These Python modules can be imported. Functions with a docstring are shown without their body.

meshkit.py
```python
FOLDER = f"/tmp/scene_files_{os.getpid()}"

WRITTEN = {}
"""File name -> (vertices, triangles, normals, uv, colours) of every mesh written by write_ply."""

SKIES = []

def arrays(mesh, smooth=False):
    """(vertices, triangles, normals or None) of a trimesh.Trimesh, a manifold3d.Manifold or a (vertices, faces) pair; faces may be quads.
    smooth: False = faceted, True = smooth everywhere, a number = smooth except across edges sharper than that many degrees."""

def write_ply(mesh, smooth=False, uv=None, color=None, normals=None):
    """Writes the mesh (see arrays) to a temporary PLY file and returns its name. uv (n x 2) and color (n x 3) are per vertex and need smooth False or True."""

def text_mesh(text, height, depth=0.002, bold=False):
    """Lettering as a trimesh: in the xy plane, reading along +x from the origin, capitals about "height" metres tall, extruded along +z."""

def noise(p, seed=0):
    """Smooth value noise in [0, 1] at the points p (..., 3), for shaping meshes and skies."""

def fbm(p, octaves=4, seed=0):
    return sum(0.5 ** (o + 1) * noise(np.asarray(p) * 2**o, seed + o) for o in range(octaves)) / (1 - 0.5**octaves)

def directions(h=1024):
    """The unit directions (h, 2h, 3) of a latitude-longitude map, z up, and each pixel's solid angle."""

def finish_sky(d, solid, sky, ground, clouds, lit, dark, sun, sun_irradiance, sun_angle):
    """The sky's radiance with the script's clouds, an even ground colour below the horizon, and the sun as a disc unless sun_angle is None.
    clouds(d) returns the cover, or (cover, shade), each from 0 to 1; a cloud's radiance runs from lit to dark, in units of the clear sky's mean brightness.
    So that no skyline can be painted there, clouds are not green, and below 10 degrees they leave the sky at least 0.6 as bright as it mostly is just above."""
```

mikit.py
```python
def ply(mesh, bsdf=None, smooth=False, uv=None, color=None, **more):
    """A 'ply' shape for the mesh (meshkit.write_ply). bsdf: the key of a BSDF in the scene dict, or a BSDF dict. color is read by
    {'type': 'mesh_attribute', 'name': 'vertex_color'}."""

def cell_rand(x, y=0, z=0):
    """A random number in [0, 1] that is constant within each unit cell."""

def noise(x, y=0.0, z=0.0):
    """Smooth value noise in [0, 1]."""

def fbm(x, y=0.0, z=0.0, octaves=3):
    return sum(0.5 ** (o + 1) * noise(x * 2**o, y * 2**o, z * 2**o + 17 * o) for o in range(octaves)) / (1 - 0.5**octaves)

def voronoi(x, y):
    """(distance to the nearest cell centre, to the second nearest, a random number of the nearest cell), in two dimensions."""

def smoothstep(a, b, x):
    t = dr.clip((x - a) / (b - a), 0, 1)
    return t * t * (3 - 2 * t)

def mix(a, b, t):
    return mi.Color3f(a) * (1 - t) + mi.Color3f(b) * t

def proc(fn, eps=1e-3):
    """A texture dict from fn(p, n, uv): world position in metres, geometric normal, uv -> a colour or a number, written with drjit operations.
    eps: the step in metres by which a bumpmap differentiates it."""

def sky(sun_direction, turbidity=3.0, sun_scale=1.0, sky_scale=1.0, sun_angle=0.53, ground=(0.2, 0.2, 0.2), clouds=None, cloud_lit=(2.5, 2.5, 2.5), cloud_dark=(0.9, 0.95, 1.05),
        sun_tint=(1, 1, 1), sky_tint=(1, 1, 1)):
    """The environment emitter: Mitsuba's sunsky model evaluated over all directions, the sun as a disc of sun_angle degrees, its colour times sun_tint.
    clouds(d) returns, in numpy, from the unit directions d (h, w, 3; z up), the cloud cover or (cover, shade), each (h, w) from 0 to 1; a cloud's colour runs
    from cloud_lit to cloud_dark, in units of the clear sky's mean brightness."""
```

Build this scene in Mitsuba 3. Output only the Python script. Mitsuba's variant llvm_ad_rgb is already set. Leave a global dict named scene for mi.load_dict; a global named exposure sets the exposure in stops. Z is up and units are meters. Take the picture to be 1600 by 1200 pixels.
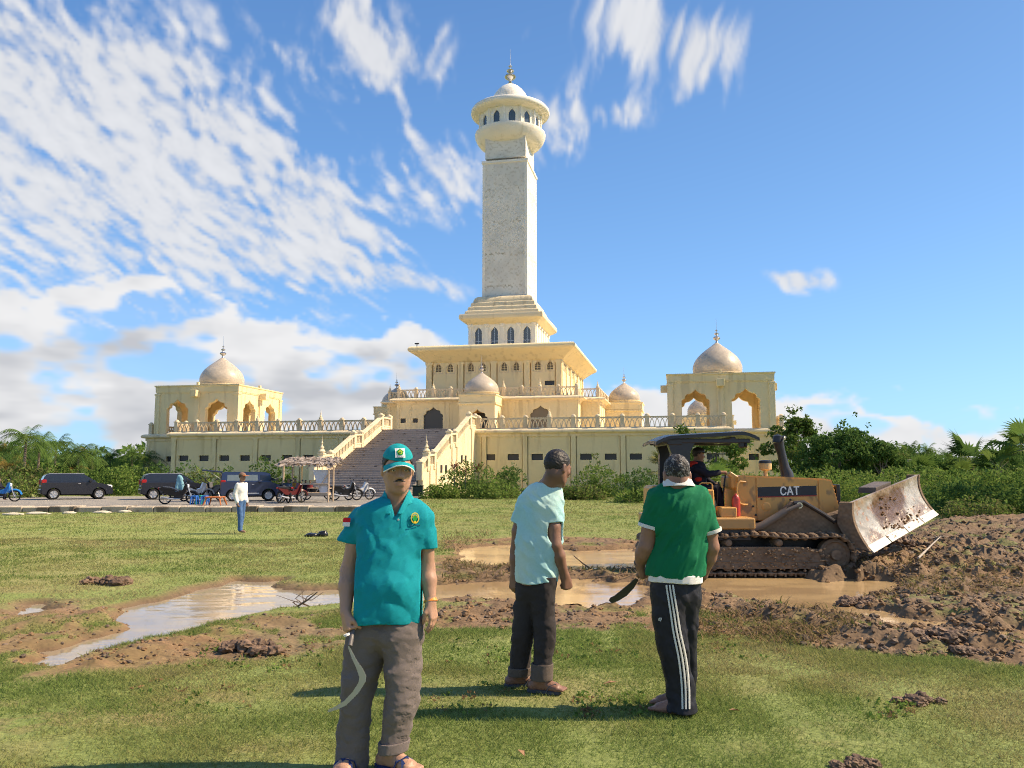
import math, random
import numpy as np, trimesh, manifold3d, shapely
import drjit as dr
import mitsuba as mi
import mikit, meshkit
from shapely.geometry import Polygon, box as sbox
from shapely.ops import unary_union

T = mi.ScalarTransform4f
scene, labels = {}, {}
rng = np.random.default_rng(7)
R2D = math.degrees

# ------------------------------------------------------------------ camera, sky, exposure
FPX, CAMH, HORIZON = 1290.0, 1.58, 738.0            # focal length in pixels of a 1600 px wide picture, eye height, horizon row
PITCH = math.atan((HORIZON - 600) / FPX)
FW = np.array([0, math.cos(PITCH), math.sin(PITCH)])
UP = np.array([0, -math.sin(PITCH), math.cos(PITCH)])
CAM = np.array([0, 0, CAMH])
scene['camera'] = {'type': 'perspective', 'fov': 2 * R2D(math.atan(800 / FPX)), 'fov_axis': 'x', 'near_clip': 0.05, 'far_clip': 6000.0,
                   'to_world': T().look_at(origin=[0, 0, CAMH], target=[0, float(FW[1]), float(CAMH + FW[2])], up=[0, 0, 1])}
exposure = 2.4
SUN_EL, SUN_AZ = math.radians(43), math.radians(0.5)
SUN = [math.cos(SUN_EL) * math.cos(SUN_AZ), math.cos(SUN_EL) * math.sin(SUN_AZ), math.sin(SUN_EL)]


def ray(x, y):
    return FW * FPX + np.array([x - 800.0, 0, 0]) + UP * (600.0 - y)


def at(x, y, Y):
    """The point at distance Y north of the eye that the photograph shows at (x, y)."""
    r = ray(x, y)
    return CAM + r * (Y / r[1])


def gat(x, y, z=0.0):
    """The point of the level z that the photograph shows at (x, y)."""
    r = ray(x, y)
    return CAM + r * ((z - CAMH) / r[2])


def sstep(a, b, x):
    t = np.clip((x - a) / (b - a), 0, 1)
    return t * t * (3 - 2 * t)


def azel(x, y):
    r = ray(x, y)
    r = r / np.linalg.norm(r)
    return math.degrees(math.atan2(r[0], r[1])), math.degrees(math.asin(r[2]))


def cloud_field(d):
    az = np.degrees(np.arctan2(d[..., 0], d[..., 1]))
    el = np.degrees(np.arcsin(np.clip(d[..., 2], -1, 1)))
    zz = np.maximum(d[..., 2], 0.02)
    px, py = d[..., 0] / (zz + 0.12), d[..., 1] / (zz + 0.12)

    def blob(x, y, rx, ry, rot=0.0):
        a, e = azel(x, y)
        k = 0.0445
        c, s = math.cos(math.radians(rot)), math.sin(math.radians(rot))
        dx, dy = (az - a) / k * np.cos(np.radians(el)), -(el - e) / k
        u, v = (dx * c + dy * s) / rx, (-dx * s + dy * c) / ry
        return np.exp(-(u * u + v * v))
    # wisps: small cloudlets in long rows, running down to the right as in the photograph
    w = np.stack([px, py, 0 * px], -1)
    rot = math.radians(30)
    u1, v1 = az * math.cos(rot) - el * math.sin(rot), az * math.sin(rot) + el * math.cos(rot)
    warp = meshkit.fbm(np.stack([az * 0.22, el * 0.22, 0 * az + 9], -1), 3, 5) - 0.5
    stretch = np.clip(1.5 - el / 40, 0.7, 1.5)
    rows = meshkit.fbm(np.stack([u1 * 0.30 + warp * 0.8, (v1 + warp * 1.0) * 1.0 * stretch, 0 * az], -1), 3, 11)
    fine = meshkit.fbm(np.stack([u1 * 0.95 + warp * 1.5, (v1 + warp * 1.2) * 2.6 * stretch, 0 * az], -1), 4, 21)
    big = meshkit.fbm(w * 2.2 + 7, 4, 31)
    region = (1.05 * blob(90, 260, 250, 190, 20) + 0.9 * blob(330, 300, 200, 110, 38) + 0.95 * blob(500, 340, 170, 70, 32) + 0.55 * blob(640, 440, 110, 18, 10)
              + 0.7 * blob(60, 130, 190, 60, 25) + 0.9 * blob(565, 60, 100, 42, 58) + 0.8 * blob(660, 80, 45, 65, -15) + 0.45 * blob(250, 95, 60, 22, 10) + 0.35 * blob(480, 100, 60, 18, 30)
              + 0.95 * blob(1010, 40, 90, 50, 15) + 0.8 * blob(1080, 120, 70, 55, -25) + 0.35 * blob(1140, 60, 60, 40, 20) + 0.5 * blob(975, 180, 50, 22, 0)
              + 0.72 * blob(690, 280, 90, 60, 30) + 0.62 * blob(880, 190, 60, 80, 35) + 0.45 * blob(800, 60, 40, 25, 0) + 1.3 * blob(1250, 438, 46, 17, 8)
              + 0.14 * blob(420, 60, 300, 90, 15))
    outside = np.clip((np.abs(az) - 36) / 14, 0, 1)
    region = np.maximum(region * (1 - outside), outside * 0.62 * sstep(0.45, 0.62, big) * (az < 0) + outside * 0.35 * sstep(0.5, 0.66, big) * (az > 0))
    tex = 0.46 * (rows - 0.5) + 0.50 * (fine - 0.5) + 0.22 * (big - 0.5)
    high = sstep(0.10, 1.12, np.minimum(region, 1.0) * (0.86 + 0.25 * np.minimum(region, 1)) - 0.15 + 3.0 * tex * np.clip(region * 2.2, 0, 1))
    high = np.clip(high, 0, 1) * 0.92 * sstep(5.5, 10, el)
    # low heaps near the horizon
    prof = [azel(x, y) for x, y in ((-200, 430), (0, 440), (60, 462), (115, 425), (200, 420), (330, 452), (380, 500), (560, 497), (680, 522), (740, 565), (850, 600), (1000, 606),
                                    (1230, 606), (1330, 612), (1420, 630), (1440, 662), (1480, 652), (1600, 628), (1700, 620))]
    top = np.interp(az, [p[0] for p in prof], [p[1] for p in prof])
    far = meshkit.fbm(np.stack([az * 0.09, 0 * az, 0 * az + 3], -1), 4, 41)
    top = np.where(np.abs(az) > 34, 3 + 11 * far, top)
    heap = meshkit.fbm(np.stack([az * 0.42, el * 0.75, 0 * az], -1), 5, 51)
    heap2 = meshkit.fbm(np.stack([az * 0.22, el * 0.46, 0 * az + 4], -1), 4, 61)
    edge = top - el + (heap - 0.5) * 4.6
    gaps = sstep(0.38, 0.53, heap2 + 0.03 * sstep(8, -4, az) + 0.10 * sstep(10, 18, az) + 0.16 * sstep(2.6, 0.6, edge))
    low = sstep(0.0, 0.9, edge) * np.clip(0.08 + 0.95 * gaps, 0, 1)
    layer = meshkit.fbm(np.stack([az * 0.20, el * 0.75, 0 * az + 8], -1), 4, 71)
    shade_low = np.clip(sstep(0.5, 4.5, edge) * (0.48 + 2.2 * (0.5 - layer)) + 1.2 * (heap2 - 0.5), 0, 1)
    shade_low = shade_low * (0.5 + 0.35 * sstep(6, -8, az))
    cover = np.maximum(high, low)
    shade = np.where(low > high, shade_low, 0.10 + 0.9 * np.clip(0.2 - tex, 0, 1))
    return cover, shade


def clouds(d):
    """The field at half resolution all round, and at full resolution ahead."""
    from scipy.ndimage import zoom
    c, s = (zoom(q, 2, order=1) for q in cloud_field(d[::2, ::2]))
    a, e = np.degrees(np.arctan2(d[..., 0], d[..., 1])), np.degrees(np.arcsin(d[..., 2]))
    j = np.nonzero(np.abs(a[-1]) < 42)[0]
    i = np.nonzero((e[:, 0] < 38) & (e[:, 0] > -1))[0]
    cut = (slice(i[0], i[-1] + 1), slice(j[0], j[-1] + 1))
    c[cut], s[cut] = cloud_field(d[cut])
    return c, s


scene['sky'] = mikit.sky(SUN, turbidity=2.6, clouds=clouds, cloud_lit=(2.1, 2.1, 2.12), cloud_dark=(1.2, 1.25, 1.36), sky_tint=(0.74, 0.90, 1.10), sun_scale=1.0, sun_tint=(1.0, 0.965, 0.91), ground=(0.16, 0.17, 0.08))

# ------------------------------------------------------------------ helpers


USED = set()
_last = {}


def key_for(name):                                   # (fast: remembers the last number given)
    if name not in USED:
        USED.add(name)
        return name
    i = _last.get(name, 0) + 1
    while f'{name}_{i:03d}' in USED:
        i += 1
    _last[name] = i
    k = f'{name}_{i:03d}'
    USED.add(k)
    return k


def thing(name, label=None, cat=None, group=None, kind=None):
    k = key_for(name)
    if label or kind:
        labels[k] = {a: b for a, b in (('label', label), ('category', cat), ('group', group), ('kind', kind)) if b}
    return k


def obj(name, mesh, bsdf, parent=None, smooth=False, color=None, label=None, kind=None, to_world=None):
    k = key_for(f'{parent}__{name}' if parent else name)
    d = mesh if isinstance(mesh, dict) else mikit.ply(mesh, bsdf, smooth=smooth, color=color)
    if to_world is not None:
        d = {**d, 'to_world': to_world}
    scene[k] = d
    if label or kind:
        labels[k] = {a: b for a, b in (('label', label), ('kind', kind)) if b}
    return k


def tag(k, label=None, cat=None, group=None, kind=None):
    labels[k] = {a: b for a, b in (('label', label), ('category', cat), ('group', group), ('kind', kind)) if b}
    return k


class MB:
    """Collects pieces of one mesh."""

    def __init__(self):
        self.v, self.f, self.n, self.c = [], [], 0, []

    def add(self, v, f, c=None):
        v, f = np.asarray(v, float), np.asarray(f, int)
        if f.shape[1] == 4:
            f = np.vstack([f[:, [0, 1, 2]], f[:, [0, 2, 3]]])
        self.v.append(v)
        self.f.append(f + self.n)
        if c is not None:
            self.c.append(np.broadcast_to(c, (len(v), 3)))
        self.n += len(v)
        return self

    def tm(self, m, c=None):
        return self.add(m.vertices, m.faces, c)

    def box(self, x0, x1, y0, y1, z0, z1, ch=0.0, M=None, c=None):
        v, f = cbox(x0, x1, y0, y1, z0, z1, ch)
        return self.add(v if M is None else tr(v, M), f, c)

    def tube(self, pts, rad, n=8, c=None, caps=True):
        return self.add(*tube(pts, rad, n, caps), c)

    def lathe(self, prof, n=24, M=None, c=None, arc=None):
        v, f = lathe(prof, n)
        return self.add(v if M is None else tr(v, M), f, c)

    def mesh(self):
        return np.vstack(self.v), np.vstack(self.f)

    def col(self):
        return np.vstack(self.c)


def tr(v, M):
    return np.asarray(v) @ M[:3, :3].T + M[:3, 3]


def RT(rx=0, ry=0, rz=0, t=(0, 0, 0)):
    M = trimesh.transformations.euler_matrix(rx, ry, rz)
    M[:3, 3] = t
    return M


_CB = {}


def cbox(x0, x1, y0, y1, z0, z1, ch=0.0):
    s = np.array([x1 - x0, y1 - y0, z1 - z0]) / 2
    o = np.array([x1 + x0, y1 + y0, z1 + z0]) / 2
    if ch <= 0:
        v = np.array([[a, b, c] for a in (-1, 1) for b in (-1, 1) for c in (-1, 1)], float)
        f = np.array([[0, 1, 3, 2], [4, 6, 7, 5], [0, 4, 5, 1], [2, 3, 7, 6], [0, 2, 6, 4], [1, 5, 7, 3]])
        return v * s + o, np.vstack([f[:, [0, 1, 2]], f[:, [0, 2, 3]]])
    ch = min(ch, 0.45 * s.min() * 2)
    if 'v' not in _CB:
        sg = np.array([[a, b, c] for a in (-1, 1) for b in (-1, 1) for c in (-1, 1)], float)
        ax = np.repeat(np.arange(3)[None], 8, 0).ravel()
        sg3 = np.repeat(sg, 3, 0)
        full = np.zeros((24, 3))
        full[np.arange(24), ax] = 1
        h = trimesh.convex.convex_hull(sg3 * (0.7 + 0.3 * full))
        from scipy.spatial import cKDTree
        order = cKDTree(h.vertices).query(sg3 * (0.7 + 0.3 * full))[1]
        inv = np.empty(24, int)
        inv[order] = np.arange(24)
        _CB['v'], _CB['m'], _CB['f'] = sg3, full, inv[h.faces]
    return _CB['v'] * (s - ch * (1 - _CB['m'])) + o, _CB['f']


def tube(pts, rad, n=8, caps=True):
    pts = np.asarray(pts, float)
    rad = np.broadcast_to(rad, len(pts))
    tan = np.gradient(pts, axis=0)
    tan /= np.linalg.norm(tan, axis=1, keepdims=True) + 1e-12
    ref = np.array([0, 0, 1.0]) if abs(tan[0, 2]) < 0.9 else np.array([1.0, 0, 0])
    vs = []
    for p, t, r in zip(pts, tan, rad):
        a = np.cross(t, ref)
        a /= np.linalg.norm(a) + 1e-12
        b = np.cross(t, a)
        ref = np.cross(a, t)
        w = np.arange(n) * 2 * np.pi / n
        vs.append(p + r * (np.cos(w)[:, None] * a + np.sin(w)[:, None] * b))
    v = np.vstack(vs)
    f = []
    for i in range(len(pts) - 1):
        for j in range(n):
            k = (j + 1) % n
            f.append([i * n + j, (i + 1) * n + j, (i + 1) * n + k])
            f.append([i * n + j, (i + 1) * n + k, i * n + k])
    if caps:
        m = len(v)
        v = np.vstack([v, pts[0], pts[-1]])
        for j in range(n):
            k = (j + 1) % n
            f.append([m, j, k])
            f.append([m + 1, (len(pts) - 1) * n + k, (len(pts) - 1) * n + j])
    return v, np.array(f)[:, ::-1]


def lathe(prof, n=24):
    """prof: (r, z) from bottom to top; closed where r is 0."""
    prof = np.asarray(prof, float)
    w = np.arange(n) * 2 * np.pi / n
    v = np.stack([prof[:, None, 0] * np.cos(w), prof[:, None, 0] * np.sin(w), np.repeat(prof[:, None, 1], n, 1)], -1).reshape(-1, 3)
    f = []
    for i in range(len(prof) - 1):
        for j in range(n):
            k = (j + 1) % n
            if prof[i, 0] > 1e-6:
                f.append([i * n + j, i * n + k, (i + 1) * n + k])
            if prof[i + 1, 0] > 1e-6:
                f.append([i * n + j, (i + 1) * n + k, (i + 1) * n + j])
    return v, np.array(f)


def extrude(poly, h):
    polys = getattr(poly, 'geoms', [poly])
    return trimesh.util.concatenate([trimesh.creation.extrude_polygon(p, h, engine='earcut') for p in polys if p.area > 1e-9])


def wall_uz(poly, v0, v1):
    """A polygon in the (u, z) plane, from depth v0 to v1."""
    m = extrude(poly, v1 - v0)
    x = m.vertices
    return np.stack([x[:, 0], v1 - x[:, 2], x[:, 1]], 1), np.array(m.faces)


def wall_vz(poly, u0, u1):
    m = extrude(poly, u1 - u0)
    x = m.vertices
    return np.stack([u0 + x[:, 2], x[:, 0], x[:, 1]], 1), np.array(m.faces)


def slab(poly, z0, z1):
    m = extrude(poly, z1 - z0)
    return m.vertices + [0, 0, z0], np.array(m.faces)


def sweep_ring(pts, prof):
    """The profile (offset outwards, z) swept round a counter-clockwise right-angled outline, mitred."""
    pts = np.asarray(pts, float)
    n = len(pts)
    e = np.roll(pts, -1, 0) - pts
    e /= np.linalg.norm(e, axis=1, keepdims=True)
    nr = np.stack([e[:, 1], -e[:, 0]], 1)
    mit = nr + np.roll(nr, 1, 0)
    v, f, k = [], [], 0
    for j in range(n):                                # every side its own strip, so that corners stay sharp
        for o, z in prof:
            a, b = pts[j] + mit[j] * o, pts[(j + 1) % n] + mit[(j + 1) % n] * o
            v += [[a[0], a[1], z], [b[0], b[1], z]]
        for i in range(len(prof) - 1):
            f.append([k + 2 * i, k + 2 * i + 1, k + 2 * i + 3, k + 2 * i + 2])
        k += 2 * len(prof)
    f = np.array(f)
    return np.array(v), np.vstack([f[:, [0, 1, 2]], f[:, [0, 2, 3]]])


def rect(u0, u1, v0, v1):
    return [(u0, v0), (u1, v0), (u1, v1), (u0, v1)]


def cusp(c, w, z0, zs, za, n=3, bul=0.22, m=5):
    n = 3 if n > 1 else n
    bul = bul * w / 2.2 * 1.25
    """Outline of an opening with a lobed, pointed head."""
    h = w / 2
    t = np.linspace(0, 1, n + 1)
    bx, bz = h * (1 - t) , zs + (za - zs) * (t ** 0.92)
    bx = h * np.cos(t * np.pi / 2) * 0.55 + bx * 0.45
    side = [(h, z0), (h, zs)]
    for i in range(n):
        a, b = np.array([bx[i], bz[i]]), np.array([bx[i + 1], bz[i + 1]])
        d = b - a
        nn = np.array([d[1], -d[0]])
        bl = bul if i < n - 1 else -bul * 0.25
        for s in np.linspace(0, 1, m)[1:]:
            side.append(tuple(a + d * s + nn * bl * math.sin(math.pi * s)))
    left = [(-x, z) for x, z in side[::-1][1:]]
    return Polygon([(c + x, z) for x, z in side + left])


def pointed(c, w, z0, zs, za):
    h = w / 2
    s = [(h, z0), (h, zs), (h * 0.72, zs + (za - zs) * 0.42), (h * 0.25, zs + (za - zs) * 0.78), (0, za)]
    return Polygon([(c + x, z) for x, z in s + [(-x, z) for x, z in s[::-1][1:]]])


def rgb(c):
    return {'type': 'rgb', 'value': [float(x) for x in c]}


def mat(name, c, rough=0.6, spec=0.5, metal=0.0, two=True, bump=None, bscale=1.0, **more):
    b = {'type': 'principled', 'base_color': c if isinstance(c, dict) else rgb(c), 'roughness': rough, 'specular': spec, 'metallic': metal, **more}
    if bump is not None:
        b = {'type': 'bumpmap', 'arbitrary': bump, 'scale': bscale, 'bsdf': b}
    if two:
        b = {'type': 'twosided', 'bsdf': b}
    scene[name] = b
    return name


P, F3 = mikit.proc, mi.Color3f
nz, fb, mixc, ss = mikit.noise, mikit.fbm, mikit.mix, mikit.smoothstep
VC = {'type': 'mesh_attribute', 'name': 'vertex_color'}


def wall_tex(base, dirt, amount, streak=1.0):
    def fn(p, n, uv):
        big = fb(p.x * 0.35 + p.y * 0.2, p.y * 0.35, p.z * 0.5, 3)
        st = fb(p.x * 2.6 + p.y * 0.7, p.y * 2.6 - p.x * 0.7, p.z * 0.22, 3)
        gr = nz(p.x * 14, p.y * 14, p.z * 14)
        c = F3(*base) * (0.88 + 0.2 * big + 0.06 * (gr - 0.5))
        return mixc(c, F3(*dirt), amount * ss(0.56, 0.78, st) * streak + amount * 0.35 * ss(0.5, 0.75, big))
    return P(fn)
# ------------------------------------------------------------------ the monument: frame (u right, v back, z up) turned by THETA
THETA = math.atan(262 / math.hypot(FPX, HORIZON - 600))
ORG = np.array([-6.816, 69.611, 0.0])
BM = np.eye(4)
BM[:3, 0] = [math.cos(THETA), -math.sin(THETA), 0]
BM[:3, 1] = [math.sin(THETA), math.cos(THETA), 0]
BM[:3, 3] = ORG
BT = T(BM)


def bobj(name, mesh, bsdf, parent, **k):
    if isinstance(mesh, MB):
        mesh = mesh.mesh()
    return obj(name, (tr(mesh[0], BM), mesh[1]), bsdf, parent, **k)


mat('m_cream', wall_tex((0.76, 0.635, 0.37), (0.36, 0.28, 0.15), 0.34), 0.75, 0.3)
mat('m_trim', wall_tex((0.73, 0.61, 0.40), (0.36, 0.29, 0.18), 0.42), 0.7, 0.3)
mat('m_podium', wall_tex((0.71, 0.595, 0.345), (0.33, 0.25, 0.12), 0.30), 0.75, 0.3)
mat('m_rail', wall_tex((0.64, 0.53, 0.36), (0.32, 0.26, 0.17), 0.5), 0.75, 0.3)
mat('m_white', wall_tex((0.78, 0.745, 0.66), (0.52, 0.46, 0.36), 0.4), 0.72, 0.3)


def shaft_fn(p, n, uv):
    seam = dr.abs(dr.abs((p.z - 24.2) / 4.05 - dr.round((p.z - 24.2) / 4.05)) * 4.05)
    big = fb(p.x * 0.6, p.y * 0.6, p.z * 0.5, 3)
    sp = fb(p.x * 5, p.y * 5, p.z * 4, 3)
    c = F3(0.69, 0.66, 0.59) * (0.78 + 0.4 * big)
    return mixc(c, F3(0.42, 0.37, 0.27), 0.55 * ss(0.3, 0.0, seam) * ss(0.42, 0.62, sp) + 0.5 * ss(0.52, 0.75, sp))


mat('m_shaft', P(shaft_fn), 0.7, 0.3)
mat('m_dark', (0.030, 0.030, 0.034), 0.35, 0.5)
mat('m_glass', (0.07, 0.095, 0.13), 0.12, 0.6)
mat('m_lattice', (0.18, 0.15, 0.105), 0.6, 0.3)
mat('m_doordark', (0.055, 0.06, 0.062), 0.5, 0.4)
mat('m_steel', (0.62, 0.60, 0.58), 0.22, 0.5, 0.9)


def tile_fn(p, n, uv):
    a, b = nz(p.x * 9, p.y * 9, p.z * 9), fb(p.x * 1.2, p.y * 1.2, p.z * 1.2, 3)
    c = F3(0.47, 0.405, 0.32) * (0.86 + 0.14 * a + 0.4 * (b - 0.45))
    return c


mat('m_dome', P(tile_fn), 0.42, 0.4)


def stone_fn(p, n, uv):
    b = fb(p.x * 0.9, p.y * 0.9, p.z * 2.0, 3)
    s = fb(p.x * 3.1 + 5, p.y * 3.1, p.z * 6, 3)
    c = mixc((0.235, 0.21, 0.19), (0.335, 0.295, 0.265), b)
    return mixc(c, F3(0.06, 0.05, 0.045), 0.8 * ss(0.66, 0.76, s))


mat('m_stone', P(stone_fn), 0.7, 0.3)

# ---- podium
pod = thing('podium_building', 'long pale yellow podium with small dark vents and a pierced balustrade along its top', 'building')
FL = 5.12
outline = [(-24.2, 0), (24.2, 0), (24.2, 3.0), (28.9, 3.0), (28.9, 64), (24.2, 64), (24.2, 67), (-24.2, 67), (-24.2, 64), (-28.9, 64), (-28.9, 3.0), (-24.2, 3.0)]
core = unary_union([sbox(-24.2, 0.3, 24.2, 66.8), sbox(-28.9, 3.3, 28.9, 64)])
m = MB()
m.add(*slab(core, -0.6, FL - 0.42))
vents = [s * (5.05 + 2.0 * k) for s in (-1, 1) for k in range(10)]
for u0, u1 in ((-24.2, -3.0), (3.0, 24.2)):
    p = sbox(u0, -0.6, u1, FL - 0.42)
    for c in vents:
        if u0 < c < u1:
            p = p.difference(sbox(c - 0.48, 2.58, c + 0.48, 3.08))
    for c in [s * x for s in (-1, 1) for x in (24.03, 20.05, 16.05, 12.05, 8.05, 4.6)]:
        for e in (-0.225, 0.225):
            if u0 + 0.3 < c + e < u1 - 0.3:
                p = p.difference(sbox(c + e - 0.035, -0.7, c + e + 0.035, FL - 0.62))
    m.add(*wall_uz(p, 0, 0.3))
m.add(*wall_uz(sbox(-3.0, -0.6, 3.0, FL - 0.42), 0.02, 0.3))
wv = [26.4, -26.4]
for c in wv:
    m.add(*wall_uz(sbox(min(c - 2.2, c + 2.5) if c > 0 else -28.9, -0.6, 28.9 if c > 0 else -24.2, FL - 0.42).difference(sbox(c - 0.4, 2.58, c + 0.4, 3.08)), 3.0, 3.3))
bobj('wall', m, 'm_podium', pod)
for c in vents + wv:
    w = 0.4 if abs(c) > 25 else 0.48
    v = 3.0 if abs(c) > 25 else 0.0
    m = MB().box(c - w, c + w, v + 0.2, v + 0.29, 2.58, 3.08)
    bobj('window', m, 'm_dark', pod)
for c in [s * x for s in (-1, 1) for x in (24.03, 20.05, 16.05, 12.05, 8.05, 4.6)]:
    bobj('pilaster', MB().box(c - 0.2, c + 0.2, -0.10, 0.02, -0.3, FL - 0.57, 0.015), 'm_podium', pod)
for s in (-1, 1):
    for u, v in ((28.72, 2.93), (24.5, 2.93)):
        bobj('pilaster', MB().box(s * u - 0.18, s * u + 0.18, v, 3.02, -0.3, FL - 0.57, 0.015), 'm_podium', pod)
    for v in (7.5, 11.5, 15.5, 19.5, 23.5):
        bobj('pilaster', MB().box(s * 28.9 - (0.02 if s > 0 else 0.07), s * 28.9 + (0.07 if s > 0 else 0.02), v - 0.2, v + 0.2, -0.3, FL - 0.57, 0.015), 'm_podium', pod)
v_, f_ = sweep_ring(outline, [(0.0, FL - 0.60), (0.10, FL - 0.59), (0.10, FL - 0.36), (0.34, FL - 0.33), (0.40, FL - 0.25), (0.40, FL - 0.15), (0.34, FL - 0.05), (0.12, FL + 0.03), (-0.6, FL + 0.03)])
bobj('cornice', (v_, f_), 'm_trim', pod, smooth=28)
bobj('terrace_floor', slab(unary_union([sbox(-23.65, 0.56, 23.65, 66.4), sbox(-28.35, 3.56, 28.35, 63.4)]), FL - 0.42, FL - 0.02), 'm_rail', pod)


def arc_ring(c, w, h, t, z0):
    a = np.linspace(0, np.pi, 13)
    o = [(c + w / 2 * math.copysign(abs(math.cos(x)) ** 0.8, math.cos(x)), z0 + h * math.sin(x) ** 1.0) for x in a]
    i = [(c + (w / 2 - t) * math.copysign(abs(math.cos(x)) ** 0.8, math.cos(x)), z0 + (h - t) * math.sin(x) ** 1.0) for x in a]
    return Polygon(o + i[::-1])


def rail_panel(L, H, step=0.40, t=0.055):
    g = [sbox(-L / 2, H - 0.10, L / 2, H), sbox(-L / 2, 0, L / 2, 0.10)]
    n = int(round(L / step))
    st = L / n
    for i in range(n - 1):
        g.append(arc_ring(-L / 2 + st * (i + 1), 2 * st, H - 0.12, t, 0.04))
    for i in (0, n):
        g.append(arc_ring(-L / 2 + st * i, 2 * st, H - 0.12, t, 0.04).intersection(sbox(-L / 2, 0, L / 2, H)))
    return unary_union(g).buffer(0)


PANEL = {}


def panel_ply(L, H, th=0.12):
    k = (round(L, 2), round(H, 2), th)
    if k not in PANEL:
        mm = wall_uz(rail_panel(L, H), -th / 2, th / 2)
        PANEL[k] = mikit.ply(mm, 'm_rail', smooth=False)
    return PANEL[k]


post_m = MB().box(-0.17, 0.17, -0.17, 0.17, 0, 0.98, 0.02).box(-0.21, 0.21, -0.21, 0.21, 0.90, 0.985, 0.015)
post_m.lathe([(0.2, 0.98), (0.17, 1.08), (0.10, 1.14), (0, 1.17)], 10)
POST = mikit.ply(post_m.mesh(), 'm_rail', smooth=25)
spire_m = MB().lathe([(0.17, 0), (0.19, 0.06), (0.13, 0.14), (0.08, 0.18), (0.12, 0.25), (0.06, 0.33), (0.035, 0.42), (0.06, 0.48), (0.02, 0.60), (0.0, 0.95)], 10)
SPIRE = mikit.ply(spire_m.mesh(), 'm_trim', smooth=30)


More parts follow.
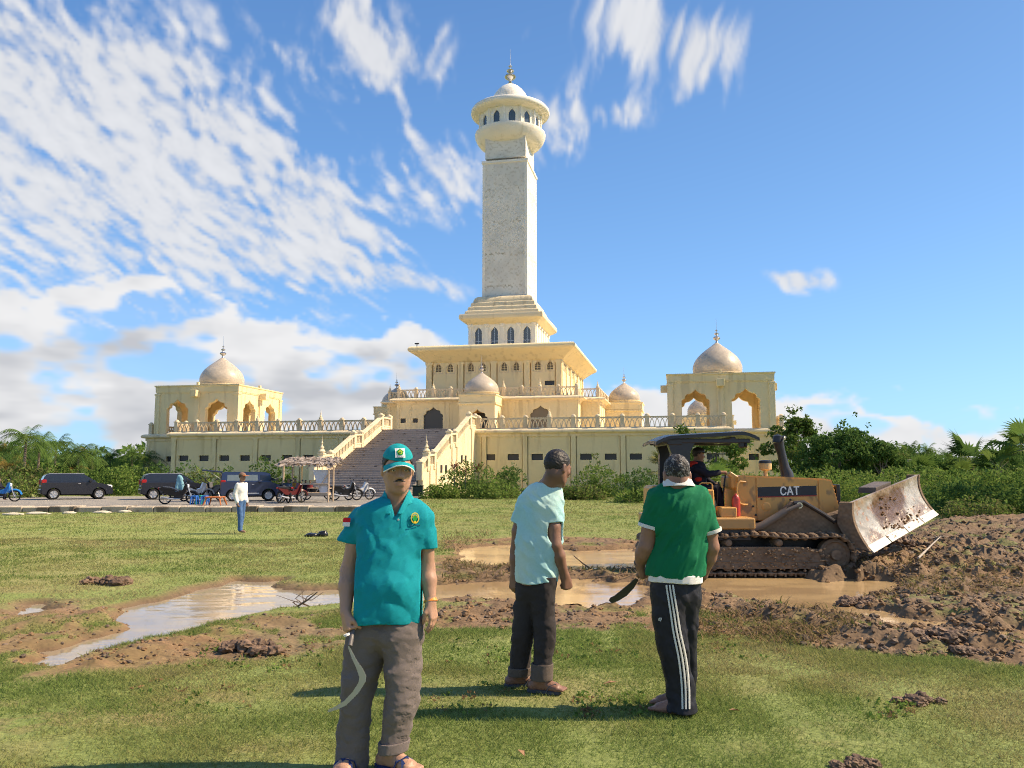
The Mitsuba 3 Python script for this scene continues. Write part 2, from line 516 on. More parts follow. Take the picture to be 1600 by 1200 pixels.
def balustrade(parent, a, b, z, n, H=0.93, spires=(), ends=(True, True), sc=1.0):
    a, b = np.array(a, float), np.array(b, float)
    d = (b - a) / n
    L = np.linalg.norm(d)
    ang = R2D(math.atan2(d[1], d[0]))
    for i in range(n):
        c = a + d * (i + 0.5)
        obj('railing_panel', panel_ply(L - 0.34 * sc, H), None, parent, to_world=BT @ T().translate([c[0], c[1], z]).rotate([0, 0, 1], ang))
    for i in range(n + 1):
        if (i == 0 and not ends[0]) or (i == n and not ends[1]):
            continue
        c = a + d * i
        k = obj('post', POST, None, parent, to_world=BT @ T().translate([c[0], c[1], z]).scale([sc, sc, H / 0.93]))
        if i in spires:
            obj('spire', SPIRE, None, k, to_world=BT @ T().translate([c[0], c[1], z + 1.1 * H / 0.93]).scale(0.9))


RZ = FL + 0.02
balustrade(pod, (-23.95, 0.16), (-4.1, 0.16), RZ, 10, spires=(4, 7))
balustrade(pod, (4.1, 0.16), (23.95, 0.16), RZ, 10, spires=(3,))
balustrade(pod, (23.95, 0.16), (23.95, 3.0), RZ, 2, ends=(False, False))
balustrade(pod, (-23.95, 0.16), (-23.95, 3.0), RZ, 2, ends=(False, False))
for s in (-1, 1):
    balustrade(pod, (s * 28.65, 3.2), (s * 28.65, 33.2), RZ, 15)

# ---- staircase
stair = thing('grand_staircase', 'wide brown stone staircase between cream stepped balustrades climbing to the terrace', 'staircase')
SW = 3.6
prof = []                                                     # (v, z) of every tread's front edge
v, z = -17.0, 0.0
flights = [(11, 1.76 / 11, 0.38), (10, 1.70 / 10, 0.44), (10, 1.66 / 10, 0.45)]
lands = [1.25, 1.25, 0.0]
line = [(v, 0.0)]
for (n, dz, tread), ld in zip(flights, lands):
    for i in range(n):
        ext = tread + (ld if i == n - 1 else 0)
        z += dz
        prof.append((v, z, ext))
        v += tread
    line.append((v - tread, z))
    v += ld
    line.append((v - tread, z))
for i, (v0, z0, ext) in enumerate(prof):
    end = v0 + ext + 0.06 if i < len(prof) - 1 else 0.9
    lo = max(-0.3, z0 - 0.55)
    m = MB().box(-SW, SW, v0, end, lo, z0 - 0.045).box(-SW, SW, v0 - 0.03, end, z0 - 0.043, z0, 0.012)
    bobj('step', m, 'm_stone', stair)
VT = prof[-1][0]


def stair_z(v):
    return np.interp(v, [p[0] for p in line], [p[1] for p in line])


def step_line():
    return line


for s in (-1, 1):
    u0, u1 = (3.62, 3.92) if s > 0 else (-3.92, -3.62)
    v0 = -14.7
    pts = [(v0, stair_z(v0) + 0.28)] + [(a, b + 0.28) for a, b in line if a > v0] + [(0.3, FL + 0.28)]
    side = Polygon([(v0, -0.4)] + [(v0, pts[0][1])] + pts[1:] + [(0.3, -0.4)])
    bobj('side_wall', wall_vz(side, u0 + 0.04, u1 - 0.04), 'm_trim', stair)
    # plinth band and pilaster strips on the outer face
    out = u1 if s > 0 else u0
    for vp in (-14.5, -12.8, -11.3, -7.3, -5.9, -1.4):
        zt = stair_z(vp) + 0.3
        bobj('pilaster', MB().box(out - 0.06 if s > 0 else out - 0.05, out + 0.05 if s > 0 else out + 0.06, vp - 0.2, vp + 0.2, -0.3, zt, 0.015), 'm_trim', stair)
    for vp in (-10.2, -9.0, -4.6, -3.4):
        bobj('vent', MB().box(out - 0.05, out + 0.02, vp - 0.17, vp + 0.17, 1.55 + (vp > -6) * 0.8, 2.1 + (vp > -6) * 0.8), 'm_dark', stair)
    # copings, balusters, rails along the slopes
    segs = [(v0, line[1][0] - 0.15)] + [(line[1][0] - 0.15, line[2][0] + 0.1)] + [(line[2][0] + 0.1, line[3][0] - 0.15)] + [(line[3][0] - 0.15, line[4][0] + 0.1)] + [(line[4][0] + 0.1, line[5][0])] + [(line[5][0], 0.16)]
    for a, b in segs:
        za, zb = float(stair_z(a)) + 0.28, float(stair_z(b)) + 0.28
        H = 0.78
        pl = lambda lo, hi: Polygon([(a, za + lo), (b, zb + lo), (b, zb + hi), (a, za + hi)])
        bobj('handrail', wall_vz(pl(H - 0.12, H), u0 - 0.03, u1 + 0.03), 'm_trim', stair)
        bobj('bottom_rail', wall_vz(pl(-0.02, 0.08), u0, u1), 'm_trim', stair)
        n = max(2, int((b - a) / 0.27))
        for i in range(n):
            vb = a + (b - a) * (i + 0.5) / n
            zb_ = za + (zb - za) * (i + 0.5) / n
            sl = (zb - za) / (b - a)
            q = Polygon([(vb - 0.055, zb_ + 0.07 - 0.055 * sl), (vb + 0.055, zb_ + 0.07 + 0.055 * sl), (vb + 0.055, zb_ + H - 0.11 + 0.055 * sl), (vb - 0.055, zb_ + H - 0.11 - 0.055 * sl)])
            bobj('baluster', wall_vz(q, u0 + 0.07, u1 - 0.07), 'm_trim', stair)
        um = (u0 + u1) / 2
        for vv, zz in ((a, za), (b, zb)):
            k = bobj('post', MB().box(um - 0.2, um + 0.2, vv - 0.19, vv + 0.19, zz - 0.3, zz + H + 0.10, 0.02).box(um - 0.24, um + 0.24, vv - 0.23, vv + 0.23, zz + H + 0.05, zz + H + 0.16, 0.02)
                     .lathe([(0.2, 0), (0.16, 0.1), (0.0, 0.17)], 10, RT(t=(um, vv, zz + H + 0.155))), 'm_trim', stair)
        if (a, b) in (segs[1],):
            obj('spire', SPIRE, None, k, to_world=BT @ T().translate([um, a, za + H + 0.2]).scale(1.35))
    bobj('plinth', MB().box((u0 + u1) / 2 - 0.26, (u0 + u1) / 2 + 0.26, -15.0, -14.42, -0.3, 0.34, 0.02), 'm_white', stair)

# ---- pavilions with domes on the podium's corners


def dome_profile(r, h, n=18):
    t = np.linspace(0, 1, n)
    ctrl = np.array([(0.965, 0.0), (1.0, 0.10), (1.0, 0.20), (0.95, 0.34), (0.82, 0.50), (0.62, 0.65), (0.40, 0.78), (0.22, 0.88), (0.10, 0.95), (0.0, 1.0)])
    from scipy.interpolate import PchipInterpolator
    s = np.linspace(0, 1, len(ctrl))
    return [(max(0.0, float(a)) * r, float(b) * h) for a, b in zip(PchipInterpolator(s, ctrl[:, 0])(t), PchipInterpolator(s, ctrl[:, 1])(t))]


fin_m = MB().lathe([(0.16, 0), (0.10, 0.10), (0.07, 0.2), (0.12, 0.26), (0.28, 0.36), (0.33, 0.47), (0.26, 0.58), (0.08, 0.66), (0.05, 0.74), (0.20, 0.82), (0.22, 0.88), (0.14, 0.95), (0.04, 1.0), (0.035, 1.1),
                    (0.10, 1.15), (0.11, 1.2), (0.03, 1.27), (0.02, 1.4), (0.012, 2.3), (0.0, 2.32)], 16)
FIN = mikit.ply(fin_m.mesh(), 'm_steel', smooth=40)


def add_dome(parent, c, z, r, h, fin=1.0, bsdf='m_dome', drum=True):
    if drum:
        bobj('drum', MB().lathe([(r * 1.0, z - 0.35), (r * 1.0, z - 0.02), (r * 1.06, z), (r * 1.06, z + 0.07), (r * 0.9, z + 0.09)], 40, RT(t=(c[0], c[1], 0))), 'm_trim', parent, smooth=30)
    k = bobj('dome', MB().lathe([(x, z + 0.08 + y) for x, y in dome_profile(r, h)], 56, RT(t=(c[0], c[1], 0))), bsdf, parent, smooth=True)
    obj('finial', FIN, None, k, to_world=BT @ T().translate([c[0], c[1], z + h - 0.02]).scale(fin))


def pavilion(name, cu, cv, lab):
    t = thing(name, lab, 'pavilion')
    h = 4.2
    WT = 9.25
    m = MB()
    for s in (-1, 1):
        p = sbox(cu - h, FL - 0.1, cu + h, WT)
        for q in (-2.02, 2.02):
            p = p.difference(cusp(cu + q, 2.25, FL - 0.2, 7.25, 8.45, 4))
        y0 = cv - h if s < 0 else cv + h - 0.5
        m.add(*wall_uz(p, y0, y0 + 0.5))
        p = sbox(cv - h + 0.5, FL - 0.1, cv + h - 0.5, WT)
        for q in (-2.02, 2.02):
            p = p.difference(cusp(cv + q, 2.25, FL - 0.2, 7.25, 8.45, 4))
        x0 = cu - h if s < 0 else cu + h - 0.5
        m.add(*wall_vz(p, x0, x0 + 0.5))
    bobj('wall', m, 'm_cream', t)
    bobj('roof', slab(sbox(cu - h + 0.02, cv - h + 0.02, cu + h - 0.02, cv + h - 0.02), WT, 9.55), 'm_cream', t)
    v_, f_ = sweep_ring(rect(cu - h, cu + h, cv - h, cv + h), [(0, 9.0), (0.06, 9.01), (0.06, 9.09), (0.10, 9.10), (0.12, 9.6), (0.2, 9.66), (0.2, 9.76), (-0.25, 9.77), (-0.25, 9.5)])
    bobj('parapet', (v_, f_), 'm_cream', t)
    for a in (-1, 0, 1):
        for b in (-1, 0, 1):
            if a or b:
                x, y = cu + a * (h - 0.17), cv + b * (h - 0.17)
                w = 0.24
                ox, oy = a * 0.06, b * 0.06
                mm = MB().box(x - w + ox, x + w + ox, y - w + oy, y + w + oy, FL - 0.05, 8.82, 0.02).box(x - w - .05 + ox, x + w + .05 + ox, y - w - .05 + oy, y + w + .05 + oy, 8.80, 8.98, 0.03)
                bobj('pilaster', mm, 'm_cream', t)
    for a, b in ((-1, 0), (1, 0), (0, -1), (0, 1)):
        x, y = cu + a * (h + 0.35), cv + b * (h + 0.35)
        bobj('corbel', MB().box(x - 0.30 - abs(a) * 0.1, x + 0.30 + abs(a) * 0.1, y - 0.30 - abs(b) * 0.1, y + 0.30 + abs(b) * 0.1, 8.62, 9.24, 0.02), 'm_cream', t)
        bobj('parapet_block', MB().box(x - 0.12 - a * .45, x + 0.12 - a * .45, y - 0.12 - b * .45, y + 0.12 - b * .45, 9.762, 10.05, 0.02), 'm_cream', t)
    bobj('drum_base', MB().lathe([(2.35, 9.5), (2.35, 10.02), (2.2, 10.04)], 40, RT(t=(cu, cv, 0))), 'm_cream', t, smooth=30)
    add_dome(t, (cu, cv), 10.08, 2.12, 2.85, 0.95)
    return t


pavilion('domed_pavilion', -23.9, 7.3, 'open domed pavilion with sunlit arched side at the left end of the terrace')
pavilion('domed_pavilion', 23.9, 7.3, 'open domed pavilion at the right end of the terrace above the bulldozer')
pavilion('domed_pavilion', 23.9, 59.7, 'far pavilion whose dome shows through the arch of the right pavilion')
pavilion('domed_pavilion', -23.9, 59.7, 'far rear pavilion hidden behind the left end of the terrace')

# ---- the hall: lower storey with porches, upper box with flared eave
hall = thing('main_hall', 'two storey cream hall with lobed arches and a broad flared eave below the minaret', 'building')
HV0, HV1, HZ = 20.0, 47.0, 9.35
WV = 22.6
hall_out = [(-10.1, HV0), (10.1, HV0), (10.1, WV), (12.1, WV), (12.1, HV1 - 2.6), (10.1, HV1 - 2.6), (10.1, HV1), (-10.1, HV1), (-10.1, HV1 - 2.6), (-12.1, HV1 - 2.6), (-12.1, WV), (-10.1, WV)]
m = MB()
m.add(*slab(Polygon([(-10.1, HV0 + 0.3), (10.1, HV0 + 0.3), (10.1, WV), (12.1, WV), (12.1, HV1 - 2.6), (10.1, HV1 - 2.6), (10.1, HV1), (-10.1, HV1), (-10.1, HV1 - 2.6), (-12.1, HV1 - 2.6), (-12.1, WV), (-10.1, WV)]), FL - 0.1, HZ))
p = sbox(-10.1, FL - 0.1, 10.1, HZ)
for c in (-5.9, 6.0):
    p = p.difference(cusp(c, 2.2, FL - 0.2, 7.55, 8.72, 4))
for c in (-9.35, -7.95):
    p = p.difference(sbox(c - 0.3, 7.0, c + 0.3, 7.5))
m.add(*wall_uz(p, HV0, HV0 + 0.3))
bobj('wall', m, 'm_cream', hall)
for c in (-5.9, 6.0):
    bobj('door', MB().box(c - 1.12, c + 1.12, HV0 + 0.22, HV0 + 0.29, FL - 0.05, 8.8), 'm_doordark' if c < 0 else 'm_lattice', hall)
for c in (-9.35, -7.95):
    bobj('vent', MB().box(c - 0.3, c + 0.3, HV0 + 0.22, HV0 + 0.29, 7.0, 7.5), 'm_dark', hall)
for u, v in [(s * x, HV0) for s in (-1, 1) for x in (9.93, 8.62, 4.2, 3.0)] + [(s * x, WV) for s in (-1, 1) for x in (10.35, 11.95)]:
    bobj('pilaster', MB().box(u - 0.17, u + 0.17, v - 0.06, v + 0.02, FL - 0.05, HZ - 0.05, 0.015), 'm_cream', hall)
for s in (-1, 1):
    for v in (24.5, 27.0):
        bobj('pilaster', MB().box(s * 12.1 - 0.06, s * 12.1 + 0.06, v - 0.17, v + 0.17, FL - 0.05, HZ - 0.05, 0.015), 'm_cream', hall)
v_, f_ = sweep_ring(hall_out, [(0, HZ - 0.28), (0.07, HZ - 0.27), (0.09, HZ - 0.10), (0.55, HZ), (0.66, HZ + 0.06), (0.66, HZ + 0.17), (0.55, HZ + 0.27), (0.2, HZ + 0.36), (-0.5, HZ + 0.36)])
bobj('cornice', (v_, f_), 'm_trim', hall, smooth=28)
bobj('roof_deck', slab(Polygon(hall_out).buffer(-0.46, join_style=2), HZ - 0.2, HZ + 0.33), 'm_rail', hall)
z = HZ + 0.35
RB = dict(H=1.0)
balustrade(hall, (-9.9, HV0 + 0.1), (9.9, HV0 + 0.1), z, 10, H=1.0, spires=(0, 2, 4, 6, 8, 10))
balustrade(hall, (9.9, WV + 0.1), (11.9, WV + 0.1), z, 1, H=1.0, spires=(1,), ends=(False, True))
balustrade(hall, (-11.9, WV + 0.1), (-9.9, WV + 0.1), z, 1, H=1.0, spires=(0,), ends=(True, False))
for s in (-1, 1):
    balustrade(hall, (s * 9.9, HV0 + 0.1), (s * 9.9, WV + 0.1), z, 1, H=1.0, ends=(False, False))
    balustrade(hall, (s * 11.9, WV + 0.1), (s * 11.9, WV + 20.1), z, 10, H=1.0, ends=(False, True))
# porch in front, with its dome
porch = thing('entrance_porch', 'square porch with a lobed doorway and a small brown dome in front of the hall', 'porch')


def small_porch(t, cu, v0, v1, hw, face, dc, dr_, dz):
    m = MB()
    if face == 'front':
        p = sbox(cu - hw, FL - 0.1, cu + hw, 9.5).difference(cusp(cu, 2.3, FL - 0.2, 6.9, 8.15, 4))
        m.add(*wall_uz(p, v0, v0 + 0.4))
        q = sbox(v0 + 0.4, FL - 0.1, v1, 9.5).difference(cusp((v0 + v1) / 2 + 0.1, 1.5, FL - 0.2, 7.0, 8.15, 3))
        m.add(*wall_vz(q, cu + hw - 0.4, cu + hw))
        m.add(*wall_vz(q, cu - hw, cu - hw + 0.4))
        bobj('wall', m, 'm_cream', t)
        bobj('door', MB().box(cu - 0.9, cu + 0.9, v0 + 2.6, v0 + 2.7, FL, 7.9), 'm_dark', t)
        bobj('ceiling', MB().box(cu - hw + 0.02, cu + hw - 0.02, v0 + 0.02, v1 - 0.02, 9.28, 9.52), 'm_cream', t)
    else:
        m.box(cu - hw, cu + hw, v0, v1, FL - 0.1, 9.5)
        bobj('wall', m, 'm_cream', t)
    v_, f_ = sweep_ring(rect(cu - hw, cu + hw, v0, v1), [(0, 8.62), (0.14, 8.64), (0.14, 8.78), (0.02, 8.80), (0.02, 8.84), (0.06, 8.86), (0.08, 9.5), (0.16, 9.56), (0.16, 9.66), (-0.9, 9.67)])
    bobj('frieze', (v_, f_), 'm_cream', t)
    bobj('roof', MB().box(cu - hw + 0.3, cu + hw - 0.3, v0 + 0.3, v1 - 0.3, 9.4, 9.655), 'm_cream', t)
    add_dome(t, dc, 9.92, dr_, dz, 0.85)


small_porch(porch, -0.05, 16.3, HV0 - 0.02, 1.9, 'front', (-0.05, 18.3), 1.82, 2.2)
pe = thing('side_porch', 'small porch with a brown dome standing right of the hall behind the balustrade', 'porch')
small_porch(pe, 14.2, 29.4, 33.6, 2.1, 'side', (14.2, 31.5), 1.82, 2.2)
pe = thing('side_porch', 'small porch peeking out left of the hall above the stair balustrade', 'porch')
small_porch(pe, -14.2, 29.4, 33.6, 2.1, 'side', (-14.2, 31.5), 1.82, 2.2)

# upper box
BX, B0, B1, BZ0, BZ1 = 7.8, 23.6, 44.2, HZ + 0.3, 14.15
m = MB()
m.box(-BX, BX, B0 + 0.3, B1, BZ0, BZ1)
wins = [c + q for c in (-5.72, -1.88, 1.98, 5.82) for q in (-0.70, 0.70)]
p = sbox(-BX, BZ0, BX, BZ1)
for c in wins:
    p = p.difference(cusp(c, 0.66, 13.0, 13.5, 13.98, 3))
p = p.difference(sbox(5.9, 11.25, 7.0, 11.75))
for c in (-7.5, -3.78, 0.08, 3.92, 7.5):
    for e in (-0.38, 0.38):
        if abs(c + e) < BX - 0.1:
            p = p.difference(sbox(c + e - 0.07, BZ0 - 0.1, c + e + 0.07, BZ1 - 0.36))
m.add(*wall_uz(p, B0, B0 + 0.3))
bobj('upper_wall', m, 'm_cream', hall)
for c in wins:
    k = bobj('window', MB().box(c - 0.33, c + 0.33, B0 + 0.16, B0 + 0.22, 13.0, 14.0), 'm_lattice', hall)
    fr = cusp(c, 1.12, 12.78, 13.45, 14.13, 1, 0.12).difference(cusp(c, 0.98, 12.86, 13.43, 14.03, 1, 0.12))
    bobj('frame', wall_uz(fr, B0 - 0.03, B0 + 0.01), 'm_rail', k)
    bobj('lattice', MB().box(c - 0.02, c + 0.02, B0 + 0.10, B0 + 0.15, 13.0, 13.95).box(c - 0.32, c + 0.32, B0 + 0.10, B0 + 0.15, 13.24, 13.28).box(c - 0.32, c + 0.32, B0 + 0.1, B0 + 0.15, 13.50, 13.54), 'm_cream', k)
bobj('opening', MB().box(5.9, 7.0, B0 + 0.2, B0 + 0.29, 11.25, 11.75), 'm_dark', hall)
for c in (-7.5, -3.78, 0.08, 3.92, 7.5):
    bobj('pilaster', MB().box(c - 0.32, c + 0.32, B0 - 0.16, B0 + 0.02, BZ0, BZ1 - 0.02, 0.02).box(c - 0.45, c + 0.45, B0 - 0.17, B0 - 0.02, BZ1 - 0.35, BZ1 - 0.04, 0.03), 'm_cream', hall)
for s in (-1, 1):
    for v in (24.0, 27.6, 31.2, 34.8, 38.4, 42.0, 43.8):
        x = s * BX
        bobj('pilaster', MB().box(min(x - s * .02, x + s * .12), max(x - s * .02, x + s * .12), v - 0.32, v + 0.32, BZ0, BZ1 - 0.02, 0.02), 'm_cream', hall)
    for v in (25.1, 26.5, 28.7, 30.1, 32.3, 33.7):
        x = s * BX
        bobj('window', MB().box(min(x, x + s * 0.03), max(x, x + s * 0.03), v - 0.33, v + 0.33, 13.0, 13.9), 'm_lattice', hall)
v_, f_ = sweep_ring(rect(-BX, BX, B0, B1), [(0, BZ1 - 0.06), (0.14, BZ1 - 0.03), (0.35, BZ1 + 0.12), (0.85, BZ1 + 0.55), (1.3, BZ1 + 0.86), (1.62, BZ1 + 1.05), (1.74, BZ1 + 1.16), (1.78, BZ1 + 1.30), (1.74, BZ1 + 1.48), (1.62, BZ1 + 1.62),
                                             (1.4, BZ1 + 1.70), (0.5, BZ1 + 1.76), (-3.5, BZ1 + 1.80), (-3.5, BZ1 + 1.2)])
bobj('eave', (v_, f_), 'm_cream', hall, smooth=35)
bobj('roof_lamp', MB().tube([(-8.9, 23.2, BZ1 + 1.7), (-8.9, 23.2, BZ1 + 2.15)], 0.05, 6).box(-9.15, -8.65, 23.1, 23.3, BZ1 + 2.1, BZ1 + 2.25, 0.03), 'm_dark', hall)

# ---- the minaret
mn = thing('minaret', 'tall off-white square minaret with a round windowed gallery and small dome at the top', 'minaret')
TC = 33.3
Z0 = BZ1 + 1.75
TW, TD0, TD1 = 4.08, 28.4, 38.2
m = MB()
m.box(-TW, TW, TD0 + 0.3, TD1, Z0 - 0.2, 19.4)
p = sbox(-TW, Z0 - 0.2, TW, 19.4)
tw = [-2.9, -0.93, 1.05, 3.02]
for c in tw:
    p = p.difference(pointed(c, 0.86, Z0 - 0.3, 18.35, 18.95))
m.add(*wall_uz(p, TD0, TD0 + 0.3))
bobj('base_wall', m, 'm_white', mn)
for c in tw:
    k = bobj('base_window', MB().box(c - 0.43, c + 0.43, TD0 + 0.2, TD0 + 0.26, Z0 - 0.1, 18.95), 'm_glass', mn)
    bobj('glazing_bar', MB().box(c - 0.02, c + 0.02, TD0 + 0.16, TD0 + 0.195, Z0, 18.9).box(c - 0.42, c + 0.42, TD0 + 0.16, TD0 + 0.195, 17.2, 17.24), 'm_steel', k)
for c in (-3.85, -1.92, 0.06, 2.03, 3.85):
    bobj('base_pilaster', MB().box(c - 0.24, c + 0.24, TD0 - 0.12, TD0 + 0.02, Z0 - 0.1, 18.95, 0.02).box(c - 0.32, c + 0.32, TD0 - 0.2, TD0 + 0.01, 18.9, 19.32, 0.05), 'm_white', mn)
for v in (28.8, 30.6, 32.4, 34.2, 36.0, 37.9):
    for s in (-1, 1):
        x = s * TW
        bobj('base_pilaster', MB().box(min(x - s * .02, x + s * .12), max(x - s * .02, x + s * .12), v - 0.24, v + 0.24, Z0 - 0.1, 18.95, 0.02).box(min(x - s * .02, x + s * .2), max(x - s * .02, x + s * .2), v - .32, v + .32, 18.9, 19.3, 0.04), 'm_white', mn)
v_, f_ = sweep_ring(rect(-TW, TW, TD0, TD1), [(0, 19.25), (0.2, 19.3), (0.55, 19.5), (0.86, 19.72), (0.98, 19.85), (1.0, 20.05), (0.98, 20.28), (0.9, 20.42), (0.44, 20.46)])
bobj('base_eave', (v_, f_), 'm_trim', mn, smooth=32)
prs = [(0.44, 20.44), (0.44, 20.62), (0.36, 20.86), (0.14, 20.98), (0.14, 21.12), (0.06, 21.4), (-0.16, 21.52), (-0.16, 21.66), (-0.24, 21.98), (-0.42, 22.08), (-0.42, 22.2), (-0.55, 22.55), (-0.85, 22.82), (-1.3, 22.92)]
v_, f_ = sweep_ring(rect(-TW, TW, TD0 , TD1), prs)
bobj('stepped_roof', (v_, f_), 'm_trim', mn, smooth=30)
SH = 2.80
S0, S1 = 29.9, 36.7
m = MB().box(-SH, SH, S0, S1, 22.4, 40.0, 0.03)
bobj('shaft', m, 'm_shaft', mn)
v_, f_ = sweep_ring(rect(-SH, SH, S0, S1), [(0, 39.75), (0.12, 39.82), (0.12, 40.12), (-0.6, 40.14)])
bobj('shaft_cap', (v_, f_), 'm_white', mn)
for x, y in ((-1, S0), (1, S0), (1, S1), (-1, S1)):
    bobj('corner_strip', MB().box(x * SH - 0.32 * (x > 0) - 0.02 * (x < 0), x * SH + 0.02 * (x > 0) + 0.32 * (x < 0), min(y, y + (0.32 if y == S0 else -0.32)) - 0.025 * (y == S0), max(y, y + (0.32 if y == S0 else -0.32)) + 0.025 * (y == S1), 22.5, 39.76, 0.02), 'm_white', mn)
bobj('neck_band', MB().box(-2.35, 2.35, 30.5, 36.1, 40.1, 40.6, 0.02), 'm_stone', mn)
bobj('neck', MB().box(-2.58, 2.58, 30.25, 36.3, 40.55, 43.2, 0.03), 'm_shaft', mn)
bowl = [(2.6, 42.75), (3.4, 42.85), (3.9, 43.2), (4.25, 43.65), (4.48, 44.15), (4.55, 44.5), (4.5, 44.72), (4.35, 44.8), (3.9, 44.82)]
C_ = RT(t=(0, TC, 0))
bobj('gallery_bowl', MB().lathe(bowl, 56, C_), 'm_white', mn, smooth=40)
NW = 12
R0 = 3.98
for i in range(NW):
    a0, a1 = 2 * math.pi * i / NW, 2 * math.pi * (i + 1) / NW
    p0, p1 = np.array([R0 * math.cos(a0), R0 * math.sin(a0)]), np.array([R0 * math.cos(a1), R0 * math.sin(a1)])
    am = (a0 + a1) / 2
    L = np.linalg.norm(p1 - p0)
    q = sbox(-L / 2, 44.75, L / 2, 47.5).difference(pointed(0, 0.84, 44.95, 46.0, 46.6))
    MM = RT(rz=am + math.pi / 2, t=(0, TC, 0))
    ap = R0 * math.cos(math.pi / NW)
    w_ = wall_uz(q, -ap, -ap + 0.2)
    bobj('gallery_wall', (tr(w_[0], MM), w_[1]), 'm_white', mn)
    k = bobj('gallery_window', MB().box(-0.43, 0.43, -ap + 0.12, -ap + 0.16, 44.9, 46.65, 0, MM), 'm_glass', mn)
    bobj('gallery_post', MB().box(p0[0] - 0.14, p0[0] + 0.14, p0[1] - 0.14, p0[1] + 0.14, 44.78, 47.45, 0.02, C_), 'm_white', mn)
bobj('gallery_core', MB().lathe([(2.2, 44.8), (2.2, 47.4)], 20, C_), 'm_white', mn)
can = [(3.7, 46.98), (4.0, 47.0), (4.35, 47.02), (4.75, 47.1), (4.98, 47.25), (5.06, 47.45), (5.04, 47.7), (4.9, 47.9), (4.6, 48.0), (3.6, 48.15), (2.3, 48.4)]
bobj('canopy', MB().lathe(can, 64, C_), 'm_white', mn, smooth=40)
k = bobj('dome', MB().lathe([(2.42, 48.0), (2.42, 48.4), (2.38, 48.9), (2.28, 49.5), (2.08, 50.0), (1.7, 50.55), (1.2, 51.05), (0.65, 51.4), (0.3, 51.6), (0.14, 51.75), (0, 51.8)], 48, C_), 'm_white', mn, smooth=True)
obj('finial', FIN, None, k, to_world=BT @ T().translate([0, TC, 51.6]).scale([2.3, 2.3, 2.05]))
# ------------------------------------------------------------------ ground: lawn, churned mud, puddles, road
WZ = -0.07                                            # water level


def gpoly(px, z=WZ):
    return Polygon([tuple(gat(x, y, z)[:2]) for x, y in px]).buffer(0)


PUD = gpoly([(66, 1036), (130, 1003), (205, 962), (225, 948), (300, 925), (372, 908), (440, 908), (480, 922), (560, 925), (560, 944), (470, 952), (400, 957), (330, 972), (275, 988), (180, 1012), (112, 1042)])
PUD2 = gpoly([(20, 955), (60, 945), (85, 950), (70, 962), (30, 966)])
CHA = gpoly([(640, 912), (700, 914), (790, 908), (880, 906), (1000, 912), (1000, 940), (985, 952), (930, 958), (870, 950), (760, 938), (690, 940), (640, 945)])
CHB = gpoly([(700, 870), (740, 855), (800, 852), (900, 862), (985, 858), (1010, 872), (1000, 892), (900, 896), (850, 885), (760, 890)])
CHC = gpoly([(1040, 906), (1120, 898), (1210, 902), (1290, 910), (1340, 905), (1400, 908), (1392, 928), (1335, 936), (1330, 950), (1400, 966), (1500, 982), (1640, 992), (1640, 1004), (1500, 994), (1400, 980), (1330, 968), (1250, 955), (1180, 942), (1110, 930), (1040, 925)])
WATER = [PUD, PUD2, CHA, CHB, CHC]
MUD = [gpoly(p, 0) for p in (
    [(-60, 950), (110, 938), (180, 955), (120, 985), (60, 1030), (-60, 1030)],
    [(110, 1046), (180, 1020), (280, 992), (400, 962), (560, 952), (560, 1000), (430, 1030), (330, 1032), (200, 1040)],
    [(640, 930), (800, 930), (800, 975), (640, 985)],
    [(690, 905), (700, 845), (850, 838), (1010, 845), (1010, 905)],
    [(760, 925), (1100, 925), (1330, 955), (1640, 1005), (1640, 1040), (1430, 1022), (1300, 1000), (1150, 985), (960, 985), (760, 975)],
    [(1090, 905), (1330, 905), (1420, 900), (1640, 925), (1640, 1000), (1330, 960), (1090, 930)],
    [(1060, 880), (1330, 880), (1330, 915), (1060, 915)],
)]
BARE = [gpoly(p, 0) for p in ([(-60, 1098), (60, 1082), (140, 1090), (190, 1118), (90, 1146), (-60, 1150)], [(190, 1105), (300, 1082), (430, 1066), (420, 1095), (330, 1128), (240, 1150)], [(430, 1150), (500, 1140), (520, 1170), (440, 1176)], [(640, 990), (720, 985), (730, 1010), (650, 1020)], [(1040, 880), (1060, 860), (1010, 840), (860, 836), (700, 838), (690, 860)])]
HEAP = gpoly([(1325, 905), (1330, 862), (1420, 838), (1470, 815), (1660, 806), (1660, 915), (1500, 905), (1400, 898)], 0)
BANK = gpoly([(1400, 912), (1480, 905), (1660, 915), (1660, 985), (1500, 968), (1405, 945)], 0)
RIDGES = [([(1080, 938), (1190, 962), (1330, 992), (1450, 1012), (1640, 1020)], 0.16, 0.065), ([(690, 962), (760, 958), (800, 950)], 0.14, 0.06), ([(1330, 940), (1420, 962), (1480, 975), (1640, 985)], 0.14, 0.075),
          ([(860, 945), (940, 952), (1000, 957)], 0.10, 0.05), ([(200, 1032), (300, 1000), (420, 975), (530, 962)], 0.12, 0.05), ([(0, 985), (110, 975), (190, 955)], 0.14, 0.06), ([(690, 898), (800, 893), (1000, 905)], 0.3, 0.05), ([(1070, 896), (1200, 897), (1345, 898)], 0.16, 0.07)]
RIDGES = [(np.array([gat(x, y, 0)[:2] for x, y in p]), w, h) for p, w, h in RIDGES]
import shapely as shp


def sdist(poly, x, y, reach=2.0):
    """Signed distance to a polygon (negative inside), far points clipped at REACH."""
    out = np.full(x.shape, reach)
    b = poly.bounds
    m = (x > b[0] - reach) & (x < b[2] + reach) & (y > b[1] - reach) & (y < b[3] + reach)
    if m.any():
        pts = shp.points(x[m], y[m])
        d = shp.distance(pts, poly.boundary)
        out[m] = np.where(shp.contains_xy(poly, x[m], y[m]), -d, np.minimum(d, reach))
    return out


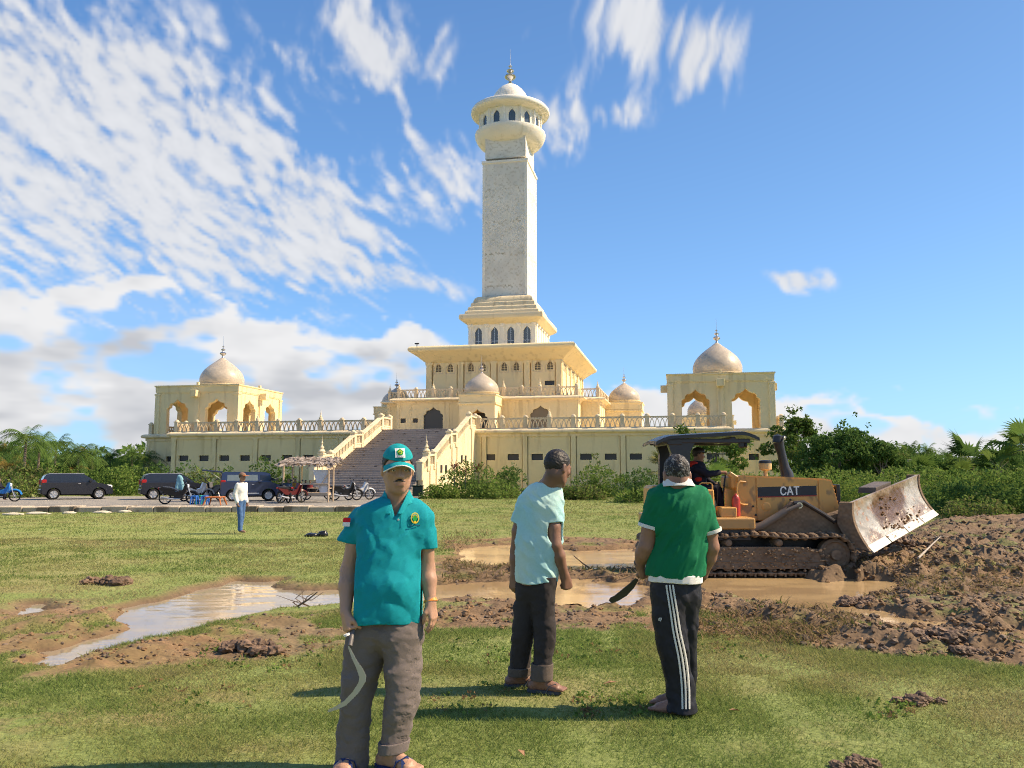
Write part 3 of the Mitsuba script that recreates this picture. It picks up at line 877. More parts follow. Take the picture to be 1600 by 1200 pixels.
def line_dist(pl, x, y):
    out = np.full(x.shape, 9.0)
    for a, b in zip(pl[:-1], pl[1:]):
        ab = b - a
        t = np.clip(((x - a[0]) * ab[0] + (y - a[1]) * ab[1]) / (ab @ ab), 0, 1)
        out = np.minimum(out, np.hypot(x - a[0] - t * ab[0], y - a[1] - t * ab[1]))
    return out


def lumps(x, y, s, seed=0):
    return meshkit.fbm(np.stack([x * s, y * s, 0 * x + seed], -1), 3, seed)


def terrain(x, y):
    """(height, mud 0..1, wetness 0..1) of the field at x, y."""
    shape = x.shape
    x, y = x.ravel().astype(float), y.ravel().astype(float)
    far = np.hypot(x, y)
    n1, n2 = lumps(x, y, 0.9, 3), lumps(x, y, 3.2, 4)
    wx, wy = x + (n1 - 0.5) * 0.7 + (n2 - 0.5) * 0.32, y + (n2 - 0.5) * 0.45 + (n1 - 0.5) * 0.6
    near = (y > 3) & (y < 34) & (np.abs(x) < 22)
    water = np.full(x.shape, 2.0)
    mud = np.full(x.shape, 2.0)
    heap = np.full(x.shape, 2.0)
    bank = np.full(x.shape, 2.0)
    if near.any():
        X, Y = wx[near], wy[near]
        water[near] = np.min([sdist(p, X, Y) for p in WATER], 0)
        mud[near] = np.min([sdist(p, X, Y) for p in MUD], 0)
        heap[near] = sdist(HEAP, X, Y)
        bank[near] = sdist(BANK, X, Y)
    z = 0.035 * (lumps(x, y, 0.35, 5) - 0.5) + 0.012 * (n2 - 0.5)
    lum = lumps(x, y, 5.5, 6)
    lum2 = np.abs(lumps(x, y, 2.4, 8) - 0.5) * 2
    patch = sstep(0.60, 0.70, lumps(x, y, 0.75, 12)) * 0.30 * (y < 30)
    m_mud = np.maximum(sstep(0.35, -0.12, mud) * (0.66 + 0.34 * sstep(-1.5, 1.0, x)), sstep(0.3, -0.1, heap))
    m_mud = np.maximum(m_mud, 0.8 * sstep(0.35, -0.05, bank))
    m_mud = np.clip(m_mud * (0.45 + 0.9 * sstep(0.40, 0.50, n2 * 0.6 + n1 * 0.4)), 0, 1)
    lum3 = np.abs(lumps(x, y, 9.0, 81) - 0.5) * 2
    rough = 0.45 + 0.55 * sstep(1.5, 3.5, x)
    z += m_mud * rough * (0.17 * (lum - 0.45) + 0.05 * (lum2 - 0.3) + 0.045 * (0.4 - lum3))
    hm = sstep(0.3, -0.6, heap)
    z += hm * (0.05 + 0.24 * (lumps(x, y, 1.1, 9) - 0.3) + 0.20 * (lumps(x, y, 3.0, 10) - 0.4) + 0.12 * (0.4 - lum3))
    z += sstep(0.15, -0.15, bank) * 0.06
    for pl, w, h in RIDGES:
        d = line_dist(pl, wx, wy)
        z += h * np.exp(-(d / w) ** 2) * (0.35 + 1.5 * lum)
        m_mud = np.maximum(m_mud, np.exp(-(d / (w * 1.3)) ** 2) * (0.6 + 0.4 * sstep(-1.5, 1.0, x)))
    bare = np.full(x.shape, 2.0)
    if near.any():
        bare[near] = np.min([sdist(p, wx[near], wy[near]) for p in BARE], 0)
    patch = np.maximum(patch, 0.75 * sstep(0.15, -0.15, bare) * (lumps(x, y, 4.0, 19) > 0.44))
    wet = sstep(0.35, 0.0, water)
    z = np.where(hm > 0.5, z, z * (1 - sstep(0.22, -0.02, water)) + sstep(0.22, -0.02, water) * (WZ - 0.012 - 0.11 * sstep(0.0, -0.25, water) + 0.035 * (lum - 0.5)))
    m_mud = np.maximum(m_mud, sstep(0.28, 0.05, water))
    kerb_y = 32.6
    z += sstep(19, 31, y) * -0.0
    z = np.where(far > 60, 0 * z, z)
    return z.reshape(shape), m_mud.reshape(shape), wet.reshape(shape), patch.reshape(shape)


def spaced(a, b, f):
    out = [a]
    while out[-1] < b:
        out.append(out[-1] + f(out[-1]))
    return np.array(out)


gy = np.concatenate([[-400, -100, -40, -15, -6, -2, 0.5], spaced(1.5, 60, lambda t: max(0.035, 0.0058 * t)), [64, 70, 80, 95, 120, 160, 220, 320, 500, 800, 1300, 2200]])
hx = spaced(0.0, 30, lambda t: 0.048 if t < 8.8 else 0.048 + 0.022 * (t - 8.8))
gx = np.concatenate([-hx[::-1], hx[1:]])
ex = np.array([36, 45, 60, 80, 110, 160, 240, 400, 700, 1300, 2200])
gx = np.concatenate([-ex[::-1], gx, ex])
GX, GY = np.meshgrid(gx, gy)
GZ, GM, GW, GP = terrain(GX, GY)


def ground_colour(x, y, mud, wet, patch):
    n1, n2, n3 = lumps(x, y, 1.6, 14), lumps(x, y, 7.0, 15), lumps(x, y, 0.25, 16)
    g = np.stack([0.135 + 0.05 * n1 + 0 * x, 0.17 + 0.05 * n1 + 0 * x, 0.048 + 0.02 * n1 + 0 * x], -1)
    dry = np.array([0.20, 0.165, 0.075])
    t = sstep(0.48, 0.66, n3 * 0.5 + n1 * 0.5)[..., None]
    g = g * (1 - 0.55 * t) + dry * 0.55 * t
    far = sstep(9, 24, y)[..., None]
    g = g * (1 - far) + far * (g * 0.5 + 0.5 * np.array([0.185, 0.215, 0.066])) * (0.86 + 0.28 * n2[..., None])
    soil = np.array([0.185, 0.118, 0.062]) * (0.6 + 0.7 * n2[..., None]) * (0.8 + 0.4 * n1[..., None])
    cool = np.array([0.15, 0.108, 0.072]) * (0.65 + 0.6 * n2[..., None])
    k = sstep(0.42, 0.58, lumps(x, y, 0.5, 17))[..., None]
    soil = soil * (1 - 0.6 * k) + cool * 0.6 * k
    mm = np.clip(mud + patch * 0.55 * (n2 > 0.45), 0, 1)[..., None]
    c = g * (1 - mm) + soil * mm
    w = wet[..., None]
    return c * (1 - 0.45 * w) + np.array([0.13, 0.088, 0.05]) * 0.45 * w


COL = ground_colour(GX, GY, GM, GW, GP)
ny, nx = GX.shape
idx = np.arange(ny * nx).reshape(ny, nx)
q = np.stack([idx[:-1, :-1], idx[:-1, 1:], idx[1:, 1:], idx[1:, :-1]], -1).reshape(-1, 4)


def grain_fn(p, n, uv):
    return 0.5 * nz(p.x * 40, p.y * 40, p.z * 40) + 0.5 * nz(p.x * 15, p.y * 15, p.z * 15)


scene['m_ground'] = {'type': 'bumpmap', 'arbitrary': P(grain_fn, 0.01), 'scale': 0.02, 'bsdf': {'type': 'principled', 'base_color': VC, 'roughness': 0.85, 'specular': 0.25}}
mikit_ground = mikit.ply((np.stack([GX, GY, GZ], -1).reshape(-1, 3), q), 'm_ground', smooth=True, color=COL.reshape(-1, 3))
scene['ground'] = mikit_ground
labels['ground'] = {'kind': 'structure'}
from scipy.interpolate import RegularGridInterpolator
_gz = RegularGridInterpolator((gy, gx), GZ)
_gm = RegularGridInterpolator((gy, gx), GM)
_gp = RegularGridInterpolator((gy, gx), GP)


def gz(x, y):
    q = _gz(np.stack([np.asarray(y, float), np.asarray(x, float)], -1))
    return q if np.ndim(x) else float(np.ravel(q)[0])


# water: still sheets a little below the lawn
def ripple_fn(p, n, uv):
    return fb(p.x * 2.2, p.y * 5.0, 0.0, 3)


def water_mat(name, a, b, rough, spec=0.5):
    def fn(p, n, uv):
        t = fb(p.x * 1.3, p.y * 1.8, 0.0, 4)
        return mixc(a, b, ss(0.35, 0.65, t))
    scene[name] = {'type': 'bumpmap', 'arbitrary': P(ripple_fn, 0.02), 'scale': 0.004, 'bsdf': {'type': 'principled', 'base_color': P(fn), 'roughness': rough, 'specular': spec}}
    return name


water_mat('m_puddle', (0.20, 0.17, 0.13), (0.25, 0.20, 0.135), 0.04, 0.34)
water_mat('m_channel', (0.33, 0.235, 0.12), (0.24, 0.165, 0.085), 0.10)


def sheet(poly, z, grow=0.3):
    m = extrude(poly.buffer(grow, join_style=1, quad_segs=3), 0.01)
    keep = np.all(m.vertices[m.faces][:, :, 2] > 0.005, 1)
    v = np.array(m.vertices) * [1, 1, 0] + [0, 0, z]
    return v, np.array(m.faces)[keep]


for poly, mt, nm in ((unary_union([PUD, PUD2]), 'm_puddle', 'puddle'), (unary_union([CHA, CHB]), 'm_channel', 'muddy_water'), (CHC, 'm_channel', 'muddy_water')):
    k = obj(nm, sheet(poly, WZ), mt)
    labels[k] = {'kind': 'structure'}

# road with its low concrete kerb on the left, paving round the stairs
road_z = 0.05


def road_fn(p, n, uv):
    b = fb(p.x * 0.7, p.y * 0.9, 0.0, 4)
    return mixc((0.135, 0.128, 0.115), (0.20, 0.188, 0.165), b)


mat('m_road', P(road_fn), 0.85, 0.3)


def kerb_fn(p, n, uv):
    b = fb(p.x * 1.1, p.y * 1.1, p.z * 6, 4)
    d = fb(p.x * 3.0, p.y * 3, p.z * 1.2, 3)
    c = mixc((0.30, 0.26, 0.20), (0.42, 0.36, 0.27), b)
    return mixc(c, (0.09, 0.07, 0.05), 0.8 * ss(0.5, 0.68, d))


mat('m_kerb', P(kerb_fn), 0.85, 0.3)
KY0, KY1 = gat(0, 801, 0)[1], gat(560, 797, 0)[1]
xr = gat(575, 797, 0)[0]
m = MB()
m.add([[-120, 33.2, road_z], [xr + 0.5, 33.2 + 1.0, road_z], [xr + 0.5, 53.5, road_z], [-120, 53.5, road_z]], [[0, 1, 2, 3]])
labels[obj('road', m.mesh(), 'm_road')] = {'kind': 'structure'}
kerb = thing('kerb', kind='structure')
n = 22
xs = np.concatenate([[-90, -60], np.linspace(-26.5, xr, n - 1)])
for i in range(len(xs) - 1):
    a, b = xs[i], xs[i + 1]
    g = 0.012
    t0 = 32.7 + (a + 26) * 0.035
    t1 = 32.7 + (b + 26) * 0.035
    v, f = cbox(a + g, b - g, 0, 0.95, -0.3, 0.225 + 0.02 * math.sin(i * 2.7), 0.03)
    tt = (v[:, 0] - a) / (b - a)
    v[:, 1] += np.clip(t0 + (t1 - t0) * tt, 32.3, 40)
    obj('kerb_stone', (v, f), 'm_kerb', kerb)
mat('m_palestone', (0.55, 0.50, 0.38), 0.8, 0.3)
for px, py, w, lab in ((20, 805, 0.8, 'leftmost flat pale stone at the foot of the kerb'), (60, 804, 0.9, 'long pale stone under the first black car'), (108, 803, 0.5, 'short pale stone in front of the first black car'),
                       (160, 802, 0.7, 'flat pale stone under the front wheel of the first black car'), (195, 801, 0.5, 'pale stone at the kerb midway between the two black cars'), (232, 799, 0.55, 'raised whitish stone in front of the second black car'),
                       (252, 800, 0.28, 'smallest pale stone just right of the raised whitish stone'), (300, 799, 0.9, 'long pale stone below the blue plastic stools'), (392, 798, 0.5, 'pale stone at the kerb right of the man in white')):
    p = gat(px, py, 0)
    ico = trimesh.creation.icosphere(subdivisions=2)
    v = ico.vertices * [w * 0.5, 0.16, 0.07] * (0.8 + 0.4 * meshkit.noise(ico.vertices * 2.3 + px)[:, None]) + [p[0], p[1], 0.03]
    k = obj('pale_stone', (v, ico.faces), 'm_palestone', smooth=True)
    tag(k, lab, 'stone', 'pale stones along the kerb')

# grass: short blades close by, coarser ones further off
rg = np.random.default_rng(11)
PAL = np.array([[0.18, 0.25, 0.070], [0.245, 0.28, 0.092], [0.305, 0.295, 0.115], [0.37, 0.315, 0.17]])


def grass(n, y0, y1, hgt, wid, seed, keepout=0.45, power=1.0, lean=0.6, col=None, dens=None):
    r = np.random.default_rng(seed)
    u = r.random(n)
    y = (y0 ** 2 + (y1 ** 2 - y0 ** 2) * u) ** 0.5
    x = (r.random(n) * 2 - 1) * (0.66 * y + 0.4)
    p = np.stack([y, x], -1)
    mud = np.clip(_gm(p) + _gp(p) * 0.5, 0, 1)
    tuft = lumps(x, y, 2.2, 31)
    pr = (1 - np.clip(mud * 1.45 - 0.10, 0, 1)) * np.clip(0.35 + 1.6 * (tuft - 0.3), 0.12, 1)
    if dens is not None:
        pr = pr * dens(x, y)
    keep = r.random(n) < pr
    x, y, tuft = x[keep], y[keep], tuft[keep]
    z = gz(x, y) - 0.004
    n = len(x)
    a = r.random(n) * 2 * np.pi
    h = hgt * (0.45 + 0.9 * r.random(n)) * (0.6 + 0.9 * np.clip(tuft, 0, 1)) * (y / y0) ** 0.25
    w = wid * (0.7 + 0.6 * r.random(n)) * (y / y0)
    ld = r.random(n) * 2 * np.pi
    ln = h * lean * (0.3 + r.random(n))
    d = np.stack([np.cos(a), np.sin(a), 0 * a], -1) * (w / 2)[:, None]
    b = np.stack([x, y, z], -1)
    tip = b + np.stack([np.cos(ld) * ln, np.sin(ld) * ln, h], -1)
    v = np.stack([b - d, b + d, tip], 1).reshape(-1, 3)
    f = np.arange(3 * n).reshape(-1, 3)
    t = np.clip(lumps(x, y, 0.55, 32) * 2.4 - 0.75 + 0.35 * (lumps(x, y, 2.6, 33) - 0.5) * 2 + 0.5 * (r.random(n) - 0.5), 0, 1) * 2.4
    t += (r.random(n) < 0.10) * 0.9
    t = np.clip(t, 0, 2.99)
    i = t.astype(int)
    c = PAL[i] * (1 - (t - i))[:, None] + PAL[i + 1] * (t - i)[:, None]
    c = c * (0.75 + 0.5 * r.random(n))[:, None]
    if col is not None:
        c = np.array(col) * (0.6 + 0.8 * r.random(n))[:, None]
    return v, f, np.repeat(c, 3, 0)


scene['m_grass'] = {'type': 'principledthin', 'base_color': VC, 'roughness': 0.6, 'diff_trans': 0.9, 'spec_trans': 0.0}
parts = [grass(520000, 3.6, 9.5, 0.026, 0.0040, 1, lean=1.3), grass(240000, 9.0, 20.0, 0.030, 0.009, 2, lean=1.2), grass(120000, 19.0, 33.0, 0.04, 0.014, 3, lean=1.2), grass(70000, 32.0, 54.0, 0.07, 0.03, 4, lean=1.2, dens=lambda x, y: 1.0 * ((x > xr + 1.0) | (y > 54)))]
off, V, Fc, C = 0, [], [], []
for v, f, c in parts:
    V.append(v)
    Fc.append(f + off)
    C.append(c)
    off += len(v)
obj('grass', (np.vstack(V), np.vstack(Fc)), 'm_grass', color=np.vstack(C))
tag('grass', 'short trampled green and straw coloured grass covering the field', 'grass', kind='stuff')


def near_water(x, y):
    d = np.min([sdist(p, x, y, 1.5) for p in WATER], 0)
    return sstep(0.9, 0.1, d) * (lumps(x, y, 1.1, 44) > 0.47) * (d > 0.02)


def reeds(n, seed):
    r = np.random.default_rng(seed)
    out = MB()
    cs = []
    for px0, px1, py0, py1, k in ((690, 830, 876, 908, 0.26), (850, 1010, 866, 912, 0.22), (900, 1010, 905, 920, 0.10), (1080, 1340, 955, 1000, 0.30), (1330, 1600, 888, 938, 0.40), (690, 770, 830, 860, 0.08), (1180, 1300, 985, 1010, .08)):
        for _ in range(int(n * k)):
            p = gat(r.uniform(px0, px1), r.uniform(py0, py1), 0)
            z = float(gz(p[0], p[1]))
            if z < WZ + 0.01:
                continue
            a = r.uniform(0, 6.28)
            h = r.uniform(0.03, 0.09)
            l = r.uniform(0.05, 0.22)
            w = 0.004 + 0.0003 * p[1]
            d = np.array([-math.sin(a), math.cos(a), 0]) * w
            b = np.array([p[0], p[1], z - 0.01])
            m1 = b + np.array([math.cos(a) * l * 0.5, math.sin(a) * l * 0.5, h * 0.8])
            e = b + np.array([math.cos(a) * l, math.sin(a) * l, h])
            out.add([b - d, b + d, m1 + d * 0.7, m1 - d * 0.7, e], [[0, 1, 2], [0, 2, 3], [3, 2, 4]])
            cs.append(np.repeat((np.array([0.30, 0.22, 0.12]) if r.random() < 0.7 else np.array([0.15, 0.15, 0.05]))[None] * r.uniform(0.5, 1.2), 5, 0))
    return out.mesh(), np.vstack(cs)


mm, cc = reeds(5200, 5)
obj('dry_stalks', mm, 'm_grass', color=cc)
tag('dry_stalks', 'flattened dry grass stalks along the edges of the muddy water', 'dry grass', kind='stuff')

# clods of churned mud
scene['m_mud'] = {'type': 'bumpmap', 'arbitrary': P(grain_fn, 0.006), 'scale': 0.015, 'bsdf': {'type': 'principled', 'base_color': VC, 'roughness': 0.7, 'specular': 0.4}}
ICO1, ICO2, ICO3 = (trimesh.creation.icosphere(subdivisions=k) for k in (1, 2, 3))


_CL = {}


def clod(ico, c, s, seed, flat=0.7):
    kk = (len(ico.vertices), seed % 37)
    if kk not in _CL:
        v = np.array(ico.vertices)
        _CL[kk] = v * (0.35 + 1.3 * meshkit.fbm(v * 2.3 + (seed % 37) * 3.1, 3, seed % 7))[:, None]
    v = _CL[kk] * s
    v = v * [1, 1, flat]
    a = seed * 1.3
    ca, sa, t = math.cos(a), math.sin(a), 0.3 * math.sin(a * 3)
    R = np.array([[ca, -sa, 0], [sa, ca, 0], [0, 0, 1.0]]) @ np.array([[1, 0, 0], [0, math.cos(t), -math.sin(t)], [0, math.sin(t), math.cos(t)]])
    return v @ R.T + c


def scatter_clods(areas, seed):
    r = np.random.default_rng(seed)
    out, cs = MB(), []
    for px0, px1, py0, py1, k, s0, s1 in areas:
        for _ in range(k):
            t = r.random()
            px, py = px0 + (px1 - px0) * t, r.uniform(py0, py1)
            if isinstance(py0, tuple):
                pass
            p = gat(px, py, 0)
            mud = float(np.ravel(_gm((p[1], p[0])))[0])
            z = float(gz(p[0], p[1]))
            if mud < 0.35 or z < WZ - 0.035:
                continue
            s = s0 * (s1 / s0) ** (r.random() ** 1.6)
            v = clod(ICO1, [p[0], p[1], z + s * 0.15], s, int(r.integers(1, 9999)))
            out.add(v, ICO1.faces)
            base = np.array([0.195, 0.116, 0.054]) if r.random() < 0.6 else np.array([0.14, 0.10, 0.068])
            cs.append(np.repeat(base[None] * r.uniform(0.5, 1.25), len(v), 0))
    return out.mesh(), np.vstack(cs)


mm, cc = scatter_clods([(1080, 1600, 935, 1030, 2400, 0.008, 0.04), (1330, 1600, 900, 985, 700, 0.012, 0.05), (1340, 1600, 812, 905, 2300, 0.014, 0.055), (640, 830, 925, 975, 420, 0.008, 0.04), (760, 1010, 925, 985, 420, 0.008, 0.035),
                        (120, 560, 955, 1040, 800, 0.006, 0.026), (0, 200, 940, 1040, 300, 0.008, 0.028), (690, 1010, 840, 910, 500, 0.015, 0.05), (1060, 1420, 895, 945, 500, 0.015, 0.06)], 8)
obj('mud_clods', mm, 'm_mud', smooth=False, color=cc)
tag('mud_clods', 'loose brown clods of churned mud beside the water and round the bulldozer', 'mud', kind='stuff')
r_ = np.random.default_rng(3)
for i, (px, py, s, lab) in enumerate((
        (392, 1018, 0.17, 'broad dark clump of torn turf left of the man in the turquoise shirt'), (1437, 1098, 0.10, 'dark lump of mud on the bright lawn at the lower right'),
        (1470, 1008, 0.20, 'largest rounded mud lump on the near bank right of the stream'), (1500, 1022, 0.12, 'reddish brown mud lump beside the largest lump on the near bank'), (172, 912, 0.22, 'dark earth mound in the grass above the left puddle'),
        (283, 973, 0.06, 'round brown clod standing at the edge of the left puddle'), (900, 940, 0.10, 'mud mound in the brown water behind the man in the pale shirt'), (850, 948, 0.09, 'low mud hummock in the brown water beside the pale shirt'),
        (1120, 905, 0.12, 'small mud lump in the shallow water in front of the track'), (1345, 937, 0.2, 'dark mud lump where the stream bends below the blade'), (1385, 870, 0.33, 'big soil lump in the shade just below the blade'), (1340, 1198, 0.08, 'mud lump at the bottom edge of the lawn'))):
    p = gat(px, py, 0)
    z = float(gz(p[0], p[1]))
    m, cs = MB(), []
    for j in range(34):
        o = np.clip(r_.normal(0, 0.55, 2), -1.0, 1.0) * s * 1.15
        sj = s * r_.uniform(0.14, 0.42) * (1.0 if j > 5 else 1.25)
        m.add(clod(ICO2, [p[0] + o[0] * 1.3, p[1] + o[1] * 0.6, z + sj * 0.2 + s * 0.28 * math.exp(-(o[0] ** 2 + o[1] ** 2) / (s * s * 0.8))], sj, i * 11 + j + 1, 0.65), ICO2.faces)
        cs.append(np.repeat((np.array([0.15, 0.096, 0.06]) * r_.uniform(0.55, 1.25))[None], len(ICO2.vertices), 0))
    k = obj('mud_clump', m.mesh(), 'm_mud', smooth=False, color=np.vstack(cs))
    tag(k, lab, 'mud clump', 'single mud clumps')
# ------------------------------------------------------------------ bulldozer (drives towards +x; its near track stands at Y = 13.2)
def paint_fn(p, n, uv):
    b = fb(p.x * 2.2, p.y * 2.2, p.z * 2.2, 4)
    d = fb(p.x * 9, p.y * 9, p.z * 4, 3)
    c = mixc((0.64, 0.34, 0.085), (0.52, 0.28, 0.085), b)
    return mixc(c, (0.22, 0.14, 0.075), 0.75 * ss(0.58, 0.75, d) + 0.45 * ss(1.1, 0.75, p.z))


mat('m_paint', P(paint_fn), 0.42, 0.5)


def muddy_fn(p, n, uv):
    b = fb(p.x * 4, p.y * 4, p.z * 4, 4)
    g = nz(p.x * 30, p.y * 30, p.z * 30)
    return mixc((0.10, 0.068, 0.045), (0.235, 0.165, 0.105), b) * (0.75 + 0.5 * g)


mat('m_muddy', P(muddy_fn), 0.8, 0.3, bump=P(lambda p, n, uv: fb(p.x * 12, p.y * 12, p.z * 12, 4), 0.004), bscale=0.03)
mat('m_grease', (0.018, 0.018, 0.022), 0.4, 0.5)
mat('m_canopy', (0.022, 0.024, 0.032), 0.35, 0.5)
mat('m_stripe', (0.012, 0.014, 0.026), 0.4, 0.5)
mat('m_letter', (0.75, 0.74, 0.70), 0.5, 0.4)
mat('m_redline', (0.33, 0.03, 0.02), 0.5, 0.4)
mat('m_red', (0.42, 0.045, 0.03), 0.4, 0.5)
mat('m_creampaint', (0.50, 0.36, 0.17), 0.5, 0.4)
mat('m_greyiron', P(lambda p, n, uv: mixc((0.085, 0.075, 0.07), (0.17, 0.135, 0.105), fb(p.x * 7, p.y * 7, p.z * 7, 3))), 0.6, 0.4)
BN, BF = np.array([5.385, 13.3]), np.array([7.46, 15.3])
BDIR = (BF - BN) / np.linalg.norm(BF - BN)
BLEN = float(np.linalg.norm(BF - BN))
BNORM = np.array([BDIR[1], -BDIR[0]])                      # the side that the blade pushes with


def blade_fn(p, n, uv):
    s = ((p.x - BN[0]) * BDIR[0] + (p.y - BN[1]) * BDIR[1]) / BLEN
    h = (p.z - 0.36 - 0.49 * s) / 0.72
    w = fb(p.x * 3.5, p.y * 3.5, p.z * 3.5, 4)
    st = fb(p.x * 6 + h * 3, p.y * 6, p.z * 1.6, 4)
    fl = fb(p.x * 13, p.y * 13, p.z * 11, 4)
    c = mixc((0.37, 0.355, 0.315), (0.26, 0.24, 0.20), ss(0.35, 0.7, w))
    c = mixc(c, (0.30, 0.155, 0.075), 0.9 * ss(0.56, 0.66, fl) * ss(0.50, 0.62, st + 0.08))
    edge = (st - 0.5) * 0.22
    soil = ss(0.22, 0.30, s + edge) * ss(0.70, 0.62, s + edge - 0.10 * h) * ss(0.10, 0.26, h + (w - 0.5) * 0.4)
    c = mixc(c, mixc((0.125, 0.058, 0.018), (0.07, 0.036, 0.014), fl), soil)
    low = ss(0.34, 0.16, h + (st - 0.5) * 0.5) * ss(0.46, 0.60, w + 0.02)
    c = mixc(c, (0.17, 0.11, 0.08), 0.85 * low * ss(0.05, 0.10, h))
    top = ss(0.80, 0.98, h + (st - 0.5) * 0.3)
    return mixc(c, (0.34, 0.26, 0.18), 0.6 * top)


mat('m_blade', P(blade_fn), 0.38, 0.5, bump=P(lambda p, n, uv: fb(p.x * 9, p.y * 9, p.z * 9, 4), 0.005), bscale=0.025)
dz = thing('bulldozer', 'ochre bulldozer with black canopy, muddy tracks and a raised pale blade', 'bulldozer')


def wb(name, m, bsdf, parent=dz, **k):
    return obj(name, m.mesh() if isinstance(m, MB) else m, bsdf, parent, **k)


def track(y0, y1):
    """One track: the loop of shoes, the frame, idler, sprocket and rollers between y0 (near) and y1."""
    yc = (y0 + y1) / 2
    out = y0 - 0.005
    x0, x1, r0, r1 = 2.62, 5.12, 0.30, 0.275
    zc0, zc1 = 0.30, 0.285
    # closed path of the shoes
    pts = []
    for a in np.linspace(-math.pi / 2, math.pi / 2, 14):
        pts.append((x1 + r1 * math.cos(a), zc1 + r1 * math.sin(a)))
    top = np.linspace(x1, x0, 20)[1:-1]
    for x in top:
        t = (x1 - x) / (x1 - x0)
        pts.append((x, (zc1 + r1) * (1 - t) + (zc0 + r0) * t - 0.035 * math.sin(math.pi * 2 * t) ** 2))
    for a in np.linspace(math.pi / 2, 3 * math.pi / 2, 14):
        pts.append((x0 + r0 * math.cos(a), zc0 + r0 * math.sin(a)))
    for x in np.linspace(x0, x1, 20)[1:-1]:
        pts.append((x, 0.01))
    pts = np.array(pts + [pts[0]])
    s = np.concatenate([[0], np.cumsum(np.linalg.norm(np.diff(pts, axis=0), axis=1))])
    n = int(s[-1] / 0.158)
    tr_ = wb('track', MB().box(3.0, 4.95, y0 + 0.05, y1 - 0.05, 0.10, 0.36, 0.03), 'm_muddy')
    shoe = MB().box(-0.076, 0.076, -(y1 - y0) / 2, (y1 - y0) / 2, 0.0, 0.022, 0.004).box(0.035, 0.062, -(y1 - y0) / 2, (y1 - y0) / 2, 0.018, 0.068, 0.005)
    # caked mud on the plate: a lobed lump on the outer end
    lump = trimesh.creation.icosphere(subdivisions=1)
    lv = lump.vertices * [0.075, 0.11, 0.062] * (0.75 + 0.5 * meshkit.noise(lump.vertices * 2.1)[:, None])
    shoe.add(lv + [-0.01, -(y1 - y0) / 2 + 0.10, 0.022], lump.faces)
    shoe.add(lv * [1, 1.3, 0.8] + [-0.01, 0.08, 0.02], lump.faces)
    S = mikit.ply(shoe.mesh(), 'm_muddy', smooth=30)
    for i in range(n):
        d = s[-1] * (i + 0.5) / n
        p = [np.interp(d, s, pts[:, k]) for k in (0, 1)]
        q = [np.interp((d + 0.03) % s[-1], s, pts[:, k]) for k in (0, 1)]
        ang = math.atan2(q[1] - p[1], q[0] - p[0])
        obj('track_shoe', S, None, tr_, to_world=T().translate([p[0], yc, p[1]]).rotate([0, 1, 0], R2D(-ang)).rotate([1, 0, 0], 180))
    M = lambda x, z: RT(rx=math.pi / 2, t=(x, 0, z))
    wb('idler', MB().lathe([(0, -y1 + 0.06), (0.10, -y1 + 0.06), (0.11, -y1 + .1), (0.235, -y1 + 0.12), (0.245, -y0 - 0.10), (0.20, -y0 - 0.07), (0.18, -y0 - 0.10), (0.09, -y0 - 0.09), (0.08, -y0 - 0.03), (0, -y0 - 0.03)], 28, M(x1, zc1)), 'm_muddy', tr_, smooth=30)
    wb('sprocket', MB().lathe([(0, -y1 + 0.06), (0.12, -y1 + .06), (0.25, -y1 + 0.12), (0.25, -y0 - 0.12), (0.16, -y0 - 0.10), (0.14, -y0 - 0.02), (0, -y0 - 0.02)], 22, M(x0, zc0)), 'm_muddy', tr_, smooth=30)
    for x in (3.05, 3.40, 3.75, 4.10, 4.45, 4.75):
        wb('roller', MB().lathe([(0, -y1 + .05), (0.095, -y1 + .05), (0.095, -y0 - .04), (0, -y0 - .04)], 16, M(x, 0.125)), 'm_muddy', tr_, smooth=30)
    for x in (3.42, 4.22):
        wb('carrier_roller', MB().lathe([(0, -y1 + .08), (0.06, -y1 + .08), (0.06, -y0 - .03), (0.045, -y0 + 0.0), (0, -y0)], 14, M(x, 0.47)).box(x - .05, x + .05, yc - .06, yc + .06, 0.3, 0.47), 'm_muddy', tr_, smooth=30)
    # guard plates caked with mud on the outside
    g = Polygon([(2.85, 0.07), (4.86, 0.07), (4.90, 0.16), (4.80, 0.36), (4.55, 0.41), (3.15, 0.41), (2.90, 0.33)])
    wb('guard', wall_uz(g, y0 + 0.012, y0 + 0.06), 'm_muddy', tr_)
    wb('guard_strip', MB().box(2.9, 4.85, y0 + 0.0, y0 + 0.05, 0.17, 0.19, 0.006), 'm_muddy', tr_)
    rr, cm_ = np.random.default_rng(int(y0 * 10)), MB()
    for _ in range(260):
        x, z = rr.uniform(2.75, 5.0), rr.uniform(0.03, 0.40)
        cm_.add(clod(ICO1, [x, y0 + 0.012, z], rr.uniform(0.008, 0.030), int(rr.integers(1, 999))), ICO1.faces)
    wb('caked_mud', cm_, 'm_muddy', tr_, kind='stuff')
    return tr_


track(13.2, 13.62)
track(14.85, 15.27)
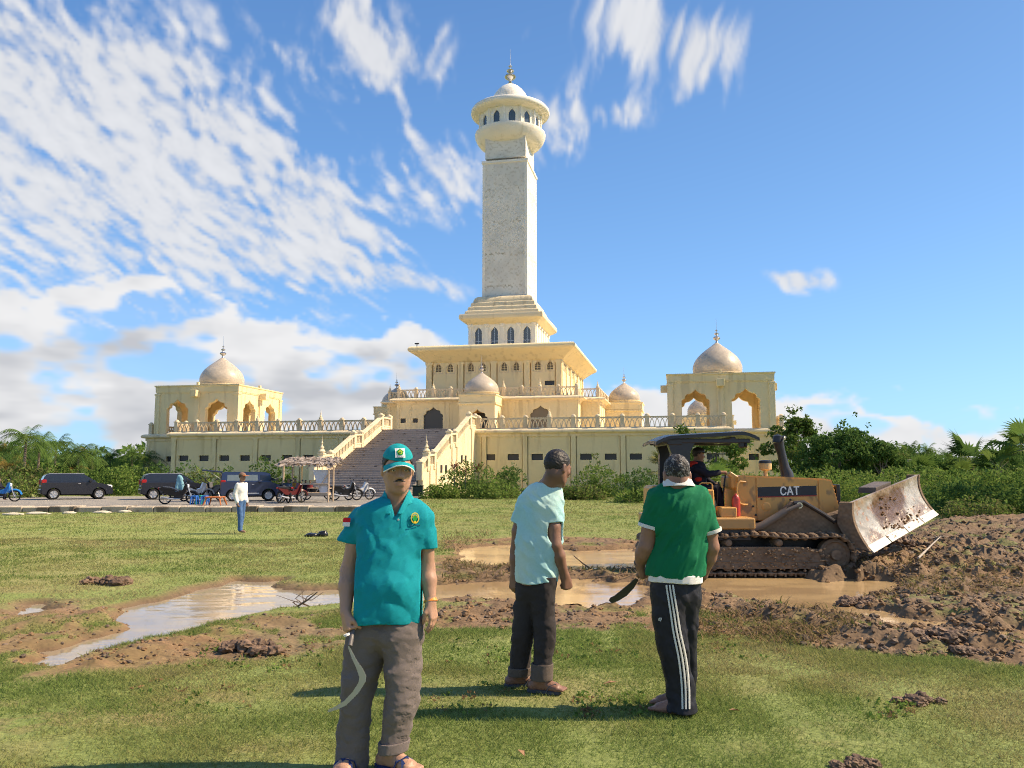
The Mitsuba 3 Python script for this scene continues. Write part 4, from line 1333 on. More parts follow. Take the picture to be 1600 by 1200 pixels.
# hood and engine panels
YS, YE = 13.78, 14.66
hood = [(3.74, 0.80), (4.06, 0.79), (5.40, 0.72), (5.46, 0.80), (5.30, 1.455), (5.18, 1.48), (3.80, 1.535), (3.74, 1.50)]
hd = wb('hood', wall_uz(Polygon(hood), YS + 0.012, YE), 'm_paint')
for nm, pg in (('rear_panel', [(3.745, 0.80), (4.03, 0.80), (4.03, 1.50), (3.80, 1.515), (3.745, 1.49)]), ('side_panel', [(4.05, 0.80), (5.06, 0.74), (5.06, 1.46), (4.05, 1.50)]), ('front_panel', [(5.08, 0.74), (5.39, 0.73), (5.44, 0.80), (5.29, 1.44), (5.17, 1.455), (5.08, 1.46)])):
    wb(nm, wall_uz(Polygon(pg), YS - 0.006, YS + 0.012), 'm_paint', hd)
for x, z in ((4.20, 1.02), (4.86, 1.03)):
    wb('cap', MB().lathe([(0.07, 0), (0.07, 0.012), (0.055, 0.016), (0, 0.016)], 20, RT(rx=math.pi / 2, t=(x, YS - 0.006, z))), 'm_paint', hd, smooth=30)
for x, z in ((3.98, 1.02), (4.12, 1.14), (4.60, 1.13), (4.02, 0.88)):
    wb('bolt', MB().lathe([(0.018, 0), (0.018, 0.02), (0, 0.02)], 8, RT(rx=math.pi / 2, t=(x, YS - 0.006, z))), 'm_grease', hd)
st = Polygon([(4.065, 1.178), (5.04, 1.205), (5.04, 1.36), (4.065, 1.335)])
sk = wb('stripe', wall_uz(st, YS - 0.010, YS - 0.0055), 'm_stripe', hd, label='dark blue stripe with white lettering on the hood')
wb('red_line', wall_uz(Polygon([(4.065, 1.163), (5.04, 1.19), (5.04, 1.2045), (4.065, 1.1775)]), YS - 0.010, YS - 0.0055), 'm_redline', hd)
tx = meshkit.text_mesh('CAT', 0.135, 0.004, True)
tv = np.array(tx.vertices)
tv = np.stack([tv[:, 0] * 0.86 + 4.425, YS - 0.0105 - tv[:, 2], tv[:, 1] + 1.206 + 0.0277 * (tv[:, 0])], 1)
tri = Polygon([(4.515, 1.206), (4.60, 1.206), (4.5575, 1.275)])
wb('lettering', (tv, np.array(tx.faces)[:, ::-1]) if False else (tv, np.array(tx.faces)), 'm_letter', hd)
wb('radiator_grille', MB().box(5.40, 5.47, YS + 0.08, YE - 0.08, 0.82, 1.38, 0.01, None), 'm_grease', hd)
for i in range(9):
    z = 0.84 + i * 0.062
    xx = 5.46 - (z - 0.80) * 0.24
    wb('grille_bar', MB().box(xx + 0.0, xx + 0.025, YS + 0.06, YE - 0.06, z, z + 0.025), 'm_paint', hd)
# exhaust stack and precleaner
sx, sy = 4.72, 14.25
ex = wb('exhaust_stack', MB().tube([(sx, sy, 1.47), (sx - 0.005, sy, 1.56), (sx - 0.04, sy, 1.66), (sx - 0.085, sy, 1.90), (sx - 0.12, sy, 2.02), (sx - 0.13, sy, 2.10)], [0.115, 0.105, 0.085, 0.072, 0.085, 0.092], 18)
        .add(*(lambda vf: (vf[0] + [sx - 0.14, sy, 2.10], vf[1]))(lathe([(0.092, 0), (0.08, 0.10), (0.0, 0.14)], 16))), 'm_grease', smooth=40)
wb('rain_cap', MB().add(*(lambda v, f: (tr(v, RT(ry=-0.9, t=(sx - 0.09, sy, 2.12))), f))(*lathe([(0.0, 0), (0.11, 0.0), (0.11, 0.012), (0, 0.015)], 18))), 'm_grease', ex)
px_, py_ = 4.32, 14.15
pc = wb('precleaner', MB().lathe([(0.035, 1.46), (0.035, 1.60), (0.06, 1.61), (0.105, 1.63), (0.11, 1.72), (0.10, 1.74), (0, 1.74)], 22, RT(t=(px_, py_, 0))), 'm_creampaint', smooth=35)
wb('lid', MB().lathe([(0.108, 1.735), (0.105, 1.77), (0.08, 1.785), (0, 1.79)], 22, RT(t=(px_, py_, 0))), 'm_grease', pc, smooth=35)
# operator's station
wb('fender', MB().box(2.30, 3.86, 13.24, 13.80, 0.68, 0.86, 0.02), 'm_paint')
wb('fender_skirt', MB().box(2.35, 3.80, 13.30, 13.78, 0.50, 0.68, 0.01), 'm_grease')
wb('far_fender', MB().box(2.30, 3.86, 14.68, 15.2, 0.68, 0.86, 0.02), 'm_paint')
wb('floor_plate', MB().box(2.3, 3.8, 13.8, 14.68, 0.72, 0.78, 0.01), 'm_grease')
wb('step_box', MB().box(3.36, 3.62, 13.42, 13.78, 0.86, 1.02, 0.015), 'm_paint')
wb('side_console', MB().box(2.98, 3.31, 13.62, 13.92, 0.86, 1.30, 0.02), 'm_paint')
wb('far_console', MB().box(2.98, 3.50, 14.62, 14.95, 0.86, 1.25, 0.02), 'm_paint')
wb('grab_rail', MB().tube([(3.08, 13.66, 1.28), (3.08, 13.66, 1.38), (3.12, 13.66, 1.41), (3.26, 13.66, 1.41), (3.29, 13.66, 1.38), (3.29, 13.66, 1.28)], 0.012, 8), 'm_paint', smooth=40)
wb('grab_handle', MB().tube([(3.86, 13.74, 1.42), (3.76, 13.70, 1.43), (3.71, 13.69, 1.39), (3.70, 13.69, 1.24), (3.74, 13.69, 1.08), (3.80, 13.70, 1.05), (3.88, 13.74, 1.05)], 0.016, 8), 'm_paint', smooth=40)
wb('dash', MB().box(3.66, 3.80, 13.85, 14.6, 1.30, 1.52, 0.03).add(*(lambda v, f: (tr(v, RT(ry=0.6, t=(3.70, 13.9, 1.50))), f))(*cbox(-0.10, 0.10, -0.05, 0.05, -0.03, 0.05, 0.01))), 'm_paint')
wb('fire_extinguisher', MB().lathe([(0, 0.86), (0.062, 0.87), (0.066, 0.90), (0.066, 1.14), (0.05, 1.19), (0.02, 1.22), (0, 1.24)], 18, RT(t=(3.66, 13.62, 0))), 'm_red', smooth=40, label='red fire extinguisher strapped beside the hood')
wb('seat', MB().box(2.90, 3.36, 14.0, 14.5, 1.02, 1.20, 0.05).box(2.82, 2.95, 14.0, 14.5, 1.15, 1.62, 0.04), 'm_grease')
wb('seat_base', MB().box(2.85, 3.30, 13.98, 14.52, 0.76, 1.02, 0.02), 'm_paint')
wb('fuel_tank', MB().box(2.30, 2.80, 13.84, 14.62, 0.78, 1.36, 0.05), 'm_paint')
wb('control_lever', MB().tube([(3.55, 14.12, 0.9), (3.60, 14.12, 1.35), (3.64, 14.12, 1.60)], 0.014, 8), 'm_grease', smooth=40)
wb('control_lever', MB().tube([(3.42, 13.95, 0.9), (3.45, 13.95, 1.30), (3.47, 13.95, 1.42)], 0.012, 8), 'm_grease', smooth=40)
# canopy
cn = []
us = np.linspace(2.36, 4.06, 30)
for u in us:
    t = (u - 2.36) / 1.70
    z = 2.165 + 0.095 * t - 0.085 * max(0, 1 - t / 0.16) ** 1.6 - 0.115 * max(0, (t - 0.84) / 0.16) ** 1.5
    cn.append((u, z))
cm = MB()
ys = np.linspace(13.55, 14.95, 9)
crown = lambda y: 0.035 * (1 - ((y - 14.25) / 0.7) ** 2)
top = np.array([[u, y, z + crown(y)] for u, z in cn for y in ys])
bot = top - [0, 0, 0.055]
nU, nY = len(us), len(ys)
fs = []
for i in range(nU - 1):
    for j in range(nY - 1):
        a = i * nY + j
        fs.append([a, a + nY, a + nY + 1, a + 1])
fs = np.array(fs)
cm.add(top, fs)
cm.add(bot, fs[:, ::-1])
rim = [i * nY for i in range(nU)] + [(nU - 1) * nY + j for j in range(1, nY)] + [i * nY + nY - 1 for i in range(nU - 2, -1, -1)] + [j for j in range(nY - 2, 0, -1)]
rv = np.vstack([top[rim], bot[rim]])
nr = len(rim)
cm.add(rv, [[i, i + nr, (i + 1) % nr + nr, (i + 1) % nr] for i in range(nr)])
cp = wb('canopy', cm, 'm_canopy', smooth=40)
wb('canopy_frame', MB().box(2.48, 3.92, 13.60, 13.68, 2.06, 2.13, 0.01).box(2.48, 3.92, 14.82, 14.90, 2.06, 2.13, .01).box(2.55, 2.80, 13.6, 14.9, 2.03, 2.12, 0.01).box(3.6, 3.68, 13.6, 14.9, 2.08, 2.16, .01), 'm_canopy', cp)
for y in (13.62, 14.70):
    ps = Polygon([(2.60, 0.86), (2.88, 0.86), (2.93, 1.9), (3.02, 2.08), (2.56, 2.08), (2.62, 1.9)])
    wb('canopy_post', wall_uz(ps, y, y + 0.16), 'm_canopy')
wb('work_lamp', MB().box(3.74, 3.84, 13.62, 13.70, 1.98, 2.09, 0.02).lathe([(0.04, 0), (0.045, 0.03), (0, 0.032)], 12, RT(ry=math.pi / 2, t=(3.84, 13.66, 2.03))), 'm_grease', cp)
# lift arms, ram and C-frame on the near side
wb('ram', MB().tube([(3.72, 13.46, 0.60), (4.05, 13.46, 0.74), (4.42, 13.46, 0.96)], [0.06, 0.06, 0.055], 14).tube([(4.40, 13.46, 0.95), (4.66, 13.46, 1.06)], 0.035, 12), 'm_greyiron', smooth=40)
arm = Polygon([(3.95, 0.58), (4.56, 1.10), (4.70, 1.12), (4.80, 1.03), (5.18, 0.80), (5.42, 0.68), (5.40, 0.54), (4.80, 0.57), (4.40, 0.56)])
fr = wb('lift_frame', wall_uz(arm, 13.52, 13.70), 'm_muddy')
wb('frame_edge', MB().tube([(4.56, 13.50, 1.08), (4.72, 13.50, 1.10), (5.05, 13.50, 0.90), (5.22, 13.50, 0.78)], 0.035, 8), 'm_grease', fr, smooth=40)
wb('pin', MB().lathe([(0.05, 0), (0.05, 0.05), (0, 0.05)], 14, RT(rx=math.pi / 2, t=(4.64, 13.50, 1.05))), 'm_steel', fr, smooth=30)
wb('push_arm', MB().add(*(lambda v, f: (tr(v, RT(ry=-0.30, t=(5.18, 13.62, 0.80))), f))(*cbox(-0.35, 0.42, -0.09, 0.09, -0.11, 0.11, 0.03))), 'm_muddy')
wb('push_arm', MB().box(4.9, 6.4, 14.9, 15.06, 0.55, 0.75, 0.03), 'm_muddy')
wb('angle_ram', MB().tube([(5.0, 13.95, 0.72), (5.75, 14.0, 0.86)], 0.055, 12), 'm_paint', smooth=40)
wb('angle_ram', MB().tube([(5.2, 14.6, 0.72), (6.6, 14.75, 0.95)], 0.055, 12), 'm_paint', smooth=40)
wb('belly_guard', MB().box(3.0, 5.42, 13.74, 14.7, 0.30, 0.76, 0.03), 'm_grease')
# blade: a curved plate with end plates, cutting edge, back frame
hs = np.linspace(0, 1, 14)
fw_ = lambda h: 0.30 * (1 - h) ** 2.0 + 0.05 * h ** 3
bl = MB()
ns = 24
grid_f, grid_b = [], []
for s in np.linspace(0, 1, ns):
    base = BN + (BF - BN) * s
    zb = 0.36 + (0.85 - 0.36) * s
    H = 0.745 - 0.055 * s
    for h in hs:
        o = fw_(h) - 0.012 * meshkit.noise(np.array([[s * 9.0, h * 5.0, 0.5]]))[0]
        grid_f.append([base[0] + BNORM[0] * o, base[1] + BNORM[1] * o, zb + H * h])
        ob = o - 0.045
        grid_b.append([base[0] + BNORM[0] * ob, base[1] + BNORM[1] * ob, zb + H * h])
nh = len(hs)
fs = np.array([[i * nh + j, (i + 1) * nh + j, (i + 1) * nh + j + 1, i * nh + j + 1] for i in range(ns - 1) for j in range(nh - 1)])
bl.add(grid_f, fs[:, ::-1] if False else fs)
bl.add(grid_b, fs[:, ::-1])
rim = [j for j in range(nh)] + [i * nh + nh - 1 for i in range(1, ns)] + [(ns - 1) * nh + j for j in range(nh - 2, -1, -1)] + [i * nh for i in range(ns - 2, 0, -1)]
gf, gb = np.array(grid_f), np.array(grid_b)
nr = len(rim)
bl.add(np.vstack([gf[rim], gb[rim]]), [[i, (i + 1) % nr, (i + 1) % nr + nr, i + nr] for i in range(nr)])
bk = wb('blade', bl, 'm_blade', smooth=40, label='pale worn blade smeared with brown soil')


def blade_pt(s, h, o):
    base = BN + (BF - BN) * s
    zb = 0.36 + 0.49 * s
    H = 0.745 - 0.055 * s
    q = fw_(max(h, 0)) + o
    return np.array([base[0] + BNORM[0] * q, base[1] + BNORM[1] * q, zb + H * h])


for s, t in ((0.0, 0.022), (0.985, 0.02)):
    e = []
    for h in hs:
        e.append((h, fw_(h) + 0.012))
    vs, w = [], 0
    loop = [(h, o) for h, o in e] + [(1.0, -0.16), (0.55, -0.20), (0.10, -0.02)]
    pg = Polygon([(o, h) for h, o in loop])
    mm = extrude(pg, 1.0)
    vv = np.array([blade_pt(s - 0.012 + 0.024 * c, b, a - fw_(max(b, 0))) for a, b, c in mm.vertices])
    wb('end_plate', (vv, np.array(mm.faces)), 'm_muddy', bk)
for i in range(4):
    s0, s1 = i / 4 + 0.006, (i + 1) / 4 - 0.006
    c = [blade_pt(a, b, o) for a in (s0, s1) for b, o in ((-0.035, 0.05), (0.10, 0.012), (0.10, -0.01), (-0.035, 0.02))]
    wb('cutting_edge', (np.array(c), np.array([[0, 1, 5, 4], [1, 2, 6, 5], [2, 3, 7, 6], [3, 0, 4, 7], [0, 3, 2, 1], [4, 5, 6, 7]])[:, ::-1]), mat('m_edge', (0.38, 0.36, 0.335), 0.45, 0.5, 0.2) if i == 0 else 'm_edge', bk)
c = [blade_pt(a, b, o) for a in (0.40, 0.62) for b, o in ((0.93, -0.10), (1.06, -0.10), (1.06, -0.40), (0.93, -0.40))]
wb('guard_box', (np.array(c), np.array([[0, 1, 5, 4], [1, 2, 6, 5], [2, 3, 7, 6], [3, 0, 4, 7], [0, 3, 2, 1], [4, 5, 6, 7]])[:, ::-1]), 'm_greyiron', bk)
c = [blade_pt(a, b, o) for a in (0.1, 0.9) for b, o in ((0.15, -0.05), (0.5, -0.05), (0.5, -0.2), (0.15, -0.2))]
wb('back_beam', (np.array(c), np.array([[0, 1, 5, 4], [1, 2, 6, 5], [2, 3, 7, 6], [3, 0, 4, 7], [0, 3, 2, 1], [4, 5, 6, 7]])[:, ::-1]), 'm_muddy', bk)
r_ = np.random.default_rng(21)
bm = MB()
for _ in range(90):
    s, h = r_.normal(0.50, 0.2), abs(r_.normal(0.10, 0.10))
    if r_.random() < 0.3:
        s, h = r_.normal(0.46, 0.07), r_.uniform(0.1, 0.9)
    if 0.02 < s < 0.98 and h < 0.95:
        bm.add(clod(ICO1, blade_pt(s, h, 0.005), r_.uniform(0.008, 0.032), int(r_.integers(1, 999))), ICO1.faces)
wb('caked_soil', bm, mat('m_soil', P(lambda p, n, uv: mixc((0.24, 0.14, 0.065), (0.15, 0.09, 0.05), nz(p.x * 20, p.y * 20, p.z * 20))), 0.8, 0.3), bk, kind='stuff')
# ------------------------------------------------------------------ people: smooth signed-distance bodies turned into meshes


class Vol:
    def __init__(self, lo, hi, h):
        self.lo, self.h = np.array(lo, float), h
        self.n = np.ceil((np.array(hi) - self.lo) / h).astype(int) + 1
        self.ax = [self.lo[i] + h * np.arange(self.n[i]) for i in range(3)]
        self.d = np.full(self.n, 1.0, np.float32)

    def region(self, lo, hi):
        a = np.clip(((np.array(lo) - self.lo) / self.h).astype(int) - 1, 0, self.n - 1)
        b = np.clip(((np.array(hi) - self.lo) / self.h).astype(int) + 3, 1, self.n)
        sl = tuple(slice(i, j) for i, j in zip(a, b))
        X = self.ax[0][sl[0]][:, None, None]
        Y = self.ax[1][sl[1]][None, :, None]
        Z = self.ax[2][sl[2]][None, None, :]
        return sl, X, Y, Z

    def put(self, sl, d, k, op='u'):
        a = self.d[sl]
        d = d.astype(np.float32)
        if op == 's':
            d = -d
            hh = np.maximum(k - np.abs(a - d), 0) / max(k, 1e-6)
            self.d[sl] = np.maximum(a, d) + hh * hh * k * 0.25
        else:
            hh = np.maximum(k - np.abs(a - d), 0) / max(k, 1e-6)
            self.d[sl] = np.minimum(a, d) - hh * hh * k * 0.25

    def cap(self, a, b, ra, rb=None, k=0.02, op='u'):
        rb = ra if rb is None else rb
        a, b = np.asarray(a, float), np.asarray(b, float)
        m = max(ra, rb) + k + 3 * self.h
        sl, X, Y, Z = self.region(np.minimum(a, b) - m, np.maximum(a, b) + m)
        ab = b - a
        t = np.clip(((X - a[0]) * ab[0] + (Y - a[1]) * ab[1] + (Z - a[2]) * ab[2]) / max(ab @ ab, 1e-9), 0, 1)
        d = np.sqrt((X - a[0] - t * ab[0]) ** 2 + (Y - a[1] - t * ab[1]) ** 2 + (Z - a[2] - t * ab[2]) ** 2) - (ra + (rb - ra) * t)
        self.put(sl, d, k, op)
        return self

    def ell(self, c, r, R=None, k=0.02, op='u'):
        c, r = np.asarray(c, float), np.asarray(r, float)
        m = r.max() + k + 3 * self.h
        sl, X, Y, Z = self.region(c - m, c + m)
        X, Y, Z = X - c[0], Y - c[1], Z - c[2]
        if R is not None:
            X, Y, Z = (R[0, i] * X + R[1, i] * Y + R[2, i] * Z for i in range(3))
        k0 = np.sqrt((X / r[0]) ** 2 + (Y / r[1]) ** 2 + (Z / r[2]) ** 2)
        k1 = np.sqrt((X / r[0] ** 2) ** 2 + (Y / r[1] ** 2) ** 2 + (Z / r[2] ** 2) ** 2)
        d = k0 * (k0 - 1) / np.maximum(k1, 1e-6)
        self.put(sl, d, k, op)
        return self

    def loft(self, L, grow=0.0, k=0.02, op='u', z0=None, z1=None):
        """L: a Loft (rows of centre and half axes by height)."""
        zs = L.z
        lo = [L.cx.min() - L.rx.max(), L.cy.min() - L.ry.max() * (1 + abs(L.turn)), zs.min()]
        hi = [L.cx.max() + L.rx.max(), L.cy.max() + L.ry.max() * (1 + abs(L.turn)), zs.max()]
        m = abs(grow) + k + 3 * self.h
        sl, X, Y, Z = self.region(np.array(lo) - m, np.array(hi) + m)
        zz = Z.ravel()
        cx, cy, rx, ry = (np.interp(zz, zs, q)[None, None, :] for q in (L.cx, L.cy, L.rx + grow, L.ry + grow))
        u = (X - cx) / rx
        v = (Y - cy) / ry - L.turn * u
        k0 = np.sqrt(u * u + v * v)
        k1 = np.sqrt((u / rx) ** 2 + (v / ry) ** 2)
        d = k0 * (k0 - 1) / np.maximum(k1, 1e-5)
        e = np.maximum(zs.min() - Z, Z - zs.max())
        d = np.where(e > 0, np.sqrt(np.maximum(d, 0) ** 2 + e ** 2) + np.minimum(d, 0) * 0, np.maximum(d, e))
        self.put(sl, d, k, op)
        return self

    def plane(self, p, n, k=0.0):
        """Keeps the side that N points away from."""
        n = np.asarray(n, float) / np.linalg.norm(n)
        X, Y, Z = self.ax[0][:, None, None], self.ax[1][None, :, None], self.ax[2][None, None, :]
        self.d = np.maximum(self.d, ((X - p[0]) * n[0] + (Y - p[1]) * n[1] + (Z - p[2]) * n[2]).astype(np.float32))
        return self

    def wrinkle(self, fn, band=0.03):
        i = np.nonzero(np.abs(self.d) < band)
        p = np.stack([self.ax[a][i[a]] for a in range(3)], -1)
        self.d[i] += fn(p).astype(np.float32)
        return self

    def mesh(self, taubin=0):
        d, h = self.d, self.h
        s = d < 0
        c = np.zeros(self.n - 1, np.uint8)
        for a in (0, 1):
            for b in (0, 1):
                for e in (0, 1):
                    c += s[a:self.n[0] - 1 + a, b:self.n[1] - 1 + b, e:self.n[2] - 1 + e]
        act = (c > 0) & (c < 8)
        I = np.argwhere(act)
        num = np.full(act.shape, -1, np.int32)
        num[act] = np.arange(len(I))
        acc, cnt = np.zeros((len(I), 3)), np.zeros(len(I))
        cor = [(a, b, e) for a in (0, 1) for b in (0, 1) for e in (0, 1)]
        val = {q: d[I[:, 0] + q[0], I[:, 1] + q[1], I[:, 2] + q[2]] for q in cor}
        for q in cor:
            for ax in range(3):
                if q[ax] == 0:
                    w = tuple(1 if i == ax else q[i] for i in range(3))
                    x, y = val[q], val[w]
                    cr = (x < 0) != (y < 0)
                    t = np.where(cr, x / np.where(cr, x - y, 1), 0)
                    pos = np.repeat(np.array(q, float)[None], len(I), 0)
                    pos[:, ax] += t
                    acc[cr] += pos[cr]
                    cnt += cr
        v = self.lo + h * (I + acc / np.maximum(cnt, 1)[:, None])
        F = []
        for ax in range(3):
            o1, o2 = [(1, 2), (2, 0), (0, 1)][ax]
            a = [slice(1, self.n[i] - 1) for i in range(3)]
            a[ax] = slice(0, self.n[ax] - 1)
            b = list(a)
            b[ax] = slice(1, self.n[ax])
            s0, s1 = s[tuple(a)], s[tuple(b)]
            E = np.argwhere(s0 != s1)
            if not len(E):
                continue
            inside = s0[tuple(E.T)]
            for i in range(3):
                if i != ax:
                    E[:, i] += 1

            def g(p, q):
                J = E.copy()
                J[:, o1] -= p
                J[:, o2] -= q
                return num[tuple(J.T)]
            qd = np.stack([g(1, 1), g(0, 1), g(0, 0), g(1, 0)], 1)
            qd[~inside] = qd[~inside][:, ::-1]
            F.append(qd)
        f = np.vstack(F)
        f = f[(f >= 0).all(1)]
        f = np.vstack([f[:, [0, 1, 2]], f[:, [0, 2, 3]]])
        m = trimesh.Trimesh(v, f, process=False)
        if taubin:
            e = np.unique(np.sort(np.vstack([f[:, [0, 1]], f[:, [1, 2]], f[:, [2, 0]]]), 1), axis=0)
            from scipy.sparse import coo_matrix
            A = coo_matrix((np.ones(2 * len(e)), (np.r_[e[:, 0], e[:, 1]], np.r_[e[:, 1], e[:, 0]])), shape=(len(v), len(v))).tocsr()
            dg = np.maximum(np.asarray(A.sum(1)), 1)
            for _ in range(taubin):
                for lam in (0.45, -0.40):
                    v = v + lam * (A @ v / dg - v)
            m = trimesh.Trimesh(v, f, process=False)
        try:                                             # fewer triangles where the surface is flat
            mm = manifold3d.Manifold(manifold3d.Mesh(np.asarray(m.vertices, np.float32), np.asarray(m.faces, np.uint32)))
            if not mm.is_empty():
                mm = mm.simplify(self.h * 0.09).to_mesh()
                m = trimesh.Trimesh(mm.vert_properties[:, :3], mm.tri_verts, process=False)
        except Exception:
            pass
        return m


class Loft:
    """rows: (picture row, left column, right column, depth Y, half thickness); turn > 0 turns the section to face right"""

    def __init__(self, rows, turn=0.0):
        self.turn = turn
        out = []
        for py, xl, xr, Y, ry in rows:
            a, b = at(xl, py, Y), at(xr, py, Y)
            out.append(((a[2] + b[2]) / 2, (a[0] + b[0]) / 2, Y, (b[0] - a[0]) / 2, ry))
        out = np.array(sorted(out))
        zf = np.linspace(out[0, 0], out[-1, 0], 60)
        from scipy.interpolate import PchipInterpolator
        q = [PchipInterpolator(out[:, 0], out[:, i])(zf) for i in range(1, 5)]
        self.z, (self.cx, self.cy, self.rx, self.ry) = zf, q

    def front(self, px, py, off=0.003, side=-1):
        """The point of the surface towards the eye (side -1) seen at about (px, py)."""
        Y = float(self.cy.mean())
        for _ in range(4):
            p = at(px, py, Y)
            cx, cy, rx, ry = (float(np.interp(p[2], self.z, q)) for q in (self.cx, self.cy, self.rx, self.ry))
            t = min(1.0, max(-1.0, (p[0] - cx) / rx))
            Y = cy + self.turn * t * ry + side * (ry * math.sqrt(max(0.0, 1 - t * t)) + off)
        return at(px, py, Y)


def basis(f, u=(0, 0, 1)):
    f = np.asarray(f, float) / np.linalg.norm(f)
    r = np.cross(f, u)
    r /= np.linalg.norm(r)
    return np.stack([r, f, np.cross(r, f)], 1)              # columns: right, forward, up


def add_head(V, c, R, s=1.0, ears=True, neck_to=None, neck_r=0.056):
    c = np.asarray(c, float)
    q = lambda a, b, e: c + R @ (np.array([a, b, e]) * s)
    V.ell(q(0, -0.014, 0.030), np.array([0.074, 0.095, 0.090]) * s, R, 0.02 * s)
    V.ell(q(0, 0.020, -0.032), np.array([0.060, 0.070, 0.080]) * s, R, 0.03 * s)
    V.cap(q(-0.012, 0.058, -0.102), q(0.012, 0.058, -0.102), 0.021 * s, k=0.03 * s)
    for e in (-1, 1):
        V.cap(q(e * 0.050, -0.005, -0.045), q(e * 0.036, 0.030, -0.082), 0.020 * s, k=0.03 * s)
        V.ell(q(e * 0.042, 0.058, -0.018), np.array([0.021, 0.020, 0.016]) * s, R, 0.02 * s)
    if V.h < 0.009:
        V.cap(q(-0.036, 0.076, 0.024), q(0.036, 0.076, 0.024), 0.012 * s, k=0.016 * s)
        for e in (-1, 1):
            V.ell(q(e * 0.031, 0.096, 0.003), np.array([0.017, 0.016, 0.012]) * s, R, 0.012 * s, 's')
            V.ell(q(e * 0.031, 0.076, 0.002), np.array([0.017, 0.010, 0.0125]) * s, R, 0.005 * s)
        V.cap(q(0, 0.084, 0.014), q(0, 0.105, -0.026), 0.0085 * s, 0.0135 * s, k=0.012 * s)
        for e in (-1, 1):
            V.ell(q(e * 0.0125, 0.094, -0.032), np.array([0.010, 0.011, 0.009]) * s, R, 0.007 * s)
        V.cap(q(-0.021, 0.079, -0.062), q(0.021, 0.079, -0.062), 0.0085 * s, k=0.008 * s)
        V.cap(q(-0.017, 0.080, -0.074), q(0.017, 0.080, -0.074), 0.0085 * s, k=0.008 * s)
        V.cap(q(-0.022, 0.092, -0.068), q(0.022, 0.092, -0.068), 0.0028 * s, k=0.004 * s, op='s')
    else:
        V.cap(q(0, 0.080, 0.010), q(0, 0.102, -0.028), 0.010 * s, 0.014 * s, k=0.012 * s)
    if ears:
        for e in (-1, 1):
            V.ell(q(e * 0.079, -0.012, -0.008), np.array([0.010, 0.021, 0.032]) * s, R, 0.008 * s)
            if V.h < 0.009:
                V.ell(q(e * 0.090, -0.006, -0.004), np.array([0.006, 0.010, 0.018]) * s, R, 0.004 * s, 's')
    if neck_to is not None:
        V.cap(q(0, -0.022, -0.055), neck_to, neck_r * s, neck_r * 1.08 * s, k=0.03)


def add_hand(V, wrist, d, palm, thumb_side, curl=0.35, s=1.0, wr=0.027, spread=1.0, curls=None):
    """d: direction from wrist to knuckles; palm: the way the palm faces; thumb_side: +1 or -1 along cross(d, palm)."""
    d = np.asarray(d, float) / np.linalg.norm(d)
    palm = np.asarray(palm, float) - d * (np.asarray(palm, float) @ d)
    palm /= np.linalg.norm(palm)
    ac = np.cross(d, palm) * thumb_side                        # towards the thumb
    w = np.asarray(wrist, float)
    K = []
    for i, (o, L) in enumerate(((0.030, 0.088), (0.010, 0.092), (-0.010, 0.088), (-0.028, 0.080))):
        kn = w + d * L * s + ac * o * s * spread
        V.cap(w + ac * o * 0.55 * s, kn, wr * 0.62 * s, 0.0125 * s, k=0.014 * s)
        K.append(kn)
    for i, (kn, L) in enumerate(zip(K, (0.074, 0.082, 0.076, 0.060))):
        cu = curl if curls is None else curls[i]
        a, p = 0.35 * cu, kn
        for j, fr in enumerate((0.46, 0.30, 0.24)):
            a += cu * (1.25, 1.5, 1.0)[j]
            e = p + (d * math.cos(a) + palm * math.sin(a)) * L * fr * s
            r0 = (0.0098, 0.0088, 0.0080)[j] * s * (0.88 if i == 3 else 1)
            V.cap(p, e, r0 * 1.04, r0 * 0.92, k=0.004 * s)
            p = e
    t0 = w + d * 0.024 * s + ac * 0.022 * s + palm * 0.008 * s
    t1 = w + d * 0.056 * s + ac * 0.046 * s + palm * 0.018 * s
    t2 = t1 + (d * 0.75 + palm * (0.3 + 0.5 * curl) - ac * 0.25 * curl) / np.linalg.norm(d * 0.75 + palm * (0.3 + 0.5 * curl) - ac * 0.25 * curl) * 0.034 * s
    v = d * 0.6 + palm * (0.35 + 0.6 * curl) - ac * (0.2 + 0.5 * curl)
    t3 = t2 + v / np.linalg.norm(v) * 0.027 * s
    V.cap(t0, t1, 0.0165 * s, 0.0125 * s, k=0.014 * s)
    V.cap(t1, t2, 0.0112 * s, 0.0100 * s, k=0.005 * s)
    V.cap(t2, t3, 0.0100 * s, 0.0085 * s, k=0.004 * s)
    return K


def add_foot(V, ankle, toe_dir, L=0.24, s=1.0, z=0.0):
    """Ankle point, horizontal toe direction; sole on the level z."""
    t = np.array([toe_dir[0], toe_dir[1], 0.0])
    t /= np.linalg.norm(t)
    sd = np.array([-t[1], t[0], 0])
    a = np.asarray(ankle, float)
    heel = np.array([a[0], a[1], z + 0.032]) - t * 0.045
    ball = np.array([a[0], a[1], z + 0.024]) + t * (L - 0.115)
    V.cap(a, heel, 0.040, 0.032, k=0.02)
    V.cap(a + t * 0.015, ball, 0.040, 0.026, k=0.03)
    V.cap(heel, ball, 0.030, 0.024, k=0.03)
    for o in (-0.030, 0.030):
        V.cap(heel + t * 0.06, ball + sd * o, 0.026, 0.020, k=0.02)
    big = 1
    for i, o in enumerate((-0.034, -0.017, 0.0, 0.017, 0.036)):
        e = ball + sd * o + t * (0.045 + 0.010 * (i / 4.0)) - [0, 0, 0.008]
        V.cap(ball + sd * o * 0.9, e, 0.014, 0.010 if i < 4 else 0.013, k=0.006)
    return heel, ball, t, sd


